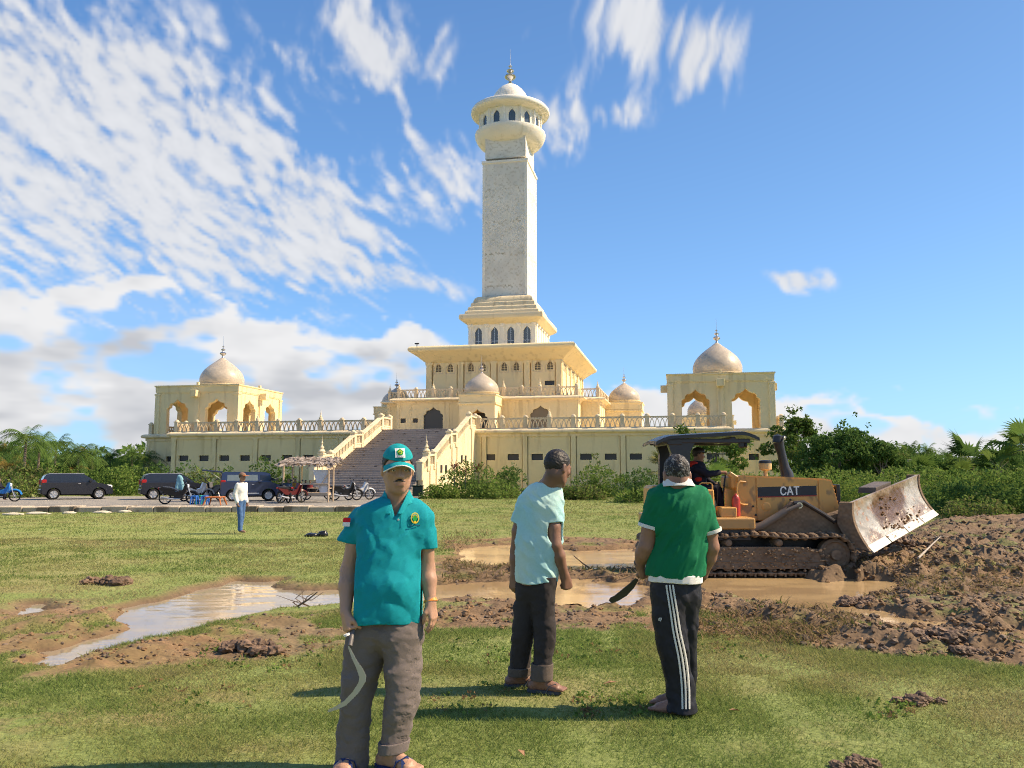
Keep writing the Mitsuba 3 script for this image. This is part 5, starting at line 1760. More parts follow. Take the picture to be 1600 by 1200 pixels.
def skin_mat():
    def fn(p, n, uv):
        return 1.0
    scene['m_skin'] = {'type': 'twosided', 'bsdf': {'type': 'principled', 'base_color': VC, 'roughness': 0.48, 'specular': 0.4}}


skin_mat()


def cloth(name, fn, rough=0.85):
    scene[name] = {'type': 'twosided', 'bsdf': {'type': 'principled', 'base_color': fn if isinstance(fn, dict) else rgb(fn), 'roughness': rough, 'specular': 0.2, 'sheen': 0.25}}
    return name


def weave(c, var=0.10, f=260):
    def fn(p, n, uv):
        return F3(*c) * (1 - var + 2 * var * nz(p.x * f, p.y * f, p.z * f) * 0.6 + var * fb(p.x * 9, p.y * 9, p.z * 9, 2))
    return P(fn)


def folds(sx, sy, sz, amp, seed, tilt=0.0, octaves=3):
    ct, st_ = math.cos(tilt), math.sin(tilt)

    def fn(p):
        x, z = p[:, 0] * ct + p[:, 2] * st_, -p[:, 0] * st_ + p[:, 2] * ct
        q = np.stack([x * sx, p[:, 1] * sy, z * sz], -1)
        a = meshkit.fbm(q, octaves, seed)
        rid = np.abs(a - 0.5) * 2
        return amp * (0.21 - rid) + amp * 0.6 * (meshkit.fbm(q * 0.5 + 9, 2, seed + 3) - 0.5)
    return fn


def skin_colour(v, base, spots=()):
    n1 = meshkit.fbm(v * 22, 3, 4)[:, None]
    n2 = meshkit.fbm(v * 90, 2, 5)[:, None]
    c = np.array(base) * (0.86 + 0.2 * n1 + 0.1 * n2)
    for p, r, col, k in spots:
        w = np.exp(-np.sum(((v - p) / r) ** 2, 1))[:, None] * k
        c = c * (1 - w) + np.array(col) * w
    return np.clip(c, 0, 1)


def put_person(key, V, base, spots=(), taubin=2):
    m = V.mesh(taubin)
    scene[key] = mikit.ply((m.vertices, m.faces), 'm_skin', smooth=True, color=skin_colour(m.vertices, base, spots))
    USED.add(key)
    return key


def part(name, V, bsdf, parent, taubin=2, color=None, label=None):
    m = V.mesh(taubin)
    return obj(name, (m.vertices, m.faces), bsdf, parent, smooth=True, color=color, label=label)


def head_parts(key, c, R, s=1.0, brow=True, moustache=False, brow_col='m_hair'):
    q = lambda a, b, e: np.asarray(c) + R @ (np.array([a, b, e]) * s)
    for e in (-1, 1):
        ic = trimesh.creation.icosphere(subdivisions=2)
        k = obj('eye', (ic.vertices * [0.0100 * s, 0.0040 * s, 0.0046 * s] @ R.T + q(e * 0.031, 0.0845, 0.0005), ic.faces), 'm_sclera', key, smooth=True)
        obj('iris', (ic.vertices * [0.0043 * s, 0.0030 * s, 0.0045 * s] @ R.T + q(e * 0.031, 0.0868, 0.0005), ic.faces), 'm_eye', k, smooth=True)
        if brow:
            obj('eyebrow', MB().tube([q(e * 0.014, 0.0885, 0.022), q(e * 0.030, 0.0885, 0.028), q(e * 0.049, 0.074, 0.022)], [0.0046 * s, 0.0056 * s, 0.003 * s], 8).mesh(), 'm_hair', key, smooth=True)
    if moustache:
        V = Vol(q(0, 0.06, -0.05) - 0.06 * s, q(0, 0.1, -0.05) + 0.06 * s, 0.0022)
        for e in (-1, 1):
            V.cap(q(e * 0.004, 0.0900, -0.0475), q(e * 0.027, 0.0785, -0.057), 0.0066 * s, 0.0040 * s, k=0.004)
        V.wrinkle(lambda p: 0.002 * (meshkit.fbm(p * 300, 2, 2) - 0.5), 0.01)
        part('moustache', V, 'm_hair', key, 1)


mat('m_sclera', (0.50, 0.45, 0.41), 0.3, 0.5)
mat('m_eye', (0.025, 0.018, 0.014), 0.15, 0.5)
mat('m_hair', P(lambda p, n, uv: F3(0.022, 0.019, 0.018) * (0.6 + 0.8 * nz(p.x * 400, p.y * 400, p.z * 120))), 0.55, 0.4)
mat('m_greyhair', P(lambda p, n, uv: mixc((0.02, 0.018, 0.018), (0.24, 0.235, 0.23), ss(0.52, 0.72, 0.6 * nz(p.x * 260, p.y * 260, p.z * 110) + 0.4 * nz(p.x * 60, p.y * 60, p.z * 40)))), 0.6, 0.3)


def add_hair(key, c, R, s, bsdf, back=-0.075, front=0.062, thick=0.010, h=0.0045):
    c = np.asarray(c, float)
    q = lambda a, b, e: c + R @ (np.array([a, b, e]) * s)
    V = Vol(c - 0.16 * s, c + 0.16 * s, h)
    V.ell(q(0, -0.016, 0.030), (np.array([0.074, 0.095, 0.090]) + thick) * s, R, 0.01)
    X, Y, Z = V.ax[0][:, None, None] - c[0], V.ax[1][None, :, None] - c[1], V.ax[2][None, None, :] - c[2]
    a, b, e = ((R[0, i] * X + R[1, i] * Y + R[2, i] * Z) / s for i in range(3))
    line = np.interp(b, [-0.12, -0.03, 0.0, 0.02, 0.05, 0.075, 0.12], [back, back + 0.01, -0.012, 0.022, front - 0.012, front, front + 0.01])
    V.d = np.maximum(V.d, ((line - e) * 0.8 * s).astype(np.float32))
    V.wrinkle(lambda p: 0.012 * s * (meshkit.fbm(p * 110, 3, 7) - 0.5), 0.02)
    return part('hair', V, bsdf, key, 0)


def tubes_mesh(*ts):
    m = MB()
    for t in ts:
        m.tube(*t)
    return m.mesh()


def ribbon(pts, w, up, th=0.004):
    """A strap along pts, w wide across the direction given by up x tangent."""
    pts = np.asarray(pts, float)
    tan = np.gradient(pts, axis=0)
    tan /= np.linalg.norm(tan, axis=1, keepdims=True)
    up = np.broadcast_to(np.asarray(up, float), pts.shape)
    sd = np.cross(tan, up + 1e-4)
    sd /= np.linalg.norm(sd, axis=1, keepdims=True) + 1e-9
    nn = np.cross(sd, tan)
    w = np.broadcast_to(w, len(pts))[:, None]
    L = [pts - sd * w / 2, pts + sd * w / 2, pts + sd * w / 2 - nn * th, pts - sd * w / 2 - nn * th]
    v = np.stack(L, 1).reshape(-1, 3)
    f = []
    for i in range(len(pts) - 1):
        for j in range(4):
            k = (j + 1) % 4
            f.append([4 * i + j, 4 * i + k, 4 * i + 4 + k, 4 * i + 4 + j])
    f += [[0, 3, 2, 1], [4 * len(pts) - 4, 4 * len(pts) - 3, 4 * len(pts) - 2, 4 * len(pts) - 1]]
    return v, np.array(f)


def sandal(key, heel, ball, t, sd, z, bsdf, cross=False, name='sandal'):
    h, b = np.array([heel[0], heel[1], z]), np.array([ball[0], ball[1], z])
    L = []
    for k, w in ((-0.040, 0.020), (-0.02, 0.033), (0.05, 0.036), (0.11, 0.042), (0.16, 0.047), (0.19, 0.040), (0.205, 0.020)):
        L.append((k, w))
    out = [h + t * k + sd * w for k, w in L] + [h + t * k - sd * w for k, w in L[::-1]]
    pg = Polygon([(p[0], p[1]) for p in out])
    k = obj(name, slab(pg, z - 0.014, z + 0.008), bsdf, key)
    mid = b - t * 0.015 + [0, 0, 0.072]
    if cross:
        for a, c in ((-1, 1), (1, -1)):
            obj('strap', ribbon([b - t * 0.075 + sd * 0.05 * a + [0, 0, 0.0], b - t * 0.06 + sd * 0.040 * a + [0, 0, 0.05], b - t * 0.03 + [0, 0, 0.070], b + t * 0.0 + sd * 0.036 * c + [0, 0, 0.045], b + t * 0.012 + sd * 0.050 * c + [0, 0, 0.0]], 0.040, [0, 0, 1], 0.004), bsdf, k, smooth=40)
    else:
        toe = b + t * 0.030 + sd * 0.014 + [0, 0, 0.012]
        for a in (-1, 1):
            obj('strap', ribbon([b - t * 0.075 + sd * 0.046 * a + [0, 0, 0.0], b - t * 0.05 + sd * 0.036 * a + [0, 0, 0.045], b - t * 0.01 + sd * 0.020 * a + [0, 0, 0.058], toe + [0, 0, 0.025] - t * 0.006, toe], [0.022, 0.02, 0.016, 0.012, 0.008], [0, 0, 1], 0.004), bsdf, k, smooth=40)
    return k
# ------------------------------------------------------------------ man in the turquoise shirt
Y1 = 4.60
key = 'person'
torso = Loft([(776, 600, 642, Y1, 0.055), (786, 577, 662, Y1, 0.085), (796, 563, 671, Y1, 0.10), (815, 560, 673, Y1, 0.115), (845, 562, 667, Y1 - .01, 0.125), (880, 561, 662, Y1 - .02, 0.130), (910, 557, 662, Y1 - .03, 0.140), (940, 553, 663, Y1 - .025, 0.138), (974, 550, 662, Y1 - .015, 0.130)], 0.45)
legL = Loft([(960, 556, 608, Y1, 0.11), (1002, 542, 605, Y1, 0.112), (1032, 538, 601, Y1, 0.105), (1069, 536, 588, Y1 - .01, 0.095), (1106, 532, 580, Y1 - .01, 0.085), (1140, 528, 578, Y1, 0.082), (1176, 526, 575, Y1 + .01, 0.082), (1206, 525, 571, Y1 + .01, 0.085)], 0.42)
legR = Loft([(960, 602, 659, Y1, 0.11), (1002, 602, 660, Y1, 0.112), (1032, 601, 659, Y1, 0.105), (1060, 603, 658, Y1 - .01, 0.10), (1102, 601, 654, Y1 - .01, 0.090), (1141, 597, 642, Y1, 0.075), (1160, 594, 637, Y1, 0.072), (1177, 595, 634, Y1, 0.070)], 0.42)
hc = at(621.5, 733, Y1 - 0.045)
HR = basis((0.26, -0.96, -0.10))
neck = at(620, 783, Y1 + 0.015)
lo, hi = at(500, 1212, Y1) - [0, 0.30, 0.03], at(700, 682, Y1) + [0, 0.30, 0.03]
V = Vol(lo, hi, 0.0052)
add_head(V, hc, HR, 1.05, neck_to=neck, neck_r=0.058)
V.loft(torso, -0.05, 0.03)
V.loft(legL, -0.034, 0.03).loft(legR, -0.034, 0.03)
# arms: his right (picture left) hangs with the sickle, his left with the orange watch
shA, elA, wrA = at(563, 806, Y1), at(544, 893, Y1 + 0.0), at(540, 957, Y1 - 0.115)
shB, elB, wrB = at(666, 808, Y1 + 0.01), at(667, 888, Y1 + 0.05), at(673, 940, Y1 + 0.0)
for a, b, c in ((shA, elA, wrA), (shB, elB, wrB)):
    V.cap(a + (b - a) * 0.15, a + (b - a) * 0.5, 0.036, 0.041, k=0.02)
    V.cap(a + (b - a) * 0.5, b, 0.043, 0.042, k=0.02)
    V.cap(b, b + (c - b) * 0.35, 0.043, 0.045, k=0.02)
    V.cap(b + (c - b) * 0.35, c, 0.045, 0.029, k=0.02)
dA = at(543, 992, Y1 - 0.155) - wrA
add_hand(V, wrA, dA, (0.85, 0.5, 0), 1, 1.05, 1.02, 0.03)
dB = at(679, 975, Y1 - 0.02) - wrB
add_hand(V, wrB, dB, (-0.9, 0.45, 0), -1, 0.22, 0.98, 0.03)
ankR, ankL = at(608, 1178, Y1 + 0.01), at(548, 1200, Y1 + 0.03)
zR = float(gz(ankR[0], ankR[1])) + 0.022
fR = add_foot(V, [ankR[0], ankR[1], zR + 0.075], (0.86, -0.5), 0.25, z=zR)
zL = float(gz(ankL[0], ankL[1])) + 0.022
fL = add_foot(V, [ankL[0], ankL[1], zL + 0.075], (-0.15, -1), 0.25, z=zL)
q1 = lambda a, b, e: hc + HR @ np.array([a, b, e]) * 1.05
put_person(key, V, (0.39, 0.225, 0.150), [(q1(0, 0.088, -0.068), [0.024, 0.02, 0.011], (0.25, 0.10, 0.085), 0.75), (q1(0, 0.10, -0.03), [0.02, 0.02, 0.02], (0.33, 0.185, 0.125), 0.6),
                                          (q1(0, 0.07, -0.09), [0.05, 0.03, 0.03], (0.20, 0.115, 0.08), 0.5), (q1(0.031, 0.09, -0.012), [0.018, 0.02, 0.008], (0.15, 0.08, 0.055), 0.5), (q1(-0.031, 0.09, -0.012), [0.018, 0.02, 0.008], (0.15, 0.08, 0.055), 0.5)])
tag(key, 'man in turquoise polo shirt and cap holding a sickle in his right hand', 'person')
head_parts(key, hc, HR, 1.05, True, True)
add_hair(key, hc, HR, 1.05, 'm_hair', back=-0.05, thick=0.006)
cloth('m_teal', weave((0.004, 0.235, 0.285), 0.12))
cloth('m_teal2', (0.006, 0.26, 0.30))
cloth('m_whitecloth', (0.70, 0.69, 0.66))
# shirt: a shell with open sleeves and hem
S = Vol(at(515, 990, Y1) - [0, 0.28, 0], at(690, 766, Y1) + [0, 0.28, 0], 0.006)
S.loft(torso, 0.008, 0.02)
S.cap(at(570, 809, Y1), at(543, 853, Y1 + 0.02), 0.074, 0.076, k=0.035)
S.cap(at(662, 812, Y1 + 0.01), at(665, 866, Y1 + 0.035), 0.068, 0.066, k=0.035)
S.ell(at(607, 905, Y1 - 0.06), [0.13, 0.10, 0.16], None, 0.05)
S.wrinkle(folds(6.5, 6, 3.0, 0.034, 3, 0.5))
S.wrinkle(folds(17, 10, 5, 0.018, 8, -0.6))
hemA, hemB = at(544, 847, Y1 + 0.02), at(667, 857, Y1 + 0.03)
dS = S.d.copy()
S.d = np.maximum(dS, -(dS + 0.020))
X, Yy, Z = S.ax[0][:, None, None], S.ax[1][None, :, None], S.ax[2][None, None, :]
dirA = (elA - shA) / np.linalg.norm(elA - shA)
cutA = (X - hemA[0]) * dirA[0] + (Yy - hemA[1]) * dirA[1] + (Z - hemA[2]) * dirA[2]
xa, xb = at(561.5, 850, Y1)[0], at(658.5, 850, Y1)[0]
S.d = np.where((X < xa), np.maximum(S.d, cutA), S.d)
S.d = np.where((X > xb), np.maximum(S.d, (hemB[2] - Z)), S.d)
zh = at(605, 970, Y1)[2]
S.d = np.maximum(S.d, (zh + 0.006 * np.sin(X * 17 + 1) - Z))
ax_, bx_ = at(621, 790, Y1)[0], at(621, 786, Y1)[2]
S.d = np.maximum(S.d, -(np.sqrt(((X - ax_) / 0.9) ** 2 + (Yy - Y1 + 0.01) ** 2 + ((Z - bx_ - 0.02) * 1.0) ** 2) - 0.068))
vcut = np.maximum(np.abs(X - at(622, 800, Y1)[0]) - 0.36 * np.maximum(Z - at(622, 806, Y1)[2], 0) - 0.0012, np.maximum(Yy - Y1, at(622, 806, Y1)[2] - Z))
S.d = np.maximum(S.d, -vcut)
S.d = S.d.astype(np.float32)
shirt = part('shirt', S, 'm_teal', key, 2)
# collar: a flared band cut open in front, with two points
Cc = Vol(at(585, 812, Y1) - [0.02, 0.2, 0], at(660, 758, Y1) + [0.02, 0.2, 0], 0.0032)
nk = at(620.5, 776, Y1 + 0.012)
X, Yy, Z = Cc.ax[0][:, None, None], Cc.ax[1][None, :, None], Cc.ax[2][None, None, :]
zt = nk[2] + 0.030 + 0.16 * (Yy - nk[1])
tt = np.clip((zt - Z) / 0.085, 0, 1.4)
rr = 0.066 + 0.052 * tt ** 1.3
dd = np.sqrt(((X - nk[0]) * 0.98) ** 2 + ((Yy - nk[1] + 0.012 * tt) * 1.04) ** 2) - rr
frontness = sstep(0.02, -0.07, Yy - nk[1])
low = zt - 0.058 - frontness * 0.040 * sstep(0.075, 0.045, np.abs(X - nk[0]))
shell = np.maximum(np.abs(dd) - 0.0050, np.maximum(Z - zt, low - Z))
gap = np.abs(X - nk[0] - 0.004) - (0.010 + 0.42 * np.maximum(Z - (zt - 0.115), 0))
shell = np.maximum(shell, np.where(Yy < nk[1], -gap, -1.0))
Cc.d = shell.astype(np.float32)
part('collar', Cc, 'm_teal2', shirt, 2)
# placket, buttons, sleeve and hem stitching
pl_ = [torso.front(622.5, y, 0.010) for y in (806, 812, 818, 824)]
obj('placket', ribbon(pl_, 0.030, [0, -1, 0], 0.004), 'm_teal2', shirt, smooth=40)
obj('button', MB().lathe([(0.005, 0), (0.005, 0.003), (0, 0.003)], 10, RT(rx=math.pi / 2, t=torso.front(622.5, 812, 0.014))).mesh(), 'm_whitecloth', shirt)
# flag patch on the sleeve: red over white
cloth('m_flagred', (0.55, 0.02, 0.03))


def patch_on(c, nrm, w, h, bsdf, name, parent, off=0.0, z0=0.0, z1=1.0, th=0.002):
    nrm = np.asarray(nrm, float) / np.linalg.norm(nrm)
    R = np.cross([0, 0, 1.0], nrm)
    R /= np.linalg.norm(R)
    U = np.cross(nrm, R)
    v = []
    for o in (off, off + th):
        for a, b in ((-w / 2, -h / 2 + h * z0), (w / 2, -h / 2 + h * z0), (w / 2, -h / 2 + h * z1), (-w / 2, -h / 2 + h * z1)):
            v.append(np.asarray(c) + R * a + U * b + nrm * o)
    return obj(name, (np.array(v), np.array([[0, 3, 2, 1], [4, 5, 6, 7], [0, 1, 5, 4], [1, 2, 6, 5], [2, 3, 7, 6], [3, 0, 4, 7]])), bsdf, parent)


pc = at(543, 816, Y1 - 0.058)
nrm = np.array([-0.45, -0.88, 0.13])
patch_on(pc, nrm, 0.048, 0.046, 'm_flagred', 'flag_red', shirt, 0.008, 0.5, 1.0)
patch_on(pc, nrm, 0.048, 0.046, 'm_whitecloth', 'flag_white', shirt, 0.008, 0.0, 0.498)
# round yellow and green emblem on the chest, with its line of lettering
cloth('m_yellow', (0.55, 0.42, 0.03))
cloth('m_embgreen', (0.01, 0.26, 0.05))
cloth('m_navytext', (0.01, 0.05, 0.10))


def disc_on(pos_fn, r0, r1, bsdf, name, parent, n=22, th=0.002, sq=1.0):
    v, f = [], []
    for i in range(n):
        a = 2 * math.pi * i / n
        v += [pos_fn(r0 * math.cos(a), r0 * math.sin(a) * sq, 0), pos_fn(r1 * math.cos(a), r1 * math.sin(a) * sq, 0), pos_fn(r0 * math.cos(a), r0 * math.sin(a) * sq, th), pos_fn(r1 * math.cos(a), r1 * math.sin(a) * sq, th)]
    for i in range(n):
        a, b = 4 * i, 4 * ((i + 1) % n)
        f += [[a + 2, a + 3, b + 3, b + 2], [a + 1, b + 1, b + 3, a + 3], [a, a + 2, b + 2, b], [a, b, b + 1, a + 1]]
    return obj(name, (np.array(v), np.array(f)), bsdf, parent)


def chest(px, py, off):
    p = torso.front(px, py, 0.0205 + off)
    return p


PX = 1 / 290.0
emb = lambda x, y, o: chest(648.5 + x / PX, 809.5 - y / PX, o)
disc_on(emb, 0.018, 0.0225, 'm_yellow', 'emblem_ring', shirt, sq=1.35)
disc_on(emb, 0.0, 0.0125, 'm_embgreen', 'emblem_centre', shirt, sq=1.3)
disc_on(lambda x, y, o: emb(x, y - 0.022, o + 0.0022), 0.0, 0.007, 'm_yellow', 'emblem_base', shirt, 12)
for i in range(7):
    a = math.pi * (0.1 + 0.8 * i / 6)
    disc_on(lambda x, y, o: emb(x + 0.0125 * math.cos(a), y + 0.017 * math.sin(a), o + 0.0024), 0, 0.0026, 'm_yellow', 'emblem_dot', shirt, 8)
for i, w in enumerate((6, 4, 7, 5, 4)):
    xx = -0.026 + 0.0115 * i
    obj('emblem_text', (np.array([emb(xx + a, -0.042 + b, o) for o in (0, 0.002) for a, b in ((0, 0), (w * 0.0014, 0), (w * 0.0014, 0.006), (0, 0.006))]), np.array([[4, 5, 6, 7], [0, 1, 5, 4], [1, 2, 6, 5], [2, 3, 7, 6], [3, 0, 4, 7]])), 'm_navytext', shirt)
# cap
CV = Vol(hc - 0.19, hc + 0.19, 0.0045)
CV.ell(q1(0, -0.014, 0.036), [0.086, 0.106, 0.102], HR, 0.01)
CV.plane(q1(0, 0.095, 0.046), -(HR @ np.array([0, 0.16, 0.99])))
CV.wrinkle(lambda p: 0.002 * (meshkit.fbm(p * 25, 2, 3) - 0.5), 0.02)
cloth('m_cap', weave((0.010, 0.27, 0.29), 0.08))
cap = part('cap', CV, 'm_cap', key, 2)
bm, rows = MB(), []
nU, nV = 21, 7
g = np.array([[q1(0.083 * math.sin(a) * (1 + 0.02 * t), 0.076 * math.cos(a) + 0.012 + t * 0.068 * (0.25 + 0.75 * math.cos(a) ** 2), 0.047 - 0.030 * math.sin(a) ** 2 - t * (0.012 + 0.016 * math.sin(a) ** 2)) for t in np.linspace(0, 1, nV)] for a in np.linspace(-1.25, 1.25, nU)]).reshape(-1, 3)
fs = np.array([[i * nV + j, (i + 1) * nV + j, (i + 1) * nV + j + 1, i * nV + j + 1] for i in range(nU - 1) for j in range(nV - 1)])
up_ = HR @ np.array([0, 0, 1.0])
bm.add(g, fs).add(g - up_ * 0.004, fs[:, ::-1])
brim = obj('brim', bm.mesh(), 'm_cap', cap, smooth=True)
edge = [g[i * nV + nV - 1] - up_ * 0.002 for i in range(nU)]
obj('piping', MB().tube(edge, 0.0035, 6).mesh(), 'm_whitecloth', cap, smooth=True)
# white badge with a green pentagon on the cap


def cap_pt(x, z, o):
    rx, ry, rz = 0.086, 0.106, 0.102
    t = 1 - (x / rx) ** 2 - ((z - 0.036) / rz) ** 2
    return q1(x, -0.014 + ry * math.sqrt(max(t, 0)) + o, z)


def cap_patch(pts, o, bsdf, name, th=0.0025):
    n = 8
    xs = [p[0] for p in pts]
    m = extrude(Polygon(pts), 1.0)
    try:
        m = m.subdivide().subdivide()
    except Exception:
        pass
    v = np.array([cap_pt(x, z, o + th * t) for x, z, t in m.vertices])
    return obj(name, (v, np.array(m.faces)[:, ::-1]), bsdf, cap)


cap_patch([(-0.026, 0.066), (0.026, 0.066), (0.025, 0.113), (-0.025, 0.113)], 0.003, 'm_whitecloth', 'badge')
pent = [(0.019 * math.sin(2 * math.pi * i / 5), 0.0945 + 0.017 * math.cos(2 * math.pi * i / 5)) for i in range(5)]
cap_patch(pent, 0.006, 'm_embgreen', 'badge_emblem')
cap_patch([(0.010 * math.sin(2 * math.pi * i / 10), 0.0945 + 0.009 * math.cos(2 * math.pi * i / 10)) for i in range(10)], 0.0085, 'm_yellow', 'badge_star')
cap_patch([(0.006 * math.sin(2 * math.pi * i / 8), 0.0945 + 0.005 * math.cos(2 * math.pi * i / 8)) for i in range(8)], 0.011, 'm_embgreen', 'badge_centre')
for i in range(4):
    cap_patch([(-0.017 + i * 0.009, 0.070), (-0.017 + i * 0.009 + 0.006, 0.070), (-0.017 + i * 0.009 + 0.006, 0.0735), (-0.017 + i * 0.009, 0.0735)], 0.006, 'm_navytext', 'badge_text')
# trousers
cloth('m_greytrouser', weave((0.145, 0.122, 0.115), 0.14))
Tv = Vol(at(510, 1212, Y1) - [0, 0.25, 0], at(675, 950, Y1) + [0, 0.25, 0], 0.006)
Tv.loft(legL, 0, 0.02).loft(legR, 0, 0.035)
Tv.ell(at(606, 985, Y1), [0.185, 0.118, 0.10], None, 0.05)
Tv.wrinkle(folds(7, 6, 9, 0.024, 13, 0.25))
Tv.wrinkle(folds(16, 12, 22, 0.011, 18, -0.3))
dT = Tv.d.copy()
Tv.d = np.maximum(dT, -(dT + 0.012))
X, Yy, Z = Tv.ax[0][:, None, None], Tv.ax[1][None, :, None], Tv.ax[2][None, None, :]
Tv.d = np.maximum(Tv.d, np.where(X > at(590, 1100, Y1)[0], at(615, 1172, Y1)[2] - Z, at(550, 1203, Y1)[2] - Z))
Tv.d = np.maximum(Tv.d, Z - at(600, 963, Y1)[2]).astype(np.float32)
tr_ = part('trousers', Tv, 'm_greytrouser', key, 2)
Cu = Vol(at(580, 1190, Y1) - [0, 0.2, 0], at(650, 1150, Y1) + [0, 0.2, 0], 0.006)
Cu.loft(legR, 0.008, 0.0)
Cu.wrinkle(folds(14, 10, 14, 0.006, 3))
Cu.d = np.maximum(Cu.d, -(Cu.d + 0.012))
Z = Cu.ax[2][None, None, :]
Cu.d = np.maximum(np.maximum(Cu.d, Z - at(615, 1157, Y1)[2]), at(615, 1174, Y1)[2] - Z).astype(np.float32)
part('cuff', Cu, 'm_greytrouser', tr_, 1)
cloth('m_navystrap', (0.018, 0.035, 0.12))
sandal(key, *fR, zR, 'm_navystrap', True)
sandal(key, *fL, zL, 'm_navystrap', True)
mat('m_orange', (0.78, 0.27, 0.05), 0.5, 0.4)
ring = []
dd = (wrB - elB) / np.linalg.norm(wrB - elB)
Rb = basis(dd, (0, -1, 0))
ps = [wrB + Rb @ np.array([0.034 * math.cos(a), -0.012, 0.031 * math.sin(a)]) for a in np.linspace(0, 2 * math.pi, 25)]
obj('watch_band', ribbon(ps, 0.026, np.array([(p - wrB) / np.linalg.norm(p - wrB) for p in ps]), 0.005), 'm_orange', key, smooth=40, label='orange wrist band')
# sickle in his right hand
sk = thing('sickle', 'curved pale steel sickle hanging from the fist of the man in turquoise', 'sickle')
mat('m_sicklesteel', (0.42, 0.43, 0.43), 0.35, 0.5, 0.6)
mat('m_handle', (0.11, 0.10, 0.10), 0.5, 0.4)
YS_ = Y1 - 0.115
dn = dA / np.linalg.norm(dA)
hA = wrA + dn * 0.082 + np.array([0.030, 0.012, 0])
YS_ = Y1 - 0.215
obj('handle', tubes_mesh(([hA + [-0.012, 0, 0.03], hA, at(547, 1010, YS_)], [0.012, 0.014, 0.012], 12)), 'm_handle', sk, smooth=40)
obj('ferrule', tubes_mesh(([at(541.2, 990.5, YS_), at(542.2, 993.5, YS_)], 0.0165, 12)), 'm_whitecloth', sk, smooth=40)
outer = [(545.5, 1009), (557, 1031), (568, 1047), (572, 1056), (571.5, 1065), (560, 1083), (541, 1102), (526, 1109), (512, 1113)]
inner = [(513, 1109), (525, 1103.5), (538, 1095), (551, 1081), (560.5, 1066), (561.5, 1058), (557, 1044), (549.5, 1028), (543.5, 1010)]
pp = [at(x, y, YS_)[[0, 2]] for x, y in outer + inner]
obj('blade', wall_uz(Polygon(pp), YS_ - 0.002, YS_ + 0.002), 'm_sicklesteel', sk)
# ------------------------------------------------------------------ the other people


def shirt_vol(torso, sleeves, hem, neck=None, h=0.0065, grow=0.006, wr=(), pad=0.2, thick=0.018, extra=None, split=None):
    """torso: a Loft; sleeves: (a, b, ra, rb) open at b; hem: z or a function of x, y."""
    P_ = [np.array([torso.cx.min() - torso.rx.max(), torso.cy.min() - torso.ry.max(), torso.z.min()]), np.array([torso.cx.max() + torso.rx.max(), torso.cy.max() + torso.ry.max(), torso.z.max()])]
    for a, b, ra, rb in sleeves:
        P_ += [np.asarray(a) - max(ra, rb), np.asarray(a) + max(ra, rb), np.asarray(b) - max(ra, rb), np.asarray(b) + max(ra, rb)]
    P_ = np.array(P_)
    S = Vol(P_.min(0) - 0.04, P_.max(0) + 0.04, h)
    S.loft(torso, grow, 0.02)
    body = S.d.copy()
    S.d[:] = 1.0
    arms = []
    if extra:
        extra(S)
    for a, b, ra, rb in sleeves:
        ra, rb = ra * PSC, rb * PSC
        S.cap(a, np.asarray(b) + (np.asarray(b) - np.asarray(a)) * 0.5, ra, rb, k=0.0)
        X, Y, Z = S.ax[0][:, None, None], S.ax[1][None, :, None], S.ax[2][None, None, :]
        n = (np.asarray(b) - np.asarray(a)) / np.linalg.norm(np.asarray(b) - np.asarray(a))
        cut = (X - b[0]) * n[0] + (Y - b[1]) * n[1] + (Z - b[2]) * n[2]
        arms.append((S.d.copy(), cut))
        S.d[:] = 1.0
    S.d = body
    for d, c in arms:
        hh = np.maximum(0.03 - np.abs(S.d - d), 0) / 0.03
        S.d = np.minimum(S.d, d) - hh * hh * 0.03 * 0.25
    for w in wr:
        S.wrinkle(w)
    X, Y, Z = S.ax[0][:, None, None], S.ax[1][None, :, None], S.ax[2][None, None, :]
    out = S.d.copy()
    S.d = np.maximum(out, -(out + thick))
    for d, c in arms:
        S.d = np.where((d < 0.02) & (body > d), np.maximum(S.d, c), S.d)
    hz = hem(X, Y) if callable(hem) else hem
    S.d = np.maximum(S.d, hz - Z)
    if neck is not None:
        c, r = neck
        S.d = np.maximum(S.d, r - np.sqrt((X - c[0]) ** 2 + (Y - c[1]) ** 2 + (Z - c[2]) ** 2))
    S.d = S.d.astype(np.float32)
    return S


def legs_vol(lofts, hips, zcuts, h=0.0065, wr=(), thick=0.012, ztop=9.0):
    lo = np.min([[L.cx.min() - L.rx.max(), L.cy.min() - L.ry.max(), L.z.min()] for L in lofts], 0) - 0.05
    hi = np.max([[L.cx.max() + L.rx.max(), L.cy.max() + L.ry.max(), L.z.max()] for L in lofts], 0) + 0.07
    V = Vol(lo, hi, h)
    for L in lofts:
        V.loft(L, 0, 0.02)
    if hips is not None:
        V.ell(hips[0], hips[1], None, 0.05)
    for w in wr:
        V.wrinkle(w)
    d = V.d.copy()
    V.d = np.maximum(d, -(d + thick))
    Z = V.ax[2][None, None, :]
    V.d = np.maximum(np.maximum(V.d, zcuts - Z), Z - ztop).astype(np.float32)
    return V


PSC = 1.0


def arm(V, sh, el, wr, r=(0.046, 0.040, 0.027), k=0.02):
    r = [q * PSC for q in r]
    sh, el, wr = (np.asarray(q, float) for q in (sh, el, wr))
    V.cap(sh + (el - sh) * 0.15, sh + (el - sh) * 0.5, r[0] * 0.8, r[0] * 0.95, k=k)
    V.cap(sh + (el - sh) * 0.5, el, r[0] * 0.98, r[1], k=k)
    V.cap(el, el + (wr - el) * 0.35, r[1], r[1] * 1.05, k=k)
    V.cap(el + (wr - el) * 0.35, wr, r[1] * 1.05, r[2], k=k)


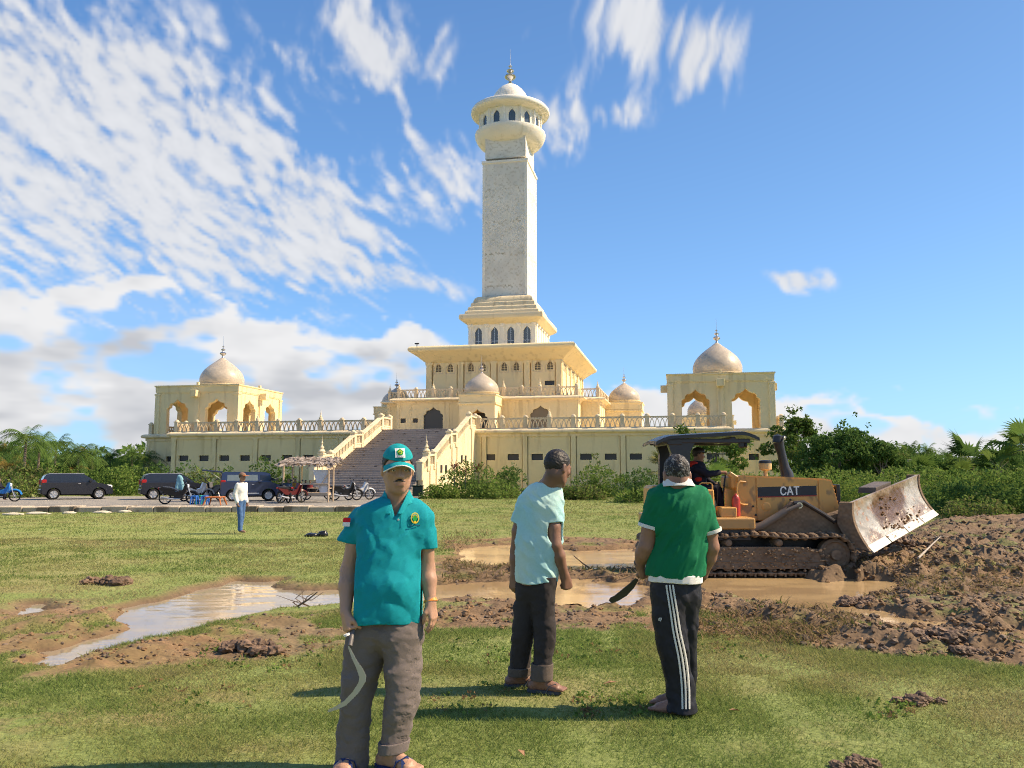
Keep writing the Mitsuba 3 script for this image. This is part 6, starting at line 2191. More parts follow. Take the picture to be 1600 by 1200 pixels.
# ---- man in the pale blue T-shirt, seen from behind, looking down to the right
Y2 = 6.20
PSC = 1.09
key = 'person_001'
torso = Loft([(752, 838, 872, Y2, 0.055), (760, 825, 878, Y2, 0.085), (772, 815, 880, Y2, 0.10), (790, 811, 881, Y2, 0.115), (820, 809, 878, Y2, 0.12), (860, 806, 874, Y2 - .01, 0.115), (890, 805, 872, Y2 - .01, 0.115), (914, 807, 872, Y2 - .01, 0.118)])
legB = Loft([(895, 808, 846, Y2 + .04, 0.095), (944, 803, 838, Y2 + .05, 0.092), (990, 799, 835, Y2 + .06, 0.085), (1036, 796, 829, Y2 + .10, 0.072), (1058, 795, 826, Y2 + .12, 0.072)])
legF = Loft([(895, 832, 872, Y2 - .02, 0.10), (950, 830, 868, Y2 - .02, 0.095), (985, 833, 870, Y2 - .03, 0.090), (1036, 832, 863, Y2 - .03, 0.078), (1064, 830, 862, Y2 - .03, 0.078)])
hc = at(871.5, 731, Y2 - 0.04)
HR = basis((0.72, 0.62, -0.30))
lo, hi = at(786, 1085, Y2) - [0, 0.36, 0.05], at(905, 695, Y2) + [0, 0.32, 0.03]
V = Vol(lo, hi, 0.0058)
add_head(V, hc, HR, 1.09, neck_to=at(855, 763, Y2 + 0.0), neck_r=0.058)
V.loft(torso, -0.03, 0.03).loft(legB, -0.03, 0.03).loft(legF, -0.03, 0.03)
shR, elR, wrR = at(862, 796, Y2 - 0.04), at(867, 852, Y2 - 0.08), at(882, 899, Y2 - 0.02)
shL, elL, wrL = at(813, 800, Y2 + 0.02), at(806, 860, Y2 + 0.07), at(804, 898, Y2 + 0.06)
arm(V, shR, elR, wrR, (0.048, 0.043, 0.029))
arm(V, shL, elL, wrL, (0.043, 0.036, 0.026))
add_hand(V, wrR, at(889, 926, Y2 - 0.0) - wrR, (-0.5, 0.85, -0.1), 1, 0.95, 1.08, 0.031)
add_hand(V, wrL, at(802, 922, Y2 + 0.06) - wrL, (0.7, 0.6, 0), -1, 0.5, 1.08, 0.029)
aF, aB = at(842, 1066, Y2 - .03), at(806, 1050, Y2 + .13)
zF, zB = float(gz(aF[0], aF[1])) + 0.02, float(gz(aB[0], aB[1])) + 0.02
fF = add_foot(V, [aF[0], aF[1], zF + 0.07], (0.96, -0.28), 0.25, z=zF)
fB = add_foot(V, [aB[0], aB[1], zB + 0.07], (0.96, 0.1), 0.25, z=zB)
hq = lambda a, b, e: hc + HR @ np.array([a, b, e]) * 1.09
put_person(key, V, (0.21, 0.112, 0.075), [(hq(0, -0.10, -0.075), [0.085, 0.05, 0.045], (0.06, 0.04, 0.032), 0.75), (hq(0.07, -0.02, 0.01), [0.03, 0.05, 0.035], (0.06, 0.04, 0.032), 0.6)])
tag(key, 'man in pale blue T-shirt and rolled dark trousers, seen from behind, fist hanging', 'person')
head_parts(key, hc, HR, 1.09, True, False)
add_hair(key, hc, HR, 1.09, 'm_hair', back=-0.100, thick=0.004)
cloth('m_paleblue', P(lambda p, n, uv: mixc((0.34, 0.60, 0.62), (0.50, 0.66, 0.58), ss(0.35, 0.7, fb(p.x * 4, p.y * 4, p.z * 2.4, 2))) * (0.94 + 0.12 * nz(p.x * 240, p.y * 240, p.z * 240))))
slR, slL = at(864, 818, Y2 - 0.055), at(806.5, 816, Y2 + 0.04)
S = shirt_vol(torso, [(at(860, 786, Y2 - 0.03), slR, 0.066, 0.066), (at(818, 785, Y2 + 0.01), slL, 0.052, 0.050)], lambda X, Y: at(830, 909, Y2)[2] + 0.008 * np.sin(X * 21 + 2), neck=(at(856, 757, Y2), 0.072),
              wr=(folds(6, 6, 2.6, 0.030, 23, 0.9), folds(17, 12, 5, 0.018, 26, 0.7)))
part('shirt', S, 'm_paleblue', key, 2)
cloth('m_darkjean', weave((0.038, 0.033, 0.033), 0.25))
cloth('m_cuff', weave((0.105, 0.085, 0.072), 0.2))
V = legs_vol([legB, legF], (at(837, 922, Y2), [0.118, 0.098, 0.10]), at(830, 1061, Y2)[2], ztop=at(840, 900, Y2)[2], wr=(folds(8, 8, 7, 0.022, 31, 0.2), folds(20, 16, 14, 0.008, 35, -0.4)))
tr_ = part('trousers', V, 'm_darkjean', key, 2)
for L, y0, y1 in ((legF, 1036, 1062), (legB, 1041, 1055)):
    C = Vol([L.cx.min() - 0.16, L.cy.min() - 0.16, L.z.min() - 0.03], [L.cx.max() + 0.16, L.cy.max() + 0.16, at(830, y0, Y2)[2] + 0.05], 0.0055)
    C.loft(L, 0.010, 0)
    C.wrinkle(folds(16, 14, 14, 0.008, 3))
    C.d = np.maximum(C.d, -(C.d + 0.012))
    Z = C.ax[2][None, None, :]
    Yc = float(L.cy[0])
    C.d = np.maximum(np.maximum(C.d, Z - at(830, y0, Yc)[2]), at(830, y1, Yc)[2] - Z).astype(np.float32)
    part('cuff', C, 'm_cuff', tr_, 1)
cloth('m_slategrey', (0.055, 0.065, 0.085))
sandal(key, *fF, zF, 'm_slategrey', False)
sandal(key, *fB, zB, 'm_slategrey', False)

# ---- man in the green polo shirt and striped track trousers, from behind
Y3 = 5.66
PSC = 1.09
key = 'person_002'
torso = Loft([(753, 1040, 1078, Y3, 0.045), (760, 1029, 1089, Y3, 0.072), (772, 1019, 1098, Y3, 0.120), (790, 1016, 1103, Y3, 0.14), (815, 1018, 1106, Y3, 0.145), (845, 1020, 1102, Y3 + .01, 0.145), (870, 1015, 1098, Y3 + .01, 0.15), (890, 1012, 1098, Y3 + .01, 0.15), (910, 1014, 1097, Y3 + .01, 0.145)])
legN = Loft([(896, 1016, 1078, Y3, 0.125), (930, 1016, 1074, Y3 - .01, 0.12), (963, 1018, 1072, Y3 - .02, 0.11), (1000, 1024, 1075, Y3 - .03, 0.10), (1047, 1036, 1080, Y3 - .03, 0.088), (1080, 1042, 1086, Y3 - .03, 0.085), (1112, 1042, 1088, Y3 - .04, 0.085)])
legK = Loft([(896, 1044, 1095, Y3 + .03, 0.12), (930, 1050, 1093, Y3 + .04, 0.115), (963, 1056, 1090, Y3 + .06, 0.11), (1000, 1058, 1089, Y3 + .09, 0.10), (1047, 1060, 1089, Y3 + .13, 0.088), (1092, 1056, 1086, Y3 + .16, 0.085)])
hc = at(1057, 742, Y3 + 0.0)
HR = basis((-0.05, 0.97, -0.20))
lo, hi = at(930, 1125, Y3) - [0, 0.40, 0.05], at(1128, 706, Y3) + [0, 0.42, 0.03]
V = Vol(lo, hi, 0.006)
add_head(V, hc, HR, 1.11, neck_to=at(1059, 765, Y3 - 0.0), neck_r=0.066)
V.loft(torso, -0.03, 0.03).loft(legN, -0.034, 0.03).loft(legK, -0.034, 0.03)
shL, elL, wrL = at(1022, 800, Y3), at(1010, 855, Y3 + 0.02), at(999, 881, Y3 + 0.10)
shR, elR, wrR = at(1103, 802, Y3), at(1111, 855, Y3 + 0.02), at(1098, 897, Y3 + 0.12)
arm(V, shL, elL, wrL, (0.054, 0.050, 0.033))
arm(V, shR, elR, wrR, (0.052, 0.048, 0.033))
add_hand(V, wrL, at(1003, 905, Y3 + 0.14) - wrL, (0.9, 0.3, -0.3), -1, 0.95, 1.12, 0.033)
add_hand(V, wrR, at(1086, 912, Y3 + 0.20) - wrR, (-0.9, -0.2, -0.2), 1, 0.6, 1.1, 0.033)
aN, aK = at(1060, 1103, Y3 - .04), at(1062, 1088, Y3 + .16)
zN, zK = float(gz(aN[0], aN[1])) + 0.012, float(gz(aK[0], aK[1])) + 0.012
add_foot(V, [aN[0], aN[1], zN + 0.07], (-0.70, 0.42), 0.25, z=zN)
add_foot(V, [aK[0], aK[1], zK + 0.07], (-0.85, 0.25), 0.25, z=zK)
hq = lambda a, b, e: hc + HR @ np.array([a, b, e]) * 1.11
put_person(key, V, (0.26, 0.138, 0.092), [(hq(0, -0.10, -0.085), [0.085, 0.05, 0.045], (0.09, 0.062, 0.05), 0.8)])
tag(key, 'man in green polo shirt and black track trousers with white stripes, seen from behind', 'person')
add_hair(key, hc, HR, 1.11, 'm_greyhair', back=-0.100, thick=0.004)
cloth('m_green', weave((0.004, 0.135, 0.058), 0.12))
cloth('m_trimwhite', (0.62, 0.62, 0.58))
slL, slR = at(1016.5, 824, Y3 + 0.01), at(1110, 831, Y3 + 0.01)
S = shirt_vol(torso, [(at(1028, 780, Y3), slL, 0.080, 0.072), (at(1094, 781, Y3), slR, 0.078, 0.064)], lambda X, Y: at(1055, 903.5, Y3 - .1)[2] + 0.006 * np.sin(X * 15), neck=(at(1059, 752, Y3), 0.084), grow=0.014,
              wr=(folds(9, 6, 2.0, 0.034, 43, -0.55), folds(22, 12, 3.4, 0.022, 46, -0.5)))
sh = part('shirt', S, 'm_green', key, 2)
for a, b, r in ((at(1028, 780, Y3), slL, 0.088), (at(1094, 781, Y3), slR, 0.079)):
    n = (b - a) / np.linalg.norm(b - a)
    Rb = basis(n, (0, 1, 0))
    ps = [b - n * 0.004 + Rb @ np.array([r * math.cos(t), 0, r * math.sin(t)]) for t in np.linspace(0, 2 * math.pi, 29)]
    obj('sleeve_band', ribbon(ps, 0.022, np.array([(p - b + n * .01) for p in ps]), 0.006), 'm_trimwhite', sh, smooth=40)
Cc = Vol(at(1028, 772, Y3) - [0, 0.16, 0], at(1092, 744, Y3) + [0, 0.2, 0.01], 0.0034)
nk = at(1059, 762, Y3 - 0.005)
X, Yy, Z = Cc.ax[0][:, None, None], Cc.ax[1][None, :, None], Cc.ax[2][None, None, :]
zt = nk[2] + 0.056 - 0.10 * (Yy - nk[1])
tt = np.clip((zt - Z) / 0.07, 0, 1.4)
dd = np.sqrt((X - nk[0]) ** 2 + ((Yy - nk[1]) * 1.05) ** 2) - (0.088 + 0.040 * tt ** 1.2)
Cc.d = np.maximum(np.abs(dd) - 0.005, np.maximum(Z - zt, zt - 0.052 - Z)).astype(np.float32)
part('collar', Cc, 'm_trimwhite', sh, 2)
U = Vol(at(1000, 925, Y3) - [0, 0.2, 0], at(1110, 893, Y3) + [0, 0.2, 0], 0.006)
U.loft(torso, 0.0, 0)
U.d = np.maximum(U.d, -(U.d + 0.012))
Z = U.ax[2][None, None, :]
X = U.ax[0][:, None, None]
low = Loft([(890, 1013, 1098, Y3, 0.150), (918, 1014, 1098, Y3, 0.150)])
U.d[:] = 1
U.loft(low, 0.0, 0)
U.wrinkle(folds(14, 8, 4, 0.008, 4))
U.d = np.maximum(U.d, -(U.d + 0.012))
U.d = np.maximum(np.maximum(U.d, at(1055, 912, Y3 - .1)[2] + 0.006 * np.sin(X * 13 + 1) - Z), Z - at(1055, 896, Y3)[2]).astype(np.float32)
part('undershirt', U, 'm_whitecloth', key, 1)
cloth('m_blacktrack', P(lambda p, n, uv: F3(0.018, 0.019, 0.026) * (0.8 + 0.5 * fb(p.x * 30, p.y * 30, p.z * 30, 2))), 0.5)
V = legs_vol([legN, legK], (at(1056, 930, Y3 + .02), [0.152, 0.122, 0.10]), at(1060, 1110, Y3)[2], ztop=at(1056, 904, Y3)[2], wr=(folds(9, 8, 5, 0.022, 51, 0.35), folds(22, 16, 9, 0.010, 55, 0.5)))
tr_ = part('trousers', V, 'm_blacktrack', key, 2)
for k3 in range(3):
    pts = [legN.front(x + k3 * d, y, 0.011) for x, y, d in ((1041, 914, 5.3), (1045, 940, 5.4), (1049, 965, 5.5), (1052, 985, 5.6), (1056, 1005, 5.8), (1060, 1025, 6.0), (1063, 1045, 6.0), (1065, 1065, 5.9), (1066, 1085, 5.8), (1066.5, 1108, 5.6))]
    from scipy.interpolate import CubicSpline
    t_ = np.linspace(0, 1, len(pts))
    pts = CubicSpline(t_, np.array(pts))(np.linspace(0, 1, 40))
    nn = np.array([[p[0] - float(np.interp(p[2], legN.z, legN.cx)), p[1] - float(np.interp(p[2], legN.z, legN.cy)), 0] for p in pts])
    obj('stripe', ribbon(pts, 0.0105, nn, 0.012), 'm_trimwhite', tr_, smooth=40)
for x0, y0, w, h_ in ((1029, 970, 1.6, 4), (1031.5, 971, 1.2, 3), (1033, 969, 1.0, 4), (1030, 966.5, 2.6, 1.2)):
    c = [legN.front(x0 + a, y0 + b, o) for o in (0.012, 0.0145) for a, b in ((0, 0), (w, 0), (w, -h_), (0, -h_))]
    obj('logo', (np.array(c), np.array([[4, 5, 6, 7], [0, 1, 5, 4], [1, 2, 6, 5], [2, 3, 7, 6], [3, 0, 4, 7]])), 'm_trimwhite', tr_)
dd = (wrL - elL) / np.linalg.norm(wrL - elL)
Rb = basis(dd, (0, -1, 0))
ps = [wrL - dd * 0.015 + Rb @ np.array([0.037 * math.cos(a), 0, 0.035 * math.sin(a)]) for a in np.linspace(0, 2 * math.pi, 25)]
wk = obj('watch_band', ribbon(ps, 0.024, np.array([(p - wrL) for p in ps]), 0.006), 'm_grease', key, smooth=40)
obj('watch_dial', MB().lathe([(0.017, 0), (0.017, 0.008), (0, 0.009)], 16, np.vstack([np.column_stack([basis((-0.6, -0.75, 0.2), dd) @ np.array([[1, 0, 0], [0, 0, 1], [0, -1, 0]]).T, wrL - dd * 0.015 + np.array([-0.6, -0.75, 0.2]) * 0.036]), [0, 0, 0, 1]])).mesh(), 'm_steel', wk, smooth=30)
# machete in its sheath
mc = thing('machete', 'dark sheathed machete held low in the left hand of the man in green', 'machete')
hp = at(1003, 894, Y3 + 0.16)
cloth('m_sheath', weave((0.060, 0.055, 0.028), 0.2))
mat('m_wood', (0.30, 0.17, 0.085), 0.5, 0.4)
tip = at(955, 939, Y3 + 0.10)
obj('handle', tubes_mesh(([at(1018, 888, Y3 + 0.17), at(1010, 891, Y3 + 0.17), hp, at(995, 901, Y3 + 0.155)], [0.020, 0.021, 0.017, 0.016], 14)), 'm_wood', mc, smooth=40)
ou = [(993, 904), (983, 913), (972, 922), (961, 931), (954, 934.5), (952, 938.5), (956, 942), (966, 938), (979, 930), (990, 918), (997, 906)]
YM = Y3 + 0.13
obj('sheath', wall_uz(Polygon([at(x, y, YM)[[0, 2]] for x, y in ou]).buffer(0.002), YM - 0.011, YM + 0.011), 'm_sheath', mc)

# ---- bulldozer driver
YD = 14.25
PSC = 1.0
key = 'person_003'
hc = at(1092, 711, YD)
HR = basis((1, -0.12, -0.08))
V = Vol(at(1060, 815, YD) - [0, 0.45, 0.02], at(1150, 690, YD) + [0, 0.45, 0.02], 0.011)
add_head(V, hc, HR, 0.98, neck_to=at(1086, 727, YD), neck_r=0.055)
tD = Loft([(721, 1078, 1097, YD, 0.10), (728, 1074, 1101, YD, 0.18), (745, 1074, 1103, YD, 0.19), (768, 1077, 1103, YD, 0.17)])
V.loft(tD, -0.02, 0.03)
hipD = at(1088, 766, YD)
for s, kx, ky in ((-1, 1119, 764), (1, 1122, 766)):
    h0 = hipD + [0, s * 0.09, 0]
    kn, an = at(kx, ky, YD + s * 0.15), at(1128, 797, YD + s * 0.16)
    V.cap(h0, kn, 0.07, 0.055, k=0.03)
    V.cap(kn, an, 0.05, 0.04, k=0.02)
    V.cap(an, an + [0.14, 0, -0.03], 0.04, 0.03, k=0.02)
shN, elN, wrN = at(1087, 731, YD - 0.19), at(1106, 741, YD - 0.24), at(1126, 738, YD - 0.15)
arm(V, shN, elN, wrN, (0.045, 0.04, 0.03))
add_hand(V, wrN, (1, 0.0, 0.05), (0, 0.3, -1), 1, 0.95, 1.1, 0.028)
shF, elF, wrF = at(1089, 731, YD + 0.19), at(1104, 750, YD + 0.22), at(1116, 757, YD + 0.15)
arm(V, shF, elF, wrF, (0.045, 0.04, 0.03))
add_hand(V, wrF, (1, 0, 0), (0, -0.3, -1), -1, 0.9, 1.0, 0.028)
put_person(key, V, (0.24, 0.13, 0.085))
tag(key, 'bulldozer driver in black cap and navy and red jacket, one arm stretched to a lever', 'person')
cloth('m_navy', P(lambda p, n, uv: F3(0.016, 0.017, 0.028) * (0.8 + 0.5 * fb(p.x * 12, p.y * 12, p.z * 12, 2))))
cloth('m_jacketred', (0.45, 0.03, 0.02))
S = Vol(at(1060, 775, YD) - [0.05, 0.45, 0], at(1135, 716, YD) + [0.05, 0.45, 0], 0.011)
S.loft(tD, 0.012, 0.02)
for a, b, c in ((shN, elN, wrN), (shF, elF, wrF)):
    S.cap(a, b, 0.072, 0.062, k=0.04)
    S.cap(b, b + (c - b) * 0.86, 0.060, 0.046, k=0.02)
S.wrinkle(folds(8, 8, 8, 0.02, 61))
S.d = np.maximum(S.d, (at(1090, 768, YD)[2] - S.ax[2])[None, None, :]).astype(np.float32)
jk = part('jacket', S, 'm_navy', key, 1)
for c, r in ((at(1083, 725.5, YD - 0.13), [0.085, 0.075, 0.055]), (at(1091, 749, YD - 0.155), [0.075, 0.055, 0.065])):
    Q = Vol(np.array(c) - 0.16, np.array(c) + 0.16, 0.010)
    Q.ell(c, r, None, 0)
    part('panel', Q, 'm_jacketred', jk, 1)
Tq = Vol(at(1075, 815, YD) - [0.05, 0.4, 0], at(1140, 750, YD) + [0.05, 0.4, 0], 0.011)
for s, kx, ky in ((-1, 1119, 764), (1, 1122, 766)):
    h0 = hipD + [0, s * 0.09, 0]
    kn, an = at(kx, ky, YD + s * 0.15), at(1128, 797, YD + s * 0.16)
    Tq.cap(h0, kn, 0.085, 0.072, k=0.03)
    Tq.cap(kn, an, 0.070, 0.058, k=0.03)
Tq.ell(hipD, [0.12, 0.18, 0.10], None, 0.03)
Tq.wrinkle(folds(8, 8, 8, 0.02, 62))
part('trousers', Tq, 'm_navy', key, 1)
add_hair(key, hc, HR, 0.98, 'm_hair', back=-0.04, thick=0.006, h=0.009)
q = lambda a, b, e: hc + HR @ np.array([a, b, e]) * 0.98
CV = Vol(hc - 0.2, hc + 0.2, 0.009)
CV.ell(q(0, -0.010, 0.055), [0.088, 0.108, 0.085], HR, 0.01)
CV.plane(q(0, 0.0, 0.045), -(HR @ np.array([0, 0.08, 1.0])))
cp = part('cap', CV, 'm_grease', key, 1)
obj('brim', tr(MB().lathe([(0, 0), (0.078, -0.004), (0.080, 0.004), (0, 0.012)], 20).mesh()[0] * [1, 0.75, 1], np.vstack([np.column_stack([HR, q(0, 0.10, 0.045)]), [0, 0, 0, 1]])) if False else (tr(lathe([(0, 0), (0.078, -0.004), (0.080, 0.004), (0, 0.012)], 20)[0] * [1, 0.8, 1], np.vstack([np.column_stack([HR, q(0, 0.105, 0.045)]), [0, 0, 0, 1]])), lathe([(0, 0), (0.078, -0.004), (0.080, 0.004), (0, 0.012)], 20)[1]), 'm_grease', cp, smooth=40)

# ---- figures further off: same proportions, coarser


def figure(label, px, py, Hpx, Y, face, skin, shirt, trous, arms, hat=None, sit=0.0, h=0.018, long_sleeve=True, stride=0.05, hair=True, group=None, name='person'):
    """A person of Hpx rows whose feet are at (px, py); face: direction; arms: list of (elbow, wrist) in body units (right, forward, up)."""
    k = thing(name, label, 'person', group)
    foot = at(px, py, Y)
    H = (at(px, py - Hpx, Y)[2] - foot[2]) / (1 - sit)
    f = np.array([face[0], face[1], 0.0])
    f /= np.linalg.norm(f)
    r = np.array([f[1], -f[0], 0])
    base = foot - [0, 0, H * sit]
    q = lambda a, b, e: base + (r * a + f * b + np.array([0, 0, e])) * H
    V = Vol(foot - [0.65, 0.65, 0.05], foot + [0.65, 0.65, H * (1 - sit) + 0.12], h)
    R = basis(f)
    hc = q(0, 0.012, 0.932)
    add_head(V, hc, R, H / 1.72, neck_to=q(0, -0.01, 0.835), neck_r=0.052)
    V.ell(q(0, 0, 0.72), [0.105 * H, 0.065 * H, 0.13 * H], R, 0.03)
    V.ell(q(0, 0, 0.54), [0.09 * H, 0.06 * H, 0.07 * H], R, 0.04)
    legs = []
    for s in (-1, 1):
        hip = q(s * 0.05, 0, 0.52)
        if sit > 0:
            kn, an = q(s * 0.07, 0.24, 0.52), q(s * 0.07, 0.22, sit + 0.03)
        else:
            kn, an = q(s * 0.052, s * stride * 0.5 + 0.012, 0.28), q(s * 0.055, s * stride, 0.045)
        legs.append((hip, kn, an))
        V.cap(hip, kn, 0.044 * H, 0.030 * H, k=0.02)
        V.cap(kn, an, 0.028 * H, 0.020 * H, k=0.02)
        V.cap(an - [0, 0, 0.02 * H], an + f * 0.09 * H - [0, 0, 0.026 * H], 0.022 * H, 0.016 * H, k=0.02)
    al = []
    for s, (e, w) in zip((-1, 1), arms):
        sh, el, wr = q(s * 0.105, 0, 0.80), q(*e), q(*w)
        al.append((sh, el, wr))
        arm(V, sh, el, wr, (0.027 * H, 0.024 * H, 0.017 * H))
        d = (wr - el) / np.linalg.norm(wr - el)
        if h < 0.02:
            add_hand(V, wr, d, f * 0.5 - r * s, -s, 0.6, H / 1.75, 0.024)
        else:
            V.cap(wr, wr + d * 0.07 * H, 0.02 * H, 0.014 * H, k=0.01)
    put = V.mesh(1)
    scene[k] = mikit.ply((put.vertices, put.faces), 'm_skin', smooth=True, color=skin_colour(put.vertices, skin))
    S = Vol(foot - [0.65, 0.65, 0], foot + [0.65, 0.65, H * (1 - sit)], h)
    S.ell(q(0, 0, 0.715), [0.122 * H, 0.080 * H, 0.135 * H], R, 0.03)
    S.ell(q(0, 0, 0.58), [0.112 * H, 0.078 * H, 0.11 * H], R, 0.06)
    for (a, b, c) in al:
        S.cap(a, b if long_sleeve else a + (b - a) * 0.6, 0.040 * H, 0.036 * H, k=0.03)
        if long_sleeve:
            S.cap(b, b + (c - b) * 0.85, 0.036 * H, 0.028 * H, k=0.02)
    S.wrinkle(folds(7, 7, 6, 0.02, int(px)))
    S.d = np.maximum(S.d, (q(0, 0, 0.475)[2] - S.ax[2])[None, None, :]).astype(np.float32)
    part('shirt', S, shirt, k, 1)
    W = Vol(foot - [0.65, 0.65, 0], foot + [0.65, 0.65, H * (0.62 - sit) + 0.1], h)
    W.ell(q(0, 0, 0.535), [0.10 * H, 0.072 * H, 0.075 * H], R, 0.03)
    for hip, kn, an in legs:
        W.cap(hip, kn, 0.053 * H, 0.042 * H, k=0.03)
        W.cap(kn, an, 0.042 * H, 0.038 * H, k=0.02)
    W.wrinkle(folds(9, 9, 8, 0.014, int(px) + 5))
    W.d = np.maximum(W.d, (foot[2] + 0.028 * H - W.ax[2])[None, None, :]).astype(np.float32)
    part('trousers', W, trous, k, 1)
    if hair:
        add_hair(k, hc, R, H / 1.72, 'm_hair', back=-0.05, thick=0.008, h=h * 0.6)
    if hat:
        Q = lambda a, b, e: hc + R @ np.array([a, b, e]) * H / 1.72
        CV = Vol(hc - 0.22, hc + 0.22, 0.012)
        CV.ell(Q(0, -0.010, 0.050), np.array([0.094, 0.114, 0.088]) * H / 1.72, R, 0.01)
        CV.plane(Q(0, 0.0, 0.040), -(R @ np.array([0, 0.08, 1.0])))
        cp = part('cap', CV, hat[0], k, 1)
        lv, lf = lathe([(0, 0), (0.085, -0.004), (0.087, 0.004), (0, 0.012)], 20)
        obj('brim', (tr(lv * [1, 0.95, 1], np.vstack([np.column_stack([R, Q(0, 0.115, 0.040)]), [0, 0, 0, 1]])), lf), hat[1], cp, smooth=40)
    return k


cloth('m_jean', P(lambda p, n, uv: mixc((0.045, 0.10, 0.24), (0.09, 0.17, 0.33), fb(p.x * 14, p.y * 14, p.z * 9, 3))))
cloth('m_capbrown', (0.22, 0.14, 0.10))
cloth('m_caporange', (0.62, 0.17, 0.03))
hang = [((-0.125, -0.02, 0.63), (-0.12, 0.03, 0.49)), ((0.125, -0.03, 0.63), (0.115, 0.02, 0.49))]
figure('man in white shirt, blue jeans and orange peaked cap standing alone on the lawn', 375, 832, 93, 21.7, (0.93, -0.36), (0.26, 0.14, 0.095), 'm_whitecloth', 'm_jean', hang, ('m_capbrown', 'm_caporange'), h=0.014)
YS3 = 43.0
cloth('m_bluegrey', (0.06, 0.10, 0.16))
cloth('m_mustard', (0.30, 0.17, 0.03))
cloth('m_maroon', (0.14, 0.025, 0.03))
cloth('m_khaki', (0.20, 0.16, 0.11))
figure('man in blue grey shirt sitting on a motorcycle left of the stall', 450, 781, 33, YS3, (0.25, -1), (0.2, 0.11, 0.075), 'm_bluegrey', 'm_khaki', hang, h=0.03, sit=0.16)
figure('man in mustard yellow shirt standing beside the left post of the stall', 461, 782, 34, YS3 + 1.0, (0.1, -1), (0.2, 0.11, 0.075), 'm_mustard', 'm_navy', hang, h=0.03)
figure('person in dark red top sitting on the bench inside the stall', 484, 774, 24, YS3 + 0.7, (0.4, -1), (0.2, 0.11, 0.075), 'm_maroon', 'm_navy', hang, h=0.03, sit=0.26)
figure('person in dark navy clothes sitting at the back of the stall', 477, 774, 24, YS3 + 1.0, (0.3, -1), (0.18, 0.10, 0.07), 'm_navy', 'm_navy', hang, h=0.03, sit=0.26)
# ------------------------------------------------------------------ trees, palms, shrubs
scene['m_leaf'] = {'type': 'principledthin', 'base_color': VC, 'roughness': 0.45, 'diff_trans': 0.75, 'spec_trans': 0.0}


def bark_fn(p, n, uv):
    return mixc((0.13, 0.10, 0.075), (0.24, 0.20, 0.16), fb(p.x * 9, p.y * 9, p.z * 3, 3))


mat('m_bark', P(bark_fn), 0.85, 0.3)


def leaves(r, centre, rad, n, size, pal, droop=0.2, aspect=0.5, shell=0.55):
    """n pointed leaves (two triangles, folded on the midrib) through an ellipsoid's outer part."""
    d = r.normal(size=(n, 3))
    d /= np.linalg.norm(d, axis=1, keepdims=True)
    q = d * (shell + (1 - shell) * r.random((n, 1)) ** 0.6)
    c = np.asarray(centre) + q * rad
    out = d * 0.8 + r.normal(size=(n, 3)) * 0.65 + [0, 0, 0.25]
    out /= np.linalg.norm(out, axis=1, keepdims=True)
    out[:, 2] -= droop * r.random(n)
    side = np.cross(out, r.normal(size=(n, 3)))
    side /= np.linalg.norm(side, axis=1, keepdims=True) + 1e-9
    nrm = np.cross(side, out)
    s = size * (0.6 + 0.8 * r.random((n, 1)))
    a, b = c - out * s * 0.5, c + out * s * 0.5
    l, k = c - side * s * aspect * 0.5 + nrm * s * 0.08, c + side * s * aspect * 0.5 + nrm * s * 0.08
    v = np.stack([a, k, b, l], 1).reshape(-1, 3)
    i = np.arange(n)[:, None] * 4
    f = np.vstack([i + [0, 1, 2], i + [0, 2, 3]])
    pal = np.asarray(pal)
    t = r.random(n)
    col = pal[r.integers(0, len(pal), n)] * (0.7 + 0.6 * t)[:, None]
    return v, f, np.repeat(col, 4, 0)


class Fol:
    def __init__(self):
        self.V, self.F, self.C, self.n = [], [], [], 0

    def add(self, v, f, c):
        self.V.append(v)
        self.F.append(f + self.n)
        self.C.append(c)
        self.n += len(v)

    def put(self, name, parent):
        return obj(name, (np.vstack(self.V), np.vstack(self.F)), 'm_leaf', parent, color=np.vstack(self.C))


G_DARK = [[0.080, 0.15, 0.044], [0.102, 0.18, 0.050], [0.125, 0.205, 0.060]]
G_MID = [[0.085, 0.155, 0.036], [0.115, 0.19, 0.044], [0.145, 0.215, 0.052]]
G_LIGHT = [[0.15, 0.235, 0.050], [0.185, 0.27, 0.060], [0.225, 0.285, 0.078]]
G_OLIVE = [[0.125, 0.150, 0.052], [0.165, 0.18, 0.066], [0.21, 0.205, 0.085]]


def clumps(r, base, w, d, h, k, lo=0.25):
    """k clump centres and sizes filling a rounded mass on the ground."""
    out = []
    for i in range(k):
        a, t = r.uniform(0, 2 * math.pi), r.random() ** 0.5
        x, y = math.cos(a) * t * w * 0.5, math.sin(a) * t * d * 0.5
        top = h * (1 - 0.55 * t ** 2) * r.uniform(0.75, 1.05)
        z = r.uniform(lo, 1.0) * top
        s = r.uniform(0.16, 0.30) * min(w, h * 1.6)
        out.append((base + [x, y, max(z - s * 0.5, s * 0.3)], np.array([s, s, s * 0.8])))
    return out


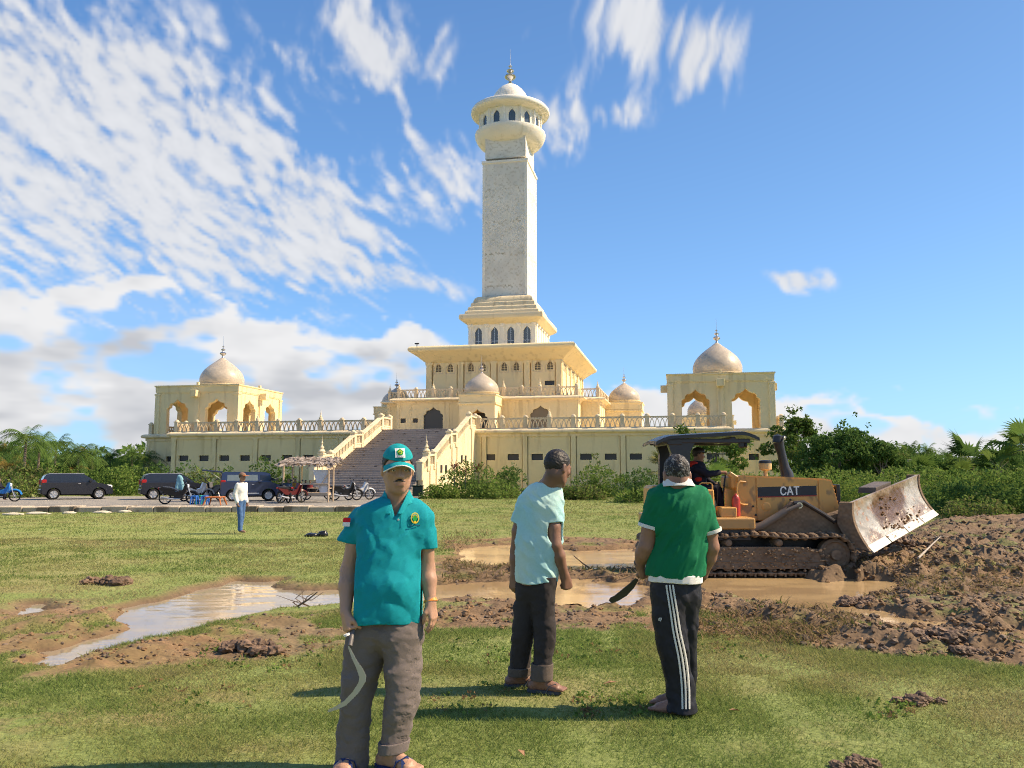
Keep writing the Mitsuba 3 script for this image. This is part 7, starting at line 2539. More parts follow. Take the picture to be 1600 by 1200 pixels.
def shrub(label, px, py, Y, w, h, pal, n=2600, leaf=0.16, seed=0, name='shrub', d=None, group=None, stems=5, aspect=0.5, cat='shrub'):
    r = np.random.default_rng(seed)
    b = at(px, py, Y)
    b[2] = gz(b[0], b[1])
    t = thing(name, label, cat, group)
    F_ = Fol()
    cl = clumps(r, b, w, d or w * 0.8, h, max(8, int(9 * w / h)))
    for c, s in cl:
        F_.add(*leaves(r, c, s, max(30, n // len(cl)), leaf, pal, aspect=aspect))
    for _ in range(int(n * 0.06)):                      # sprigs that stand out of the outline
        a = r.uniform(0, 2 * math.pi)
        q = r.random() ** 0.5
        p = b + [math.cos(a) * q * w * 0.5, math.sin(a) * q * (d or w * .8) * 0.5, h * (1.0 - 0.5 * q * q) * r.uniform(0.85, 1.13)]
        F_.add(*leaves(r, p, [0.06, 0.06, 0.10], 3, leaf * 1.1, pal, 0.1, aspect))
    F_.put('foliage', t)
    m = MB()
    for i in range(stems):
        c, s = cl[i % len(cl)]
        m.tube([b + r.normal(size=3) * [0.05, 0.05, 0] - [0, 0, 0.1], (b + c) / 2 + r.normal(size=3) * 0.04, c], [0.03, 0.02, 0.01], 5)
    obj('stem', m.mesh(), 'm_bark', t, smooth=40, kind='stuff')
    return t


def tree(label, px, ptop, Y, w, pal, n=5200, leaf=0.24, seed=0, name='broadleaf_tree', trunk=0.3, group=None, airy=0.0, k=26, z0=None):
    r = np.random.default_rng(seed)
    b = at(px, 760, Y)
    b[2] = gz(b[0], b[1]) if z0 is None else z0
    H = at(px, ptop, Y)[2] - b[2]
    t = thing(name, label, 'tree', group)
    m = MB()
    top = b + [r.normal() * 0.15, r.normal() * 0.15, H * 0.75]
    m.tube([b - [0, 0, 0.2], b + [0.05, 0, H * 0.2], (b + top) / 2 + r.normal(size=3) * 0.12, top], [H * 0.030, H * 0.024, H * 0.016, 0.02], 8)
    F_ = Fol()
    cl = []
    for i in range(k):
        a, q = r.uniform(0, 2 * math.pi), r.random() ** 0.55
        z = r.uniform(trunk, 1.0)
        prof = math.sin(math.pi * min(1, (z - trunk) / (1 - trunk) * 0.72 + 0.22)) ** 0.7
        c = b + [math.cos(a) * q * w * 0.5 * prof, math.sin(a) * q * w * 0.45 * prof, z * H * 0.94]
        s = r.uniform(0.10, 0.19) * w * (1 - 0.35 * airy)
        cl.append(c)
        F_.add(*leaves(r, c, [s, s, s * 0.75], int(n / k), leaf, pal, 0.3))
        if i < 12:
            st = b + (top - b) * r.uniform(0.35, 0.9)
            m.tube([st, (st + c) / 2 + r.normal(size=3) * 0.1 + [0, 0, -0.1], c], [H * 0.011, H * 0.007, 0.012], 6)
    for _ in range(int(90 + 150 * airy)):
        c = cl[int(r.integers(len(cl)))] + r.normal(size=3) * w * 0.10
        F_.add(*leaves(r, c, [0.16, 0.16, 0.2], 7, leaf, pal, 0.3))
    obj('trunk', m.mesh(), 'm_bark', t, smooth=40)
    F_.put('crown', t)
    return t


def palm(label, px, ptop, Y, seed, fr=17, L=2.3, group=None, pal=None, yellow=0.1, z0=None, lean=0.0):
    r = np.random.default_rng(seed)
    b = at(px, 760, Y)
    b[2] = gz(b[0], b[1]) if z0 is None else z0
    H = max(1.0, at(px, ptop, Y)[2] - b[2] - L * 0.42)
    t = thing('coconut_palm', label, 'palm tree', group)
    top = b + [lean, 0, H]
    obj('trunk', MB().tube([b - [0, 0, 0.3], b + [lean * 0.2, 0, H * 0.4], top], [0.17, 0.12, 0.10], 8).mesh(), 'm_bark', t, smooth=40)
    F_ = Fol()
    pal = np.array(G_MID if pal is None else pal)
    for i in range(fr):
        a = 2 * math.pi * i / fr + r.normal() * 0.25
        e = r.uniform(0.15, 1.25) if i % 3 else r.uniform(-0.35, 0.3)
        d = np.array([math.cos(a), math.sin(a), 0])
        l = L * r.uniform(0.8, 1.1)
        s = np.linspace(0, 1, 13)
        rad = l * (s * math.cos(e) * 0.95)
        zz = l * (s * math.sin(e) - (0.42 + 0.3 * math.cos(e)) * s ** 2.2)
        P_ = top + d * rad[:, None] + np.array([0, 0, 1]) * zz[:, None]
        sd = np.array([-d[1], d[0], 0])
        col = pal[int(r.integers(len(pal)))] * r.uniform(0.75, 1.25)
        if r.random() < yellow:
            col = np.array([0.23, 0.17, 0.05])
        v, f, c = [], [], []
        for j in range(1, 13):
            w = l * 0.30 * math.sin(math.pi * (0.12 + 0.85 * s[j])) ** 0.7
            tg = P_[j] - P_[j - 1]
            for q in (-1, 1):
                for sub in (0.0, 0.5):
                    p0 = P_[j - 1] + tg * sub
                    p1 = p0 + tg * 0.30
                    tip = p0 + tg * 1.3 + sd * q * w * 0.85 + np.array([0, 0, -w * r.uniform(0.3, 0.75)])
                    k = len(v)
                    v += [p0, p1, tip]
                    f.append([k, k + 1, k + 2])
                    c += [col * r.uniform(0.8, 1.2)] * 3
        F_.add(np.array(v), np.array(f), np.array(c))
    F_.put('crown', t)
    return t


def fan_palm(label, px, ptop, Y, seed, nl=16, R=1.0, pal=None, group=None, z0=None, Hx=None, only=None):
    r = np.random.default_rng(seed)
    b = at(px, 760, Y)
    b[2] = gz(b[0], b[1]) if z0 is None else z0
    H = max(0.3, at(px, ptop, Y)[2] - b[2] - R * 1.5) if Hx is None else Hx
    t = thing('fan_palm', label, 'palm tree', group)
    top = b + [0, 0, H]
    obj('trunk', MB().tube([b - [0, 0, 0.2], top], [0.18, 0.14], 8).mesh(), 'm_bark', t, smooth=40)
    F_, st = Fol(), MB()
    pal = np.array(G_MID if pal is None else pal)
    for i in range(nl):
        if only is not None and i < len(only):
            a, e, ln, Rf = only[i]
        else:
            a, e, ln, Rf = r.uniform(0, 2 * math.pi), r.uniform(-0.25, 1.35), r.uniform(0.6, 1.1) * R, R * r.uniform(0.8, 1.1)
        d = np.array([math.cos(a) * math.cos(e), math.sin(a) * math.cos(e), math.sin(e)])
        hub = top + d * ln
        st.tube([top, (top + hub) / 2 + [0, 0, 0.06], hub], 0.022, 5)
        sd = np.cross(d, [0, 0, 1.0])
        sd /= np.linalg.norm(sd) + 1e-9
        up = np.cross(sd, d)
        col = pal[int(r.integers(len(pal)))] * r.uniform(0.75, 1.25)
        v, f, c = [], [], []
        n = 19
        for j in range(n):
            q = (j / (n - 1) - 0.5) * 3.6
            dj = d * math.cos(q) + sd * math.sin(q)
            l = Rf * (0.75 + 0.25 * math.cos(q)) * r.uniform(0.92, 1.06)
            tip = hub + dj * l + up * (-0.16 * l * abs(math.sin(q))) - [0, 0, 0.18 * l * r.random()]
            pd = np.cross(dj, up)
            w = l * 0.055
            m1 = hub + dj * l * 0.55
            k = len(v)
            v += [hub, m1 - pd * w + up * 0.02, m1 + pd * w + up * 0.02, tip]
            f += [[k, k + 1, k + 2], [k + 1, k + 3, k + 2]]
            c += [col * r.uniform(0.85, 1.15)] * 4
        F_.add(np.array(v), np.array(f), np.array(c))
    F_.put('crown', t)
    obj('leaf_stalk', st.mesh(), 'm_leafstalk', t, smooth=40, kind='stuff')
    return t


mat('m_leafstalk', (0.13, 0.15, 0.06), 0.6, 0.3)
# right of the building
tree('broad dark green tree behind the exhaust of the bulldozer, densest of the two', 1312, 668, 52, 5.6, G_DARK + G_MID[:1], 9500, 0.24, 101, k=34, trunk=0.08)
tree('loose light tree with thin upright twigs at the right corner of the podium', 1250, 646, 57, 4.6, G_MID + G_OLIVE[:1], 6200, 0.24, 102, airy=0.8, k=26, trunk=0.10)
tree('small rounded tree on the right flank of the dark tree', 1374, 690, 50, 3.4, G_DARK + G_MID, 4600, 0.22, 103, k=20, trunk=0.05)
tree('leafy bushy tree in front of the right podium wall behind the driver', 1120, 668, 48, 4.4, G_MID + G_LIGHT[:1], 7600, 0.20, 104, k=28, trunk=0.05)
tree('slender leafy sapling rising to the balustrade left of the canopy', 1066, 653, 50, 2.0, G_MID + G_LIGHT[:1], 2200, 0.18, 105, k=12, trunk=0.1, airy=0.3)
fan_palm('spiky fan palm against the podium wall left of the canopy post', 1044, 700, 44, 106, 14, 0.75, G_OLIVE)
fan_palm('pale spiky fan palm in front of the bushy tree right of the driver', 1118, 722, 34, 107, 12, 0.55, G_LIGHT)
hed = [('hedge shrub directly behind the hood of the bulldozer', 1215, 800, 36, 4.2, 1.55, G_LIGHT), ('hedge shrub behind the exhaust end of the hood', 1330, 800, 38, 4.4, 1.55, G_LIGHT), ('bright hedge shrub left of the raised blade', 1400, 800, 36, 4.0, 1.7, G_LIGHT),
       ('hedge shrub whose leaves rise just right of the blade tip', 1480, 800, 35, 3.8, 1.65, G_MID + G_LIGHT), ('large hedge shrub in the middle of the bank at far right', 1545, 800, 33, 3.8, 1.5, G_MID + G_LIGHT), ('hedge shrub cut by the right edge of the picture', 1618, 802, 33, 3.6, 1.6, G_MID + G_LIGHT),
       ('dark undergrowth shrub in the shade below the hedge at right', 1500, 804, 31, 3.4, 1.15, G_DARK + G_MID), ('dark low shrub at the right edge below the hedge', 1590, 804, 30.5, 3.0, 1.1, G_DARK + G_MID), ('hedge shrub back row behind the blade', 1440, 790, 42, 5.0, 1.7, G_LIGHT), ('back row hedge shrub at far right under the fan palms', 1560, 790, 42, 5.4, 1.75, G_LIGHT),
       ('hedge shrub between driver and dashboard', 1150, 800, 38, 3.6, 1.4, G_LIGHT), ('back row hedge shrub under the dark tree', 1290, 790, 45, 5.0, 1.75, G_LIGHT)]
for i, (lab, px, py, Y, w, h, pal) in enumerate(hed):
    shrub(lab, px, py, Y, w, h, pal, 4200, 0.125, 200 + i, name='hedge_shrub', group='shrubs of the long hedge at right')
shrub('pale spreading shrub standing alone in front of the dark hedge at right', 1528, 806, 28.5, 2.5, 0.72, G_LIGHT + G_OLIVE, 1800, 0.11, 220)
shrub('small pale sprig left of the lone pale shrub', 1492, 806, 28, 0.8, 0.55, G_LIGHT + G_OLIVE, 420, 0.10, 221)
# along the podium wall
for i, (lab, px, py, Y, w, h, pal, n) in enumerate((
        ('large bright shrub at the foot of the right stair wall', 735, 775, 52, 4.0, 2.1, G_MID + G_LIGHT, 5200), ('low shrub right below the stair pillar', 690, 778, 50, 2.2, 0.9, G_LIGHT, 2200), ('shrub with pointed top below the third wall vent', 798, 774, 55, 2.3, 2.0, G_DARK + G_MID, 2600),
        ('low bright shrub left of the man in pale blue', 775, 776, 50, 2.6, 1.1, G_LIGHT, 2400), ('big rounded shrub right of the head of the man in pale blue', 936, 774, 53, 3.6, 1.9, G_MID + G_LIGHT, 4600), ('thin tall sprig above the big rounded shrub', 930, 772, 55, 1.0, 2.7, G_MID + G_OLIVE, 700),
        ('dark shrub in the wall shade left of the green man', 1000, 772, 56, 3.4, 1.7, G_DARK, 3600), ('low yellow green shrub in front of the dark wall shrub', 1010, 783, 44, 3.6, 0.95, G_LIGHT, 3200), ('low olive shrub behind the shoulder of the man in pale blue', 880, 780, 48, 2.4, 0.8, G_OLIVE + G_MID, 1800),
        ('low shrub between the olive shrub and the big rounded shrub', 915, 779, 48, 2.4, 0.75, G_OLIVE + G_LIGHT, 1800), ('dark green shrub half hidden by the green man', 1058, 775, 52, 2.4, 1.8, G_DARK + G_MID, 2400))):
    shrub(lab, px, py, Y, w, h, pal, n, 0.15, 300 + i)
# red tipped cordylines in the large bright shrub
for i, (px, pt, lab) in enumerate(((710, 716, 'left red brown leafed cordyline rising from the bright shrub'), (748, 722, 'right red brown leafed cordyline bending towards the wall'), (727, 726, 'middle short red brown cordyline in the bright shrub'))):
    r = np.random.default_rng(340 + i)
    t = thing('cordyline', lab, 'plant', 'cordylines by the stairs')
    b = at(px, 770, 51.5)
    b[2] = 0.4
    top = at(px, pt, 51.5)
    obj('stem', MB().tube([b, top - [0, 0, 0.35]], 0.035, 6).mesh(), 'm_bark', t, smooth=40)
    F_ = Fol()
    for _ in range(22):
        a, e = r.uniform(0, 6.28), r.uniform(0.2, 1.4)
        d = np.array([math.cos(a) * math.cos(e), math.sin(a) * math.cos(e), math.sin(e)])
        p = top - [0, 0, 0.45 + 0.3 * r.random()]
        sd = np.cross(d, [0, 0, 1.0]) * 0.06
        l = r.uniform(0.45, 0.7)
        F_.add(np.array([p, p + d * l * .5 + sd, p + d * l - [0, 0, .06], p + d * l * .5 - sd]), np.array([[0, 1, 2], [0, 2, 3]]), np.repeat(np.array([[0.16, 0.055, 0.03]]) * r.uniform(0.5, 1.4), 4, 0))
    F_.put('foliage', t)
# left: between cars and wall, and the belt of trees beyond the road
for i, (lab, px, py, Y, w, h, pal, n) in enumerate((
        ('yellow green broad leaved shrub between the second black car and the van', 318, 775, 54, 3.4, 1.75, G_LIGHT + G_OLIVE, 2600), ('dark shrub against the left podium wall behind the second black car', 292, 765, 62, 2.6, 2.2, G_DARK, 1800), ('shrub behind the open tailgate of the van', 352, 765, 62, 2.4, 1.9, G_DARK + G_MID, 1600),
        ('leafy shrub between the van and the thatched stall', 412, 768, 60, 2.6, 2.5, G_DARK + G_MID, 2400), ('shrub behind the thatched roof of the stall', 440, 768, 60, 2.0, 2.4, G_MID, 1500), ('dark clipped shrub at the far left corner of the podium', 246, 765, 66, 2.6, 2.3, G_DARK, 2200),
        ('bright shrub behind the bonnet of the first black car', 200, 772, 58, 4.6, 1.9, G_LIGHT + G_MID, 3400), ('pale grassy shrub left of the first black car', 36, 780, 51, 2.6, 1.2, G_OLIVE + G_LIGHT, 1600), ('shrub behind the roof of the first black car', 150, 772, 58, 3.2, 1.8, G_MID, 2200), ('shrub at the left edge of the photo behind the motorcyclist', 8, 776, 54, 3.4, 1.5, G_MID + G_OLIVE, 2000))):
    shrub(lab, px, py, Y, w, h, pal, n, 0.17, 360 + i)
for i, (lab, px, pt, Y, w, pal) in enumerate((
        ('bright leafy tree above the roof of the first black car', 95, 732, 70, 5.4, G_MID + G_LIGHT), ('leafy tree left of the podium beyond the road', 205, 737, 74, 5.2, G_MID + G_LIGHT), ('darker leafy tree in the middle of the left belt of trees', 150, 733, 78, 5.6, G_DARK + G_MID), ('leafy tree under the palms at the far left', 40, 738, 66, 5.6, G_MID + G_OLIVE),
        ('leafy tree touching the left corner of the podium', 228, 733, 80, 4.4, G_MID + G_LIGHT), ('leafy tree at the left edge of the photo', -10, 742, 64, 5.4, G_MID + G_OLIVE), ('dark leafy tree at the back of the left belt of trees', 120, 734, 90, 6.4, G_DARK + G_MID), ('leafy tree just right of the first black car', 178, 738, 66, 4.2, G_LIGHT + G_MID))):
    tree(lab, px, pt, Y, w, pal, 4200, 0.28, 400 + i, trunk=0.06, group='trees of the belt beyond the road', k=20)
for i, (lab, px, pt, L, yl) in enumerate((
        ('tallest coconut palm of the left belt of trees', 36, 672, 2.6, 0.05), ('wide dark coconut palm right of the tallest one', 58, 684, 2.8, 0.0), ('coconut palm with upright fronds above the first black car', 84, 686, 2.5, 0.05), ('coconut palm cut by the left edge of the photo', 2, 696, 2.8, 0.1), ('small coconut palm just right of the tall group', 120, 701, 2.2, 0.05),
        ('two headed looking coconut palm in the middle of the belt', 142, 704, 2.3, 0.05), ('coconut palm with yellow dying fronds at far left', 10, 722, 2.4, 0.6), ('solitary dark palm near the left corner of the podium', 204, 704, 2.2, 0.0), ('low palm among the leafy trees behind the first black car', 108, 724, 2.2, 0.2), ('flat topped palm touching the podium corner', 224, 712, 2.0, 0.0), ('little palm far behind between the belt trees', 170, 712, 2.0, 0.0))):
    palm(lab, px, pt - 12, 72 + (i % 4) * 5, 430 + i, 20, L * 1.15, 'palms of the belt beyond the road', G_DARK + G_MID if i != 6 else G_OLIVE, yl)
# far right palms
for i, (lab, px, pt, Y, L) in enumerate((('far coconut palm with a round dark crown above the blade', 1424, 690, 95, 3.6), ('thin far coconut palm right of the round crowned one', 1452, 690, 95, 2.4), ('far coconut palm just right of the dark tree', 1396, 696, 90, 2.6), ('faint far palm left of the upright fan palm', 1480, 698, 100, 2.6))):
    palm(lab, px, pt, Y, 460 + i, 17, L, 'far palms at right', G_DARK + G_MID, 0.03)
fan_palm('upright feathery fan palm in the middle of the right skyline', 1520, 676, 48, 470, 20, 1.15, G_DARK + G_MID)
fan_palm('fan palm with stiff round leaves right of the upright one', 1562, 690, 46, 471, 20, 1.10, G_MID)
fan_palm('low fan palm with pale spread leaves above the hedge', 1494, 712, 44, 472, 16, 0.9, G_MID + G_LIGHT)
fan_palm('low fan palm with drooping leaves right of the small gate', 1444, 708, 52, 473, 14, 1.1, G_DARK + G_MID)
fan_palm('tall fan palm at the right edge holding one big leaf far out over the hedge', 1612, 690, 30, 474, 12, 0.75, G_DARK + G_MID, Hx=2.35, only=[(math.pi - 0.15, 0.28, 0.75, 0.95), (math.pi - 0.5, -0.15, 0.6, 0.65), (math.pi / 2 + 0.3, 0.9, 0.6, 0.8)])
for i, (lab, px, pt, Y, w, pal) in enumerate((('leafy tree between the far palms and the low fan palm', 1474, 722, 56, 3.2, G_MID), ('leafy tree under the fan palms at right', 1540, 726, 54, 4.6, G_DARK + G_MID), ('dark leafy tree at the right edge behind the fan palm', 1600, 724, 52, 4.4, G_DARK + G_MID), ('pale leafy tree behind the small gate', 1405, 712, 72, 4.0, G_OLIVE + G_MID))):
    tree(lab, px, pt, Y, w, pal, 3600, 0.25, 480 + i, trunk=0.05, group='trees on the right skyline', k=18)
# small weathered gate above the hedge
mat('m_oldwood', (0.34, 0.30, 0.25), 0.8, 0.3)
gt = thing('gate', 'small weathered grey gate with pickets just above the hedge left of the fan palms', 'gate')
g0 = at(1418, 728, 60)
g0[2] = 0
for i, dx in enumerate((-0.9, 0.9)):
    obj('post', MB().box(g0[0] + dx - .1, g0[0] + dx + .1, g0[1] - .1, g0[1] + .1, 0, 2.35, 0.02).mesh(), 'm_oldwood', gt)
obj('lintel', MB().box(g0[0] - 1.2, g0[0] + 1.2, g0[1] - 0.11, g0[1] + 0.11, 2.352, 2.5, 0.02).mesh(), 'm_oldwood', gt)
for i in range(7):
    x = g0[0] - 0.72 + i * 0.24
    obj('picket', MB().box(x - .05, x + .05, g0[1] - .02, g0[1] + .02, 0.2, 2.0, 0.01).mesh(), 'm_oldwood', gt)
# the far tree line that closes the view
r = np.random.default_rng(77)
F_ = Fol()
for i in range(150):
    side = -1 if i % 2 else 1
    x = side * r.uniform(38, 190) + (4 if side > 0 else -14)
    y = r.uniform(112, 165)
    h = r.uniform(4.0, 7.0)
    w = r.uniform(5, 10)
    pal = (G_DARK + G_MID) if r.random() < 0.7 else G_MID
    for _ in range(5):
        c = np.array([x + r.uniform(-w, w) * 0.4, y + r.uniform(-2, 2), h * r.uniform(0.25, 0.75)])
        F_.add(*leaves(r, c, [w * 0.32, w * 0.3, h * 0.3], 70, 1.0, pal, 0.3))
obj('far_trees', (np.vstack(F_.V), np.vstack(F_.F)), 'm_leaf', color=np.vstack(F_.C))
tag('far_trees', 'hazy green line of distant trees on both sides of the monument', 'trees', kind='stuff')
# leafy weeds in the lawn
r = np.random.default_rng(91)
F_ = Fol()
for px0, px1, py0, py1, n in ((900, 1010, 1085, 1120, 46), (590, 660, 985, 1015, 20), (300, 520, 1000, 1050, 46), (700, 1000, 1000, 1040, 60), (1080, 1240, 960, 1030, 30), (1350, 1430, 1095, 1125, 24), (680, 790, 1070, 1120, 14), (200, 420, 1060, 1110, 16), (900, 1250, 780, 830, 30), (560, 700, 1030, 1070, 10)):
    for _ in range(n):
        p = gat(r.uniform(px0, px1), r.uniform(py0, py1), 0)
        p[2] = gz(p[0], p[1]) + 0.02
        F_.add(*leaves(r, p, [0.05, 0.05, 0.02], 7, 0.032, (G_LIGHT + G_MID) if r.random() < 0.7 else [[0.24, 0.16, 0.08]], 0.2, 0.6))
obj('weeds', (np.vstack(F_.V), np.vstack(F_.F)), 'm_leaf', color=np.vstack(F_.C))
tag('weeds', 'small broad leaved weeds scattered in the lawn', 'weeds', kind='stuff')
# ------------------------------------------------------------------ cars, motorcycles, stall and small things
mat('m_carblack', (0.012, 0.013, 0.020), 0.22, 0.5, clearcoat=0.8, clearcoat_gloss=0.95)
mat('m_carblue', (0.020, 0.030, 0.075), 0.25, 0.5, clearcoat=0.8, clearcoat_gloss=0.95)
mat('m_carglass', (0.02, 0.024, 0.03), 0.06, 0.6)
mat('m_paleglass', (0.16, 0.20, 0.21), 0.08, 0.6)
mat('m_tyre', (0.02, 0.02, 0.02), 0.8, 0.2)
mat('m_rim', (0.55, 0.55, 0.56), 0.3, 0.5, 0.6)
mat('m_taillight', (0.35, 0.015, 0.015), 0.2, 0.5)
mat('m_headlight', (0.75, 0.76, 0.78), 0.12, 0.6)
mat('m_interior', (0.20, 0.17, 0.13), 0.8, 0.2)


def place_mesh(vf, M):
    if isinstance(vf, MB):
        vf = vf.mesh()
    return tr(vf[0], M), vf[1]


def car(label, px, py, Y, yaw, kind, cat='car', L=4.15, W=1.66, Hh=1.62):
    """Local frame: x forward from the middle, y left, z up. kind: 'mpv' or 'van'."""
    t = thing('parked_car' if kind == 'mpv' else 'parked_van', label, cat)
    b = at(px, py, Y)
    M = RT(rz=yaw, t=(b[0], b[1], road_z + 0.004))
    paint = 'm_carblack' if kind == 'mpv' else 'm_carblue'
    h = L / 2
    wf, wr_, R = h - 0.72, -h + 0.62, 0.30
    if kind == 'mpv':
        low = [(-h + 0.05, 0.30), (-h, 0.62), (-h + 0.02, 0.96), (h - 0.95, 0.97), (h - 0.45, 0.86), (h - 0.10, 0.72), (h, 0.55), (h - 0.03, 0.27)]
        up = [(-h + 0.04, 0.95), (-h + 0.20, Hh - 0.09), (-h + 0.40, Hh - 0.01), (-0.3, Hh), (0.30, Hh - 0.05), (h - 0.86, 0.96)]
        wins = [[(-h + 0.32, 1.02), (-h + 0.40, Hh - 0.13), (-0.85, Hh - 0.11), (-0.85, 1.02)], [(-0.78, 1.02), (-0.78, Hh - 0.11), (0.02, Hh - 0.11), (0.06, 1.02)], [(0.14, 1.02), (0.10, Hh - 0.12), (0.28, Hh - 0.15), (0.80, 1.06), (0.80, 1.02)]]
    else:
        low = [(-h + 0.02, 0.30), (-h, 0.62), (-h + 0.01, 1.02), (h - 0.62, 1.02), (h - 0.18, 0.86), (h, 0.60), (h - 0.02, 0.30)]
        up = [(-h + 0.02, 1.01), (-h + 0.06, Hh - 0.06), (-h + 0.2, Hh), (0.55, Hh), (0.90, Hh - 0.08), (h - 0.58, 1.01)]
        wins = [[(-h + 0.30, 1.08), (-h + 0.32, Hh - 0.16), (-0.60, Hh - 0.16), (-0.60, 1.08)], [(-0.48, 1.08), (-0.48, Hh - 0.16), (0.28, Hh - 0.16), (0.30, 1.08)], [(0.42, 1.08), (0.40, Hh - 0.17), (0.80, Hh - 0.2), (1.28, 1.10), (1.28, 1.08)]]
    lp = Polygon(low)
    for x in (wf, wr_):
        lp = lp.difference(shapely.Point(x, R).buffer(R + 0.06, 12)).difference(sbox(x - R - 0.06, -1, x + R + 0.06, R * 0.9))
    lp = max(getattr(lp, 'geoms', [lp]), key=lambda g: g.area)
    m = MB()
    v, f = wall_uz(lp.buffer(-0.03, join_style=1).buffer(0.02), -W / 2, W / 2)
    m.add(v, f)
    v, f = wall_uz(lp, -W / 2 + 0.05, W / 2 - 0.05)
    m.add(v, f)
    body = obj('body', place_mesh(m, M), paint, t)
    obj('underbody', place_mesh(MB().box(-h + 0.2, h - 0.25, -W / 2 + 0.2, W / 2 - 0.2, 0.22, 0.6), M), 'm_tyre', t)
    m = MB()
    v, f = wall_uz(Polygon(up), -W / 2 + 0.03, W / 2 - 0.03)
    k = np.clip((v[:, 2] - 0.98) / (Hh - 0.98), 0, 1)
    v[:, 1] *= 1 - 0.16 * k
    m.add(v, f)
    obj('cabin', place_mesh(m, M), paint, t)
    for s in (-1, 1):
        for i, wpoly in enumerate(wins):
            v, f = wall_uz(Polygon(wpoly), -0.004, 0.004)
            k = np.clip((v[:, 2] - 0.98) / (Hh - 0.98), 0, 1)
            v[:, 1] += s * ((W / 2 - 0.03) * (1 - 0.16 * k) + 0.004)
            obj('window', place_mesh((v, f), M), 'm_carglass' if kind == 'mpv' or i == 2 else 'm_paleglass', t)
        obj('mirror', place_mesh(MB().box(h - 1.28, h - 1.12, s * W / 2 - 0.02 if s > 0 else -W / 2 - 0.14, s * W / 2 + 0.14 if s > 0 else -W / 2 + 0.02, 0.98, 1.12, 0.03), M), paint, t)
        obj('door_handle', place_mesh(MB().box(-0.02, 0.12, s * W / 2 - 0.005, s * W / 2 + 0.02, 0.86, 0.89, 0.005) if s > 0 else MB().box(-0.02, 0.12, -W / 2 - 0.02, -W / 2 + 0.005, 0.86, 0.89, 0.005), M), 'm_rim', t)
        obj('headlight', place_mesh(MB().box(h - 0.34, h - 0.03, s * 0.50 - 0.16, s * 0.50 + 0.20, 0.62, 0.80, 0.05), M), 'm_headlight', t)
        obj('tail_light', place_mesh(MB().box(-h - 0.015, -h + 0.24, s * (W / 2 - 0.12) - 0.10, s * (W / 2 - 0.12) + 0.125, 0.82, 1.12, 0.03), M), 'm_taillight', t)
        for x in (wf, wr_):
            ty = obj('wheel', place_mesh(tr_lathe([(R - 0.10, -0.09), (R - 0.02, -0.09), (R, -0.06), (R, 0.06), (R - 0.02, 0.09), (R - 0.10, 0.09)], 26, x, s * (W / 2 - 0.10), R), M), 'm_tyre', t, smooth=35)
            pr = [(0, 0.075), (0.05, 0.08), (0.06, 0.05), (R - 0.12, 0.06), (R - 0.10, 0.085), (R - 0.095, 0.02)]
            obj('rim', place_mesh(tr_lathe([(a, s * c) for a, c in pr], 26, x, s * (W / 2 - 0.10), R), M), 'm_rim', ty, smooth=35)
            sp = MB()
            for q in range(5):
                a = q * 2 * math.pi / 5
                vv, ff = cbox(0.03, R - 0.10, s * 0.085 - 0.012, s * 0.085 + 0.012, -0.03, 0.03, 0.005)
                sp.add(tr(vv, RT(ry=a, t=(x, s * (W / 2 - 0.10), R))), ff)
            obj('spokes', place_mesh(sp, M), 'm_rim', ty)
    ws = MB().add([[up[-1][0] - 0.06, -W / 2 + 0.13, 1.02], [up[-1][0] - 0.06, W / 2 - 0.13, 1.02], [up[-2][0] + 0.05, W / 2 - 0.22, up[-2][1] - 0.05], [up[-2][0] + 0.05, -W / 2 + 0.22, up[-2][1] - 0.05]], [[0, 1, 2, 3]])
    v = ws.mesh()
    d = np.array([1, 0, 0.9]) * 0.022
    obj('windscreen', place_mesh((v[0] + d, v[1]), M), 'm_carglass', t)
    if kind == 'mpv':
        obj('rear_window', place_mesh(MB().add([[-h + 0.055 - 0.03, -W / 2 + 0.16, 1.02], [-h + 0.19 - 0.03, -W / 2 + 0.24, Hh - 0.14], [-h + 0.19 - 0.03, W / 2 - 0.24, Hh - 0.14], [-h + 0.055 - 0.03, W / 2 - 0.16, 1.02]], [[0, 1, 2, 3]]), M), 'm_paleglass', t)
        obj('number_plate', place_mesh(MB().box(-h - 0.02, -h + 0.01, -0.22, 0.22, 0.70, 0.82, 0.005), M), 'm_rim', t)
        obj('roof_trim', place_mesh(MB().box(-h + 0.35, 0.3, -W / 2 + 0.17, -W / 2 + 0.21, Hh - 0.02, Hh + 0.02, 0.008), M), 'm_rim', t)
    else:
        obj('luggage_bay', place_mesh(MB().box(-h - 0.012, -h + 0.03, -W / 2 + 0.14, W / 2 - 0.14, 0.55, Hh - 0.10), M), 'm_interior', t)
        obj('tailgate', place_mesh(MB().add(*(lambda q: (tr(q[0], RT(ry=0.10, t=(-h + 0.08, 0, Hh - 0.02))), q[1]))(cbox(-1.05, 0, -W / 2 + 0.10, W / 2 - 0.10, -0.03, 0.05, 0.02))), M), paint, t, label='raised tailgate')
        obj('gas_strut', place_mesh(MB().tube([(-h + 0.02, -W / 2 + 0.16, 1.15), (-h - 0.55, -W / 2 + 0.18, Hh - 0.02)], 0.014, 6), M), 'm_rim', t)
        obj('side_trim', place_mesh(MB().box(-h + 1.15, h - 1.2, -W / 2 - 0.012, -W / 2 + 0.01, 0.38, 0.44, 0.004), M), 'm_rim', t)
    obj('bumper', place_mesh(MB().box(h - 0.18, h + 0.03, -W / 2 + 0.06, W / 2 - 0.06, 0.30, 0.52, 0.05), M), paint, t)
    obj('bumper', place_mesh(MB().box(-h - 0.05, -h + 0.14, -W / 2 + 0.05, W / 2 - 0.05, 0.32, 0.60, 0.05), M), paint, t)
    return t


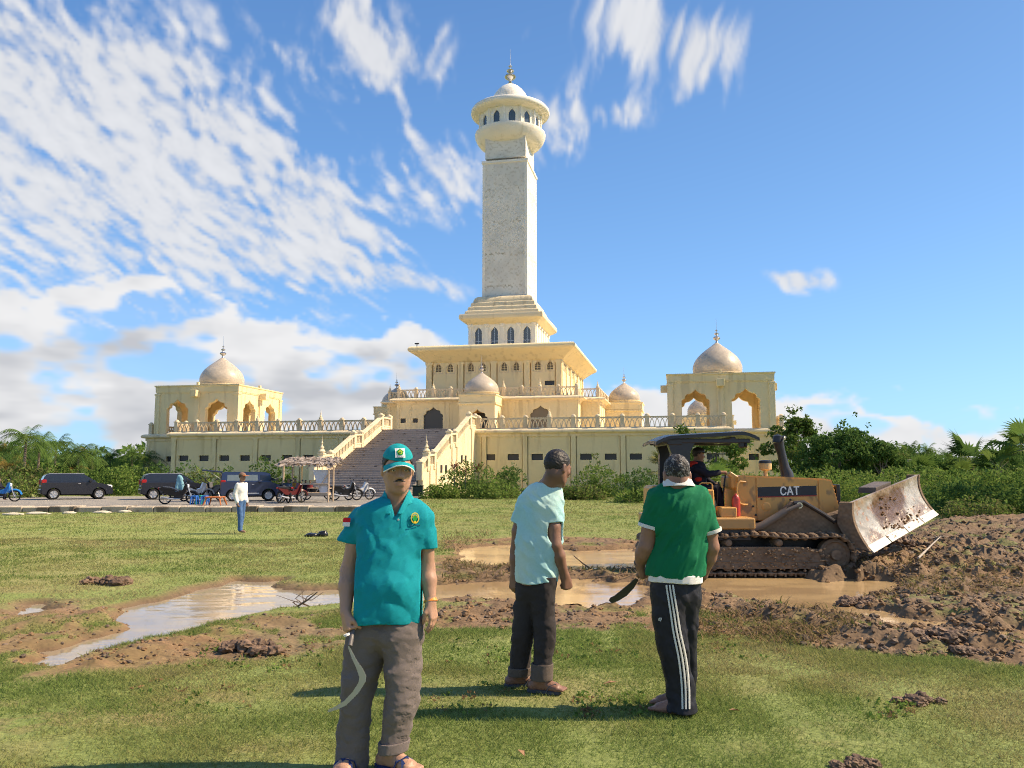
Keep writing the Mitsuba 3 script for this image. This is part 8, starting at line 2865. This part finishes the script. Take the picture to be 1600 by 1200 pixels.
def tr_lathe(prof, n, x, y, z):
    v, f = lathe(prof, n)
    return np.stack([v[:, 0] + x, v[:, 2] + y, v[:, 1] + z], 1), f[:, ::-1]


YAW = math.radians(35)
car('black seven seat car parked alone at far left on the road', 118, 781, 48.0, YAW, 'mpv', L=3.65, Hh=1.46, W=1.5)
car('second black car behind the row of motorcycles left of the blue van', 272, 781, 48.0, math.radians(30), 'mpv', L=3.65, Hh=1.46, W=1.5)
car('dark blue van with its tailgate raised behind the man in white', 392, 784, 45.0, math.radians(20), 'van', 'van', L=3.15, W=1.5, Hh=1.55)


def motorcycle(label, px, py, Y, yaw, body, group='parked motorcycles', s=1.0):
    t = thing('motorcycle', label, 'motorcycle', group)
    b = at(px, py, Y)
    M = RT(rz=yaw, t=(b[0], b[1], road_z + 0.004)) @ RT(rx=0.10)
    M[:3, :3] *= s
    for x, nm in ((0.62, 'front_wheel'), (-0.62, 'rear_wheel')):
        k = obj(nm, place_mesh(tr_lathe([(0.24, -0.035), (0.285, -0.035), (0.30, 0), (0.285, 0.035), (0.24, 0.035), (0.24, -0.035)], 22, x, 0, 0.30), M), 'm_tyre', t, smooth=40)
        sp = MB()
        for q in range(6):
            vv, ff = cbox(0.03, 0.245, -0.012, 0.012, -0.012, 0.012)
            sp.add(tr(vv, RT(ry=q * math.pi / 3, t=(x, 0, 0.30))), ff)
        sp.add(*tr_lathe([(0, -0.05), (0.05, -0.05), (0.05, 0.05), (0, 0.05)], 10, x, 0, 0.3))
        obj('spokes', place_mesh(sp, M), 'm_rim', k)
    obj('frame', place_mesh(MB().box(-0.20, 0.22, -0.10, 0.10, 0.24, 0.48, 0.04).tube([(-0.62, 0.08, 0.3), (0.0, 0.10, 0.34)], 0.025, 6).tube([(-0.62, -0.08, 0.3), (0, -0.10, 0.34)], 0.025, 6), M), 'm_grease', t)
    obj('exhaust', place_mesh(MB().tube([(0.1, -0.13, 0.28), (-0.3, -0.14, 0.27), (-0.75, -0.15, 0.38)], [0.025, 0.045, 0.04], 8), M), 'm_rim', t, smooth=40)
    bp = Polygon([(-0.85, 0.72), (-0.45, 0.44), (-0.10, 0.42), (0.15, 0.42), (0.36, 0.62), (0.40, 0.95), (0.30, 1.00), (0.20, 0.70), (-0.1, 0.60), (-0.35, 0.74), (-0.9, 0.80)])
    obj('fairing', place_mesh(MB().add(*wall_uz(bp, -0.10, 0.10)).add(*wall_uz(Polygon([(0.22, 0.42), (0.40, 0.66), (0.42, 0.92), (0.30, 0.60)]), -0.2, 0.2)), M), body, t)
    obj('seat', place_mesh(MB().add(*wall_uz(Polygon([(-0.82, 0.80), (-0.72, 0.85), (-0.35, 0.82), (-0.08, 0.70), (-0.02, 0.63), (-0.3, 0.72)]), -0.13, 0.13)), M), 'm_grease', t)
    obj('fork', place_mesh(MB().tube([(0.62, 0.07, 0.30), (0.40, 0.07, 0.92)], 0.022, 6).tube([(0.62, -0.07, 0.3), (0.40, -0.07, 0.92)], 0.022, 6), M), 'm_rim', t)
    obj('front_mudguard', place_mesh(MB().tube([(0.62 + 0.33 * math.cos(a), 0, 0.30 + 0.33 * math.sin(a)) for a in np.linspace(0.2, 2.6, 9)], 0.05, 6), M), body, t, smooth=40)
    obj('handlebar', place_mesh(MB().tube([(0.26, 0.36, 1.0), (0.34, 0.16, 1.0), (0.36, 0, 0.97), (0.34, -0.16, 1.0), (0.26, -0.36, 1.0)], 0.018, 6), M), 'm_grease', t, smooth=40)
    for s_ in (-1, 1):
        obj('mirror', place_mesh(MB().tube([(0.30, s_ * 0.26, 1.0), (0.32, s_ * 0.34, 1.16)], 0.008, 5).box(0.28, 0.31, s_ * 0.36 - 0.06, s_ * 0.36 + 0.06, 1.13, 1.21, 0.01), M), 'm_grease', t)
    obj('headlight', place_mesh(MB().box(0.38, 0.47, -0.09, 0.09, 0.80, 0.96, 0.03), M), 'm_headlight', t)
    obj('tail_light', place_mesh(MB().box(-0.94, -0.88, -0.06, 0.06, 0.72, 0.80, 0.015), M), 'm_taillight', t)
    return t


mat('m_bikeblack', (0.012, 0.012, 0.015), 0.3, 0.5)
mat('m_bikeblue', (0.02, 0.20, 0.55), 0.3, 0.5)
mat('m_bikered', (0.10, 0.015, 0.015), 0.3, 0.5)
mat('m_bikewhite', (0.6, 0.6, 0.6), 0.3, 0.5)
motorcycle('bright blue motorcycle ridden in at the left edge of the photo', 2, 783, 43.5, 0.25, 'm_bikeblue')
figure('motorcyclist in black riding the blue motorcycle at the left edge', -3, 781, 34, 43.5, (1, 0.25), (0.18, 0.10, 0.07), 'm_navy', 'm_navy', [((-0.13, 0.08, 0.66), (-0.12, 0.22, 0.60)), ((0.13, 0.08, 0.66), (0.12, 0.22, 0.60))], h=0.03, sit=0.16)
motorcycle('black motorcycle parked across the rear of the second black car', 279, 785, 40.0, 0.15, 'm_bikeblack')
motorcycle('dark motorcycle with pale fairing behind the blue stools', 306, 779, 44.5, 0.7, 'm_bikewhite')
motorcycle('dark scooter under the raised tailgate of the van', 331, 778, 46.0, 2.5, 'm_bikeblack')
motorcycle('dark motorcycle in front of the nose of the van', 443, 783, 42.0, 2.2, 'm_bikeblack')
motorcycle('motorcycle with a red fairing left of the stall post', 455, 783, 41.6, 0.9, 'm_bikered')
motorcycle('dark motorcycle standing behind the bench of the stall', 496, 780, 46.5, 0.3, 'm_bikeblack')
motorcycle('black motorcycle with pale fork parked right of the stall', 540, 781, 45.5, 0.45, 'm_bikeblack')
motorcycle('motorcycle with white fairing half hidden by the shoulder of the man in turquoise', 561, 779, 46.5, 0.6, 'm_bikewhite')
# plastic stools, an orange low table
mat('m_bluepl', (0.03, 0.15, 0.50), 0.35, 0.5)
mat('m_greenpl', (0.02, 0.36, 0.20), 0.35, 0.5)
mat('m_orangepl', (0.45, 0.14, 0.035), 0.4, 0.5)


def stool(label, px, py, Y, bsdf, w=0.28, h=0.42, name='stool', cat='stool', group='plastic stools by the van'):
    t = thing(name, label, cat, group)
    b = at(px, py, Y)
    z = road_z + 0.004
    obj('seat', MB().box(b[0] - w / 2, b[0] + w / 2, b[1] - w / 2, b[1] + w / 2, z + h - 0.06, z + h, 0.03).mesh(), bsdf, t)
    for sx in (-1, 1):
        for sy in (-1, 1):
            obj('leg', MB().tube([(b[0] + sx * w * 0.40, b[1] + sy * w * 0.40, z + h - 0.05), (b[0] + sx * w * 0.55, b[1] + sy * w * 0.55, z)], [0.045, 0.03], 6).mesh(), bsdf, t, smooth=40)
    return t


stool('blue plastic stool just left of the green one', 304, 785, 39.8, 'm_bluepl')
stool('green plastic stool between two blue ones', 312, 785, 40.2, 'm_greenpl')
stool('blue plastic stool just right of the green one', 320, 785, 39.8, 'm_bluepl')
stool('low orange brown table between the stools and the van', 336, 787, 39.0, 'm_orangepl', 0.75, 0.40, 'low_table', 'table', None)
cloth('m_raincoat', (0.20, 0.38, 0.44))
rc = Vol(at(281, 770, 41.5) - 0.6, at(281, 745, 41.5) + 0.6, 0.03)
rc.cap(at(278, 762, 41.5), at(280, 745, 41.5), 0.14, 0.10, k=0.05).cap(at(286, 765, 41.5), at(282, 746, 41.5), 0.12, 0.10, k=0.05)
rc.wrinkle(folds(9, 9, 4, 0.05, 5))
m = rc.mesh(1)
k = obj('raincoat', (m.vertices, m.faces), 'm_raincoat', smooth=True)
tag(k, 'pale blue raincoat hung over the black motorcycle beside the second black car', 'raincoat')
# thatched stall with a white tarpaulin
def thatch_fn(p, n, uv):
    b = fb(p.x * 5, p.y * 9, p.z * 12, 4)
    return mixc((0.13, 0.105, 0.09), (0.42, 0.36, 0.31), ss(0.3, 0.7, b))


mat('m_thatch', P(thatch_fn), 0.85, 0.2)
mat('m_bamboo', (0.42, 0.31, 0.15), 0.6, 0.3)
mat('m_plank', (0.45, 0.35, 0.25), 0.7, 0.3)
YT = 42.6
sl = thing('market_stall', 'small wooden stall with a ragged thatched roof and a white sheet at its right side', 'stall')
zr = road_z


def stp(px, py, Y=YT):
    return at(px, py, Y)


x0, x1 = stp(470.5, 780)[0], stp(512.5, 780)[0]
for x, y, ztop in ((x0, YT, 2.05), (x1, YT, 1.75), (x0 - 0.9, YT + 1.6, 1.95), (x1 - 0.1, YT + 1.6, 1.9), (x0 - 1.0, YT + 0.2, 1.95)):
    obj('post', MB().tube([(x, y, zr - 0.1), (x + 0.01, y, ztop * 0.5), (x, y, ztop)], 0.05, 8).mesh(), 'm_bamboo' if x == x0 else 'm_plank', sl, smooth=40)
for z, nm in ((0.50, 'bench'), (0.98, 'rail')):
    obj(nm, MB().box(x0 - 0.02, x1 + 0.02, YT - (0.08 if nm == 'rail' else 0.12), YT + (0.0 if nm == 'rail' else 0.55), z - 0.04 - 0.06 * (nm == 'bench'), z + 0.04, 0.01).mesh(), 'm_plank', sl)
obj('cross_brace', MB().tube([(x0 + 0.75, YT - 0.03, 0.56), (x1 - 0.02, YT - 0.03, 1.5)], 0.025, 6).mesh(), 'm_plank', sl)
obj('table_top', MB().box(x0 + 0.1, x1 - 0.1, YT + 0.8, YT + 1.3, 0.72, 0.77, 0.01).mesh(), 'm_plank', sl)
r = np.random.default_rng(55)
for row in range(5):
    m = MB()
    n = 46
    for i in range(n):
        x = x0 - 1.25 + (x1 - x0 + 1.5) * (i + r.random()) / n
        y = YT - 0.35 + row * 0.55
        z = 2.02 + row * 0.07 + r.normal() * 0.025 - 0.05 * ((x - x0) / 2.4) ** 2
        l = r.uniform(0.35, 0.75)
        a = r.normal() * 0.5
        w = r.uniform(0.04, 0.09)
        d = np.array([math.sin(a) * l, -l * 0.55, -l * 0.42 * r.uniform(0.3, 1.2)])
        s_ = np.array([w, 0, r.normal() * 0.02])
        p = np.array([x, y + 0.3, z + 0.09])
        q = [p - s_, p + s_, p + d + s_ * 0.7, p + d - s_ * 0.7]
        m.add(np.vstack([q, np.array(q) - [0, 0, 0.012]]), [[0, 1, 2, 3], [7, 6, 5, 4], [0, 3, 7, 4], [1, 5, 6, 2], [2, 6, 7, 3], [0, 4, 5, 1]])
    obj('thatch_row', m.mesh(), 'm_thatch', sl, kind='stuff')
for dy in (0.0, 1.5):
    obj('roof_pole', MB().tube([(x0 - 1.3, YT + dy, 2.0), (x1 + 0.35, YT + dy, 1.97)], 0.035, 6).mesh(), 'm_plank', sl, smooth=40)
obj('roof_pole', MB().tube([(x1 - 0.5, YT - 0.1, 1.86), (x1 + 0.30, YT - 0.1, 1.98)], 0.03, 6).mesh(), 'm_plank', sl)
cloth('m_tarp', (0.66, 0.66, 0.68), 0.5)
gx_, gz_ = np.meshgrid(np.linspace(0, 1, 12), np.linspace(0, 1, 12))
tx_ = x1 - 0.85 * gx_ * (0.45 + 0.55 * gz_)
tz_ = 0.62 + 1.08 * gz_ - 0.25 * gx_ * (1 - gz_)
ty_ = YT + 0.06 + 0.12 * (meshkit.fbm(np.stack([gx_ * 3, gz_ * 2, 0 * gx_], -1), 3, 3) - 0.5)
v = np.stack([tx_, ty_, tz_], -1).reshape(-1, 3)
f = np.array([[i * 12 + j, i * 12 + j + 1, i * 12 + j + 13, i * 12 + j + 12] for i in range(11) for j in range(11)])
tv = np.vstack([v, v + [0, 0.012, 0]])
k = obj('tarpaulin', (tv, np.vstack([f, f[:, ::-1] + 144])), 'm_tarp', smooth=True)
tag(k, 'crumpled white sheet tied to the right post of the stall', 'sheet')
mat('m_bingreen', (0.015, 0.035, 0.022), 0.5, 0.4)
bn = thing('rubbish_bin', 'dark green rubbish bin at the foot of the stairs beside the head in the cap', 'bin')
b = at(653, 771, 51.5)
obj('tub', MB().add(*(lambda q: (q[0] * [1, 1, 1] + [b[0], b[1], 0.1], q[1]))(cbox(-0.32, 0.32, -0.25, 0.25, 0, 0.62, 0.04))).mesh(), 'm_bingreen', bn)
obj('lid', MB().box(b[0] - 0.36, b[0] + 0.36, b[1] - 0.28, b[1] + 0.28, 0.72, 0.78, 0.02).tube([(b[0] - 0.1, b[1], 0.78), (b[0] + 0.05, b[1], 0.84), (b[0] + 0.2, b[1], 0.78)], 0.02, 6).mesh(), 'm_bingreen', bn)
# black plastic bag on the lawn
mat('m_bag', (0.012, 0.012, 0.014), 0.25, 0.5)
b = gat(497, 838, 0)
V = Vol(b - [0.6, 0.5, 0.1], b + [0.6, 0.5, 0.4], 0.016)
V.ell(b + [-0.14, 0, 0.03], [0.16, 0.13, 0.055], None, 0.03).ell(b + [0.12, 0.02, 0.05], [0.12, 0.12, 0.09], None, 0.04)
V.cap(b + [0.14, 0, 0.08], b + [0.20, 0, 0.16], 0.04, 0.02, k=0.03).cap(b + [0.05, 0, 0.06], b + [0.0, 0, 0.15], 0.03, 0.012, k=0.03).cap(b + [-0.2, 0, 0.03], b + [-0.32, -.05, 0.02], 0.04, 0.02, k=0.03)
V.wrinkle(folds(16, 16, 16, 0.035, 6))
m = V.mesh(1)
k = obj('plastic_bag', (m.vertices, m.faces), 'm_bag', smooth=True)
tag(k, 'crumpled black plastic bag lying on the lawn behind the man in turquoise', 'bag')
# branches
mat('m_twig', (0.12, 0.085, 0.06), 0.8, 0.2)


def branch(label, pts, rad, subs=0, seed=0, name='branch', cat='branch', bsdf='m_twig'):
    r = np.random.default_rng(seed)
    t = thing(name, label, cat)
    pts = np.array(pts)
    m = MB().tube(pts, np.linspace(rad, rad * 0.5, len(pts)), 7)
    for i in range(subs):
        p = pts[0] + (pts[-1] - pts[0]) * r.uniform(0.1, 0.9)
        m.tube([p, p + r.normal(size=3) * [0.08, 0.05, 0.04] + [0, 0, 0.05], p + r.normal(size=3) * [0.18, 0.1, 0.06] + [0.03, 0, 0.12]], [rad * 0.6, rad * 0.45, rad * 0.2], 5)
    obj('stick', m.mesh(), bsdf, t, smooth=40)
    return t


g = lambda x, y, z=0.0: gat(x, y, z)
branch('dark twiggy branch sticking up out of the left puddle beside the man in turquoise', [g(461, 950, -0.07), at(480, 938, float(g(461, 950)[1])), at(496, 925, float(g(461, 950)[1]))], 0.012, 7, 1)
branch('thin bare stick slanting over the mud behind the pale shirt', [g(764, 908, 0.02), at(778, 893, float(g(764, 908)[1]) + .1), at(799, 876, float(g(764, 908)[1]) + .2)], 0.010, 1, 2)
branch('thin dark stick leaning in the water right of the pale shirt', [g(928, 892, -0.06), at(910, 880, float(g(928, 892)[1])), at(896, 868, float(g(928, 892)[1]))], 0.012, 0, 3)
branch('long dark pole half buried in the soil below the blade', [g(1335, 884, 0.05), g(1375, 876, 0.10), g(1410, 868, 0.14)], 0.03, 0, 4)
branch('pale dry stick lying on the soil heap under the blade', [g(1435, 872, 0.25), g(1455, 852, 0.3), g(1470, 838, 0.33)], 0.018, 1, 5, bsdf='m_oldwood')
branch('thin twigs lying in the brown water in front of the machete', [g(905, 905, 0.03), g(950, 900, 0.06), g(990, 896, 0.04)], 0.010, 5, 6)
mat('m_dryleaf', (0.30, 0.17, 0.09), 0.7, 0.3)
for i, (px, py, lab) in enumerate(((953, 1067, 'curled brown leaf on the lawn between the two standing men'), (815, 1176, 'small pale dry leaf at the bottom of the lawn right of the sandal'), (1148, 1110, 'pale dry leaf on the lawn right of the striped trousers'))):
    p = g(px, py, 0.02)
    a = i * 1.9
    d, s_ = np.array([math.cos(a), math.sin(a) * 0.6, 0.15]) * 0.055, np.array([-math.sin(a), math.cos(a), 0.1]) * 0.018
    v = [p - d, p + s_ + [0, 0, 0.012], p + d, p - s_ + [0, 0, 0.012]]
    k = obj('dry_leaf', (np.vstack([v, np.array(v) - [0, 0, 0.002]]), np.array([[0, 1, 2, 3], [7, 6, 5, 4]])), 'm_dryleaf')
    tag(k, lab, 'leaf')
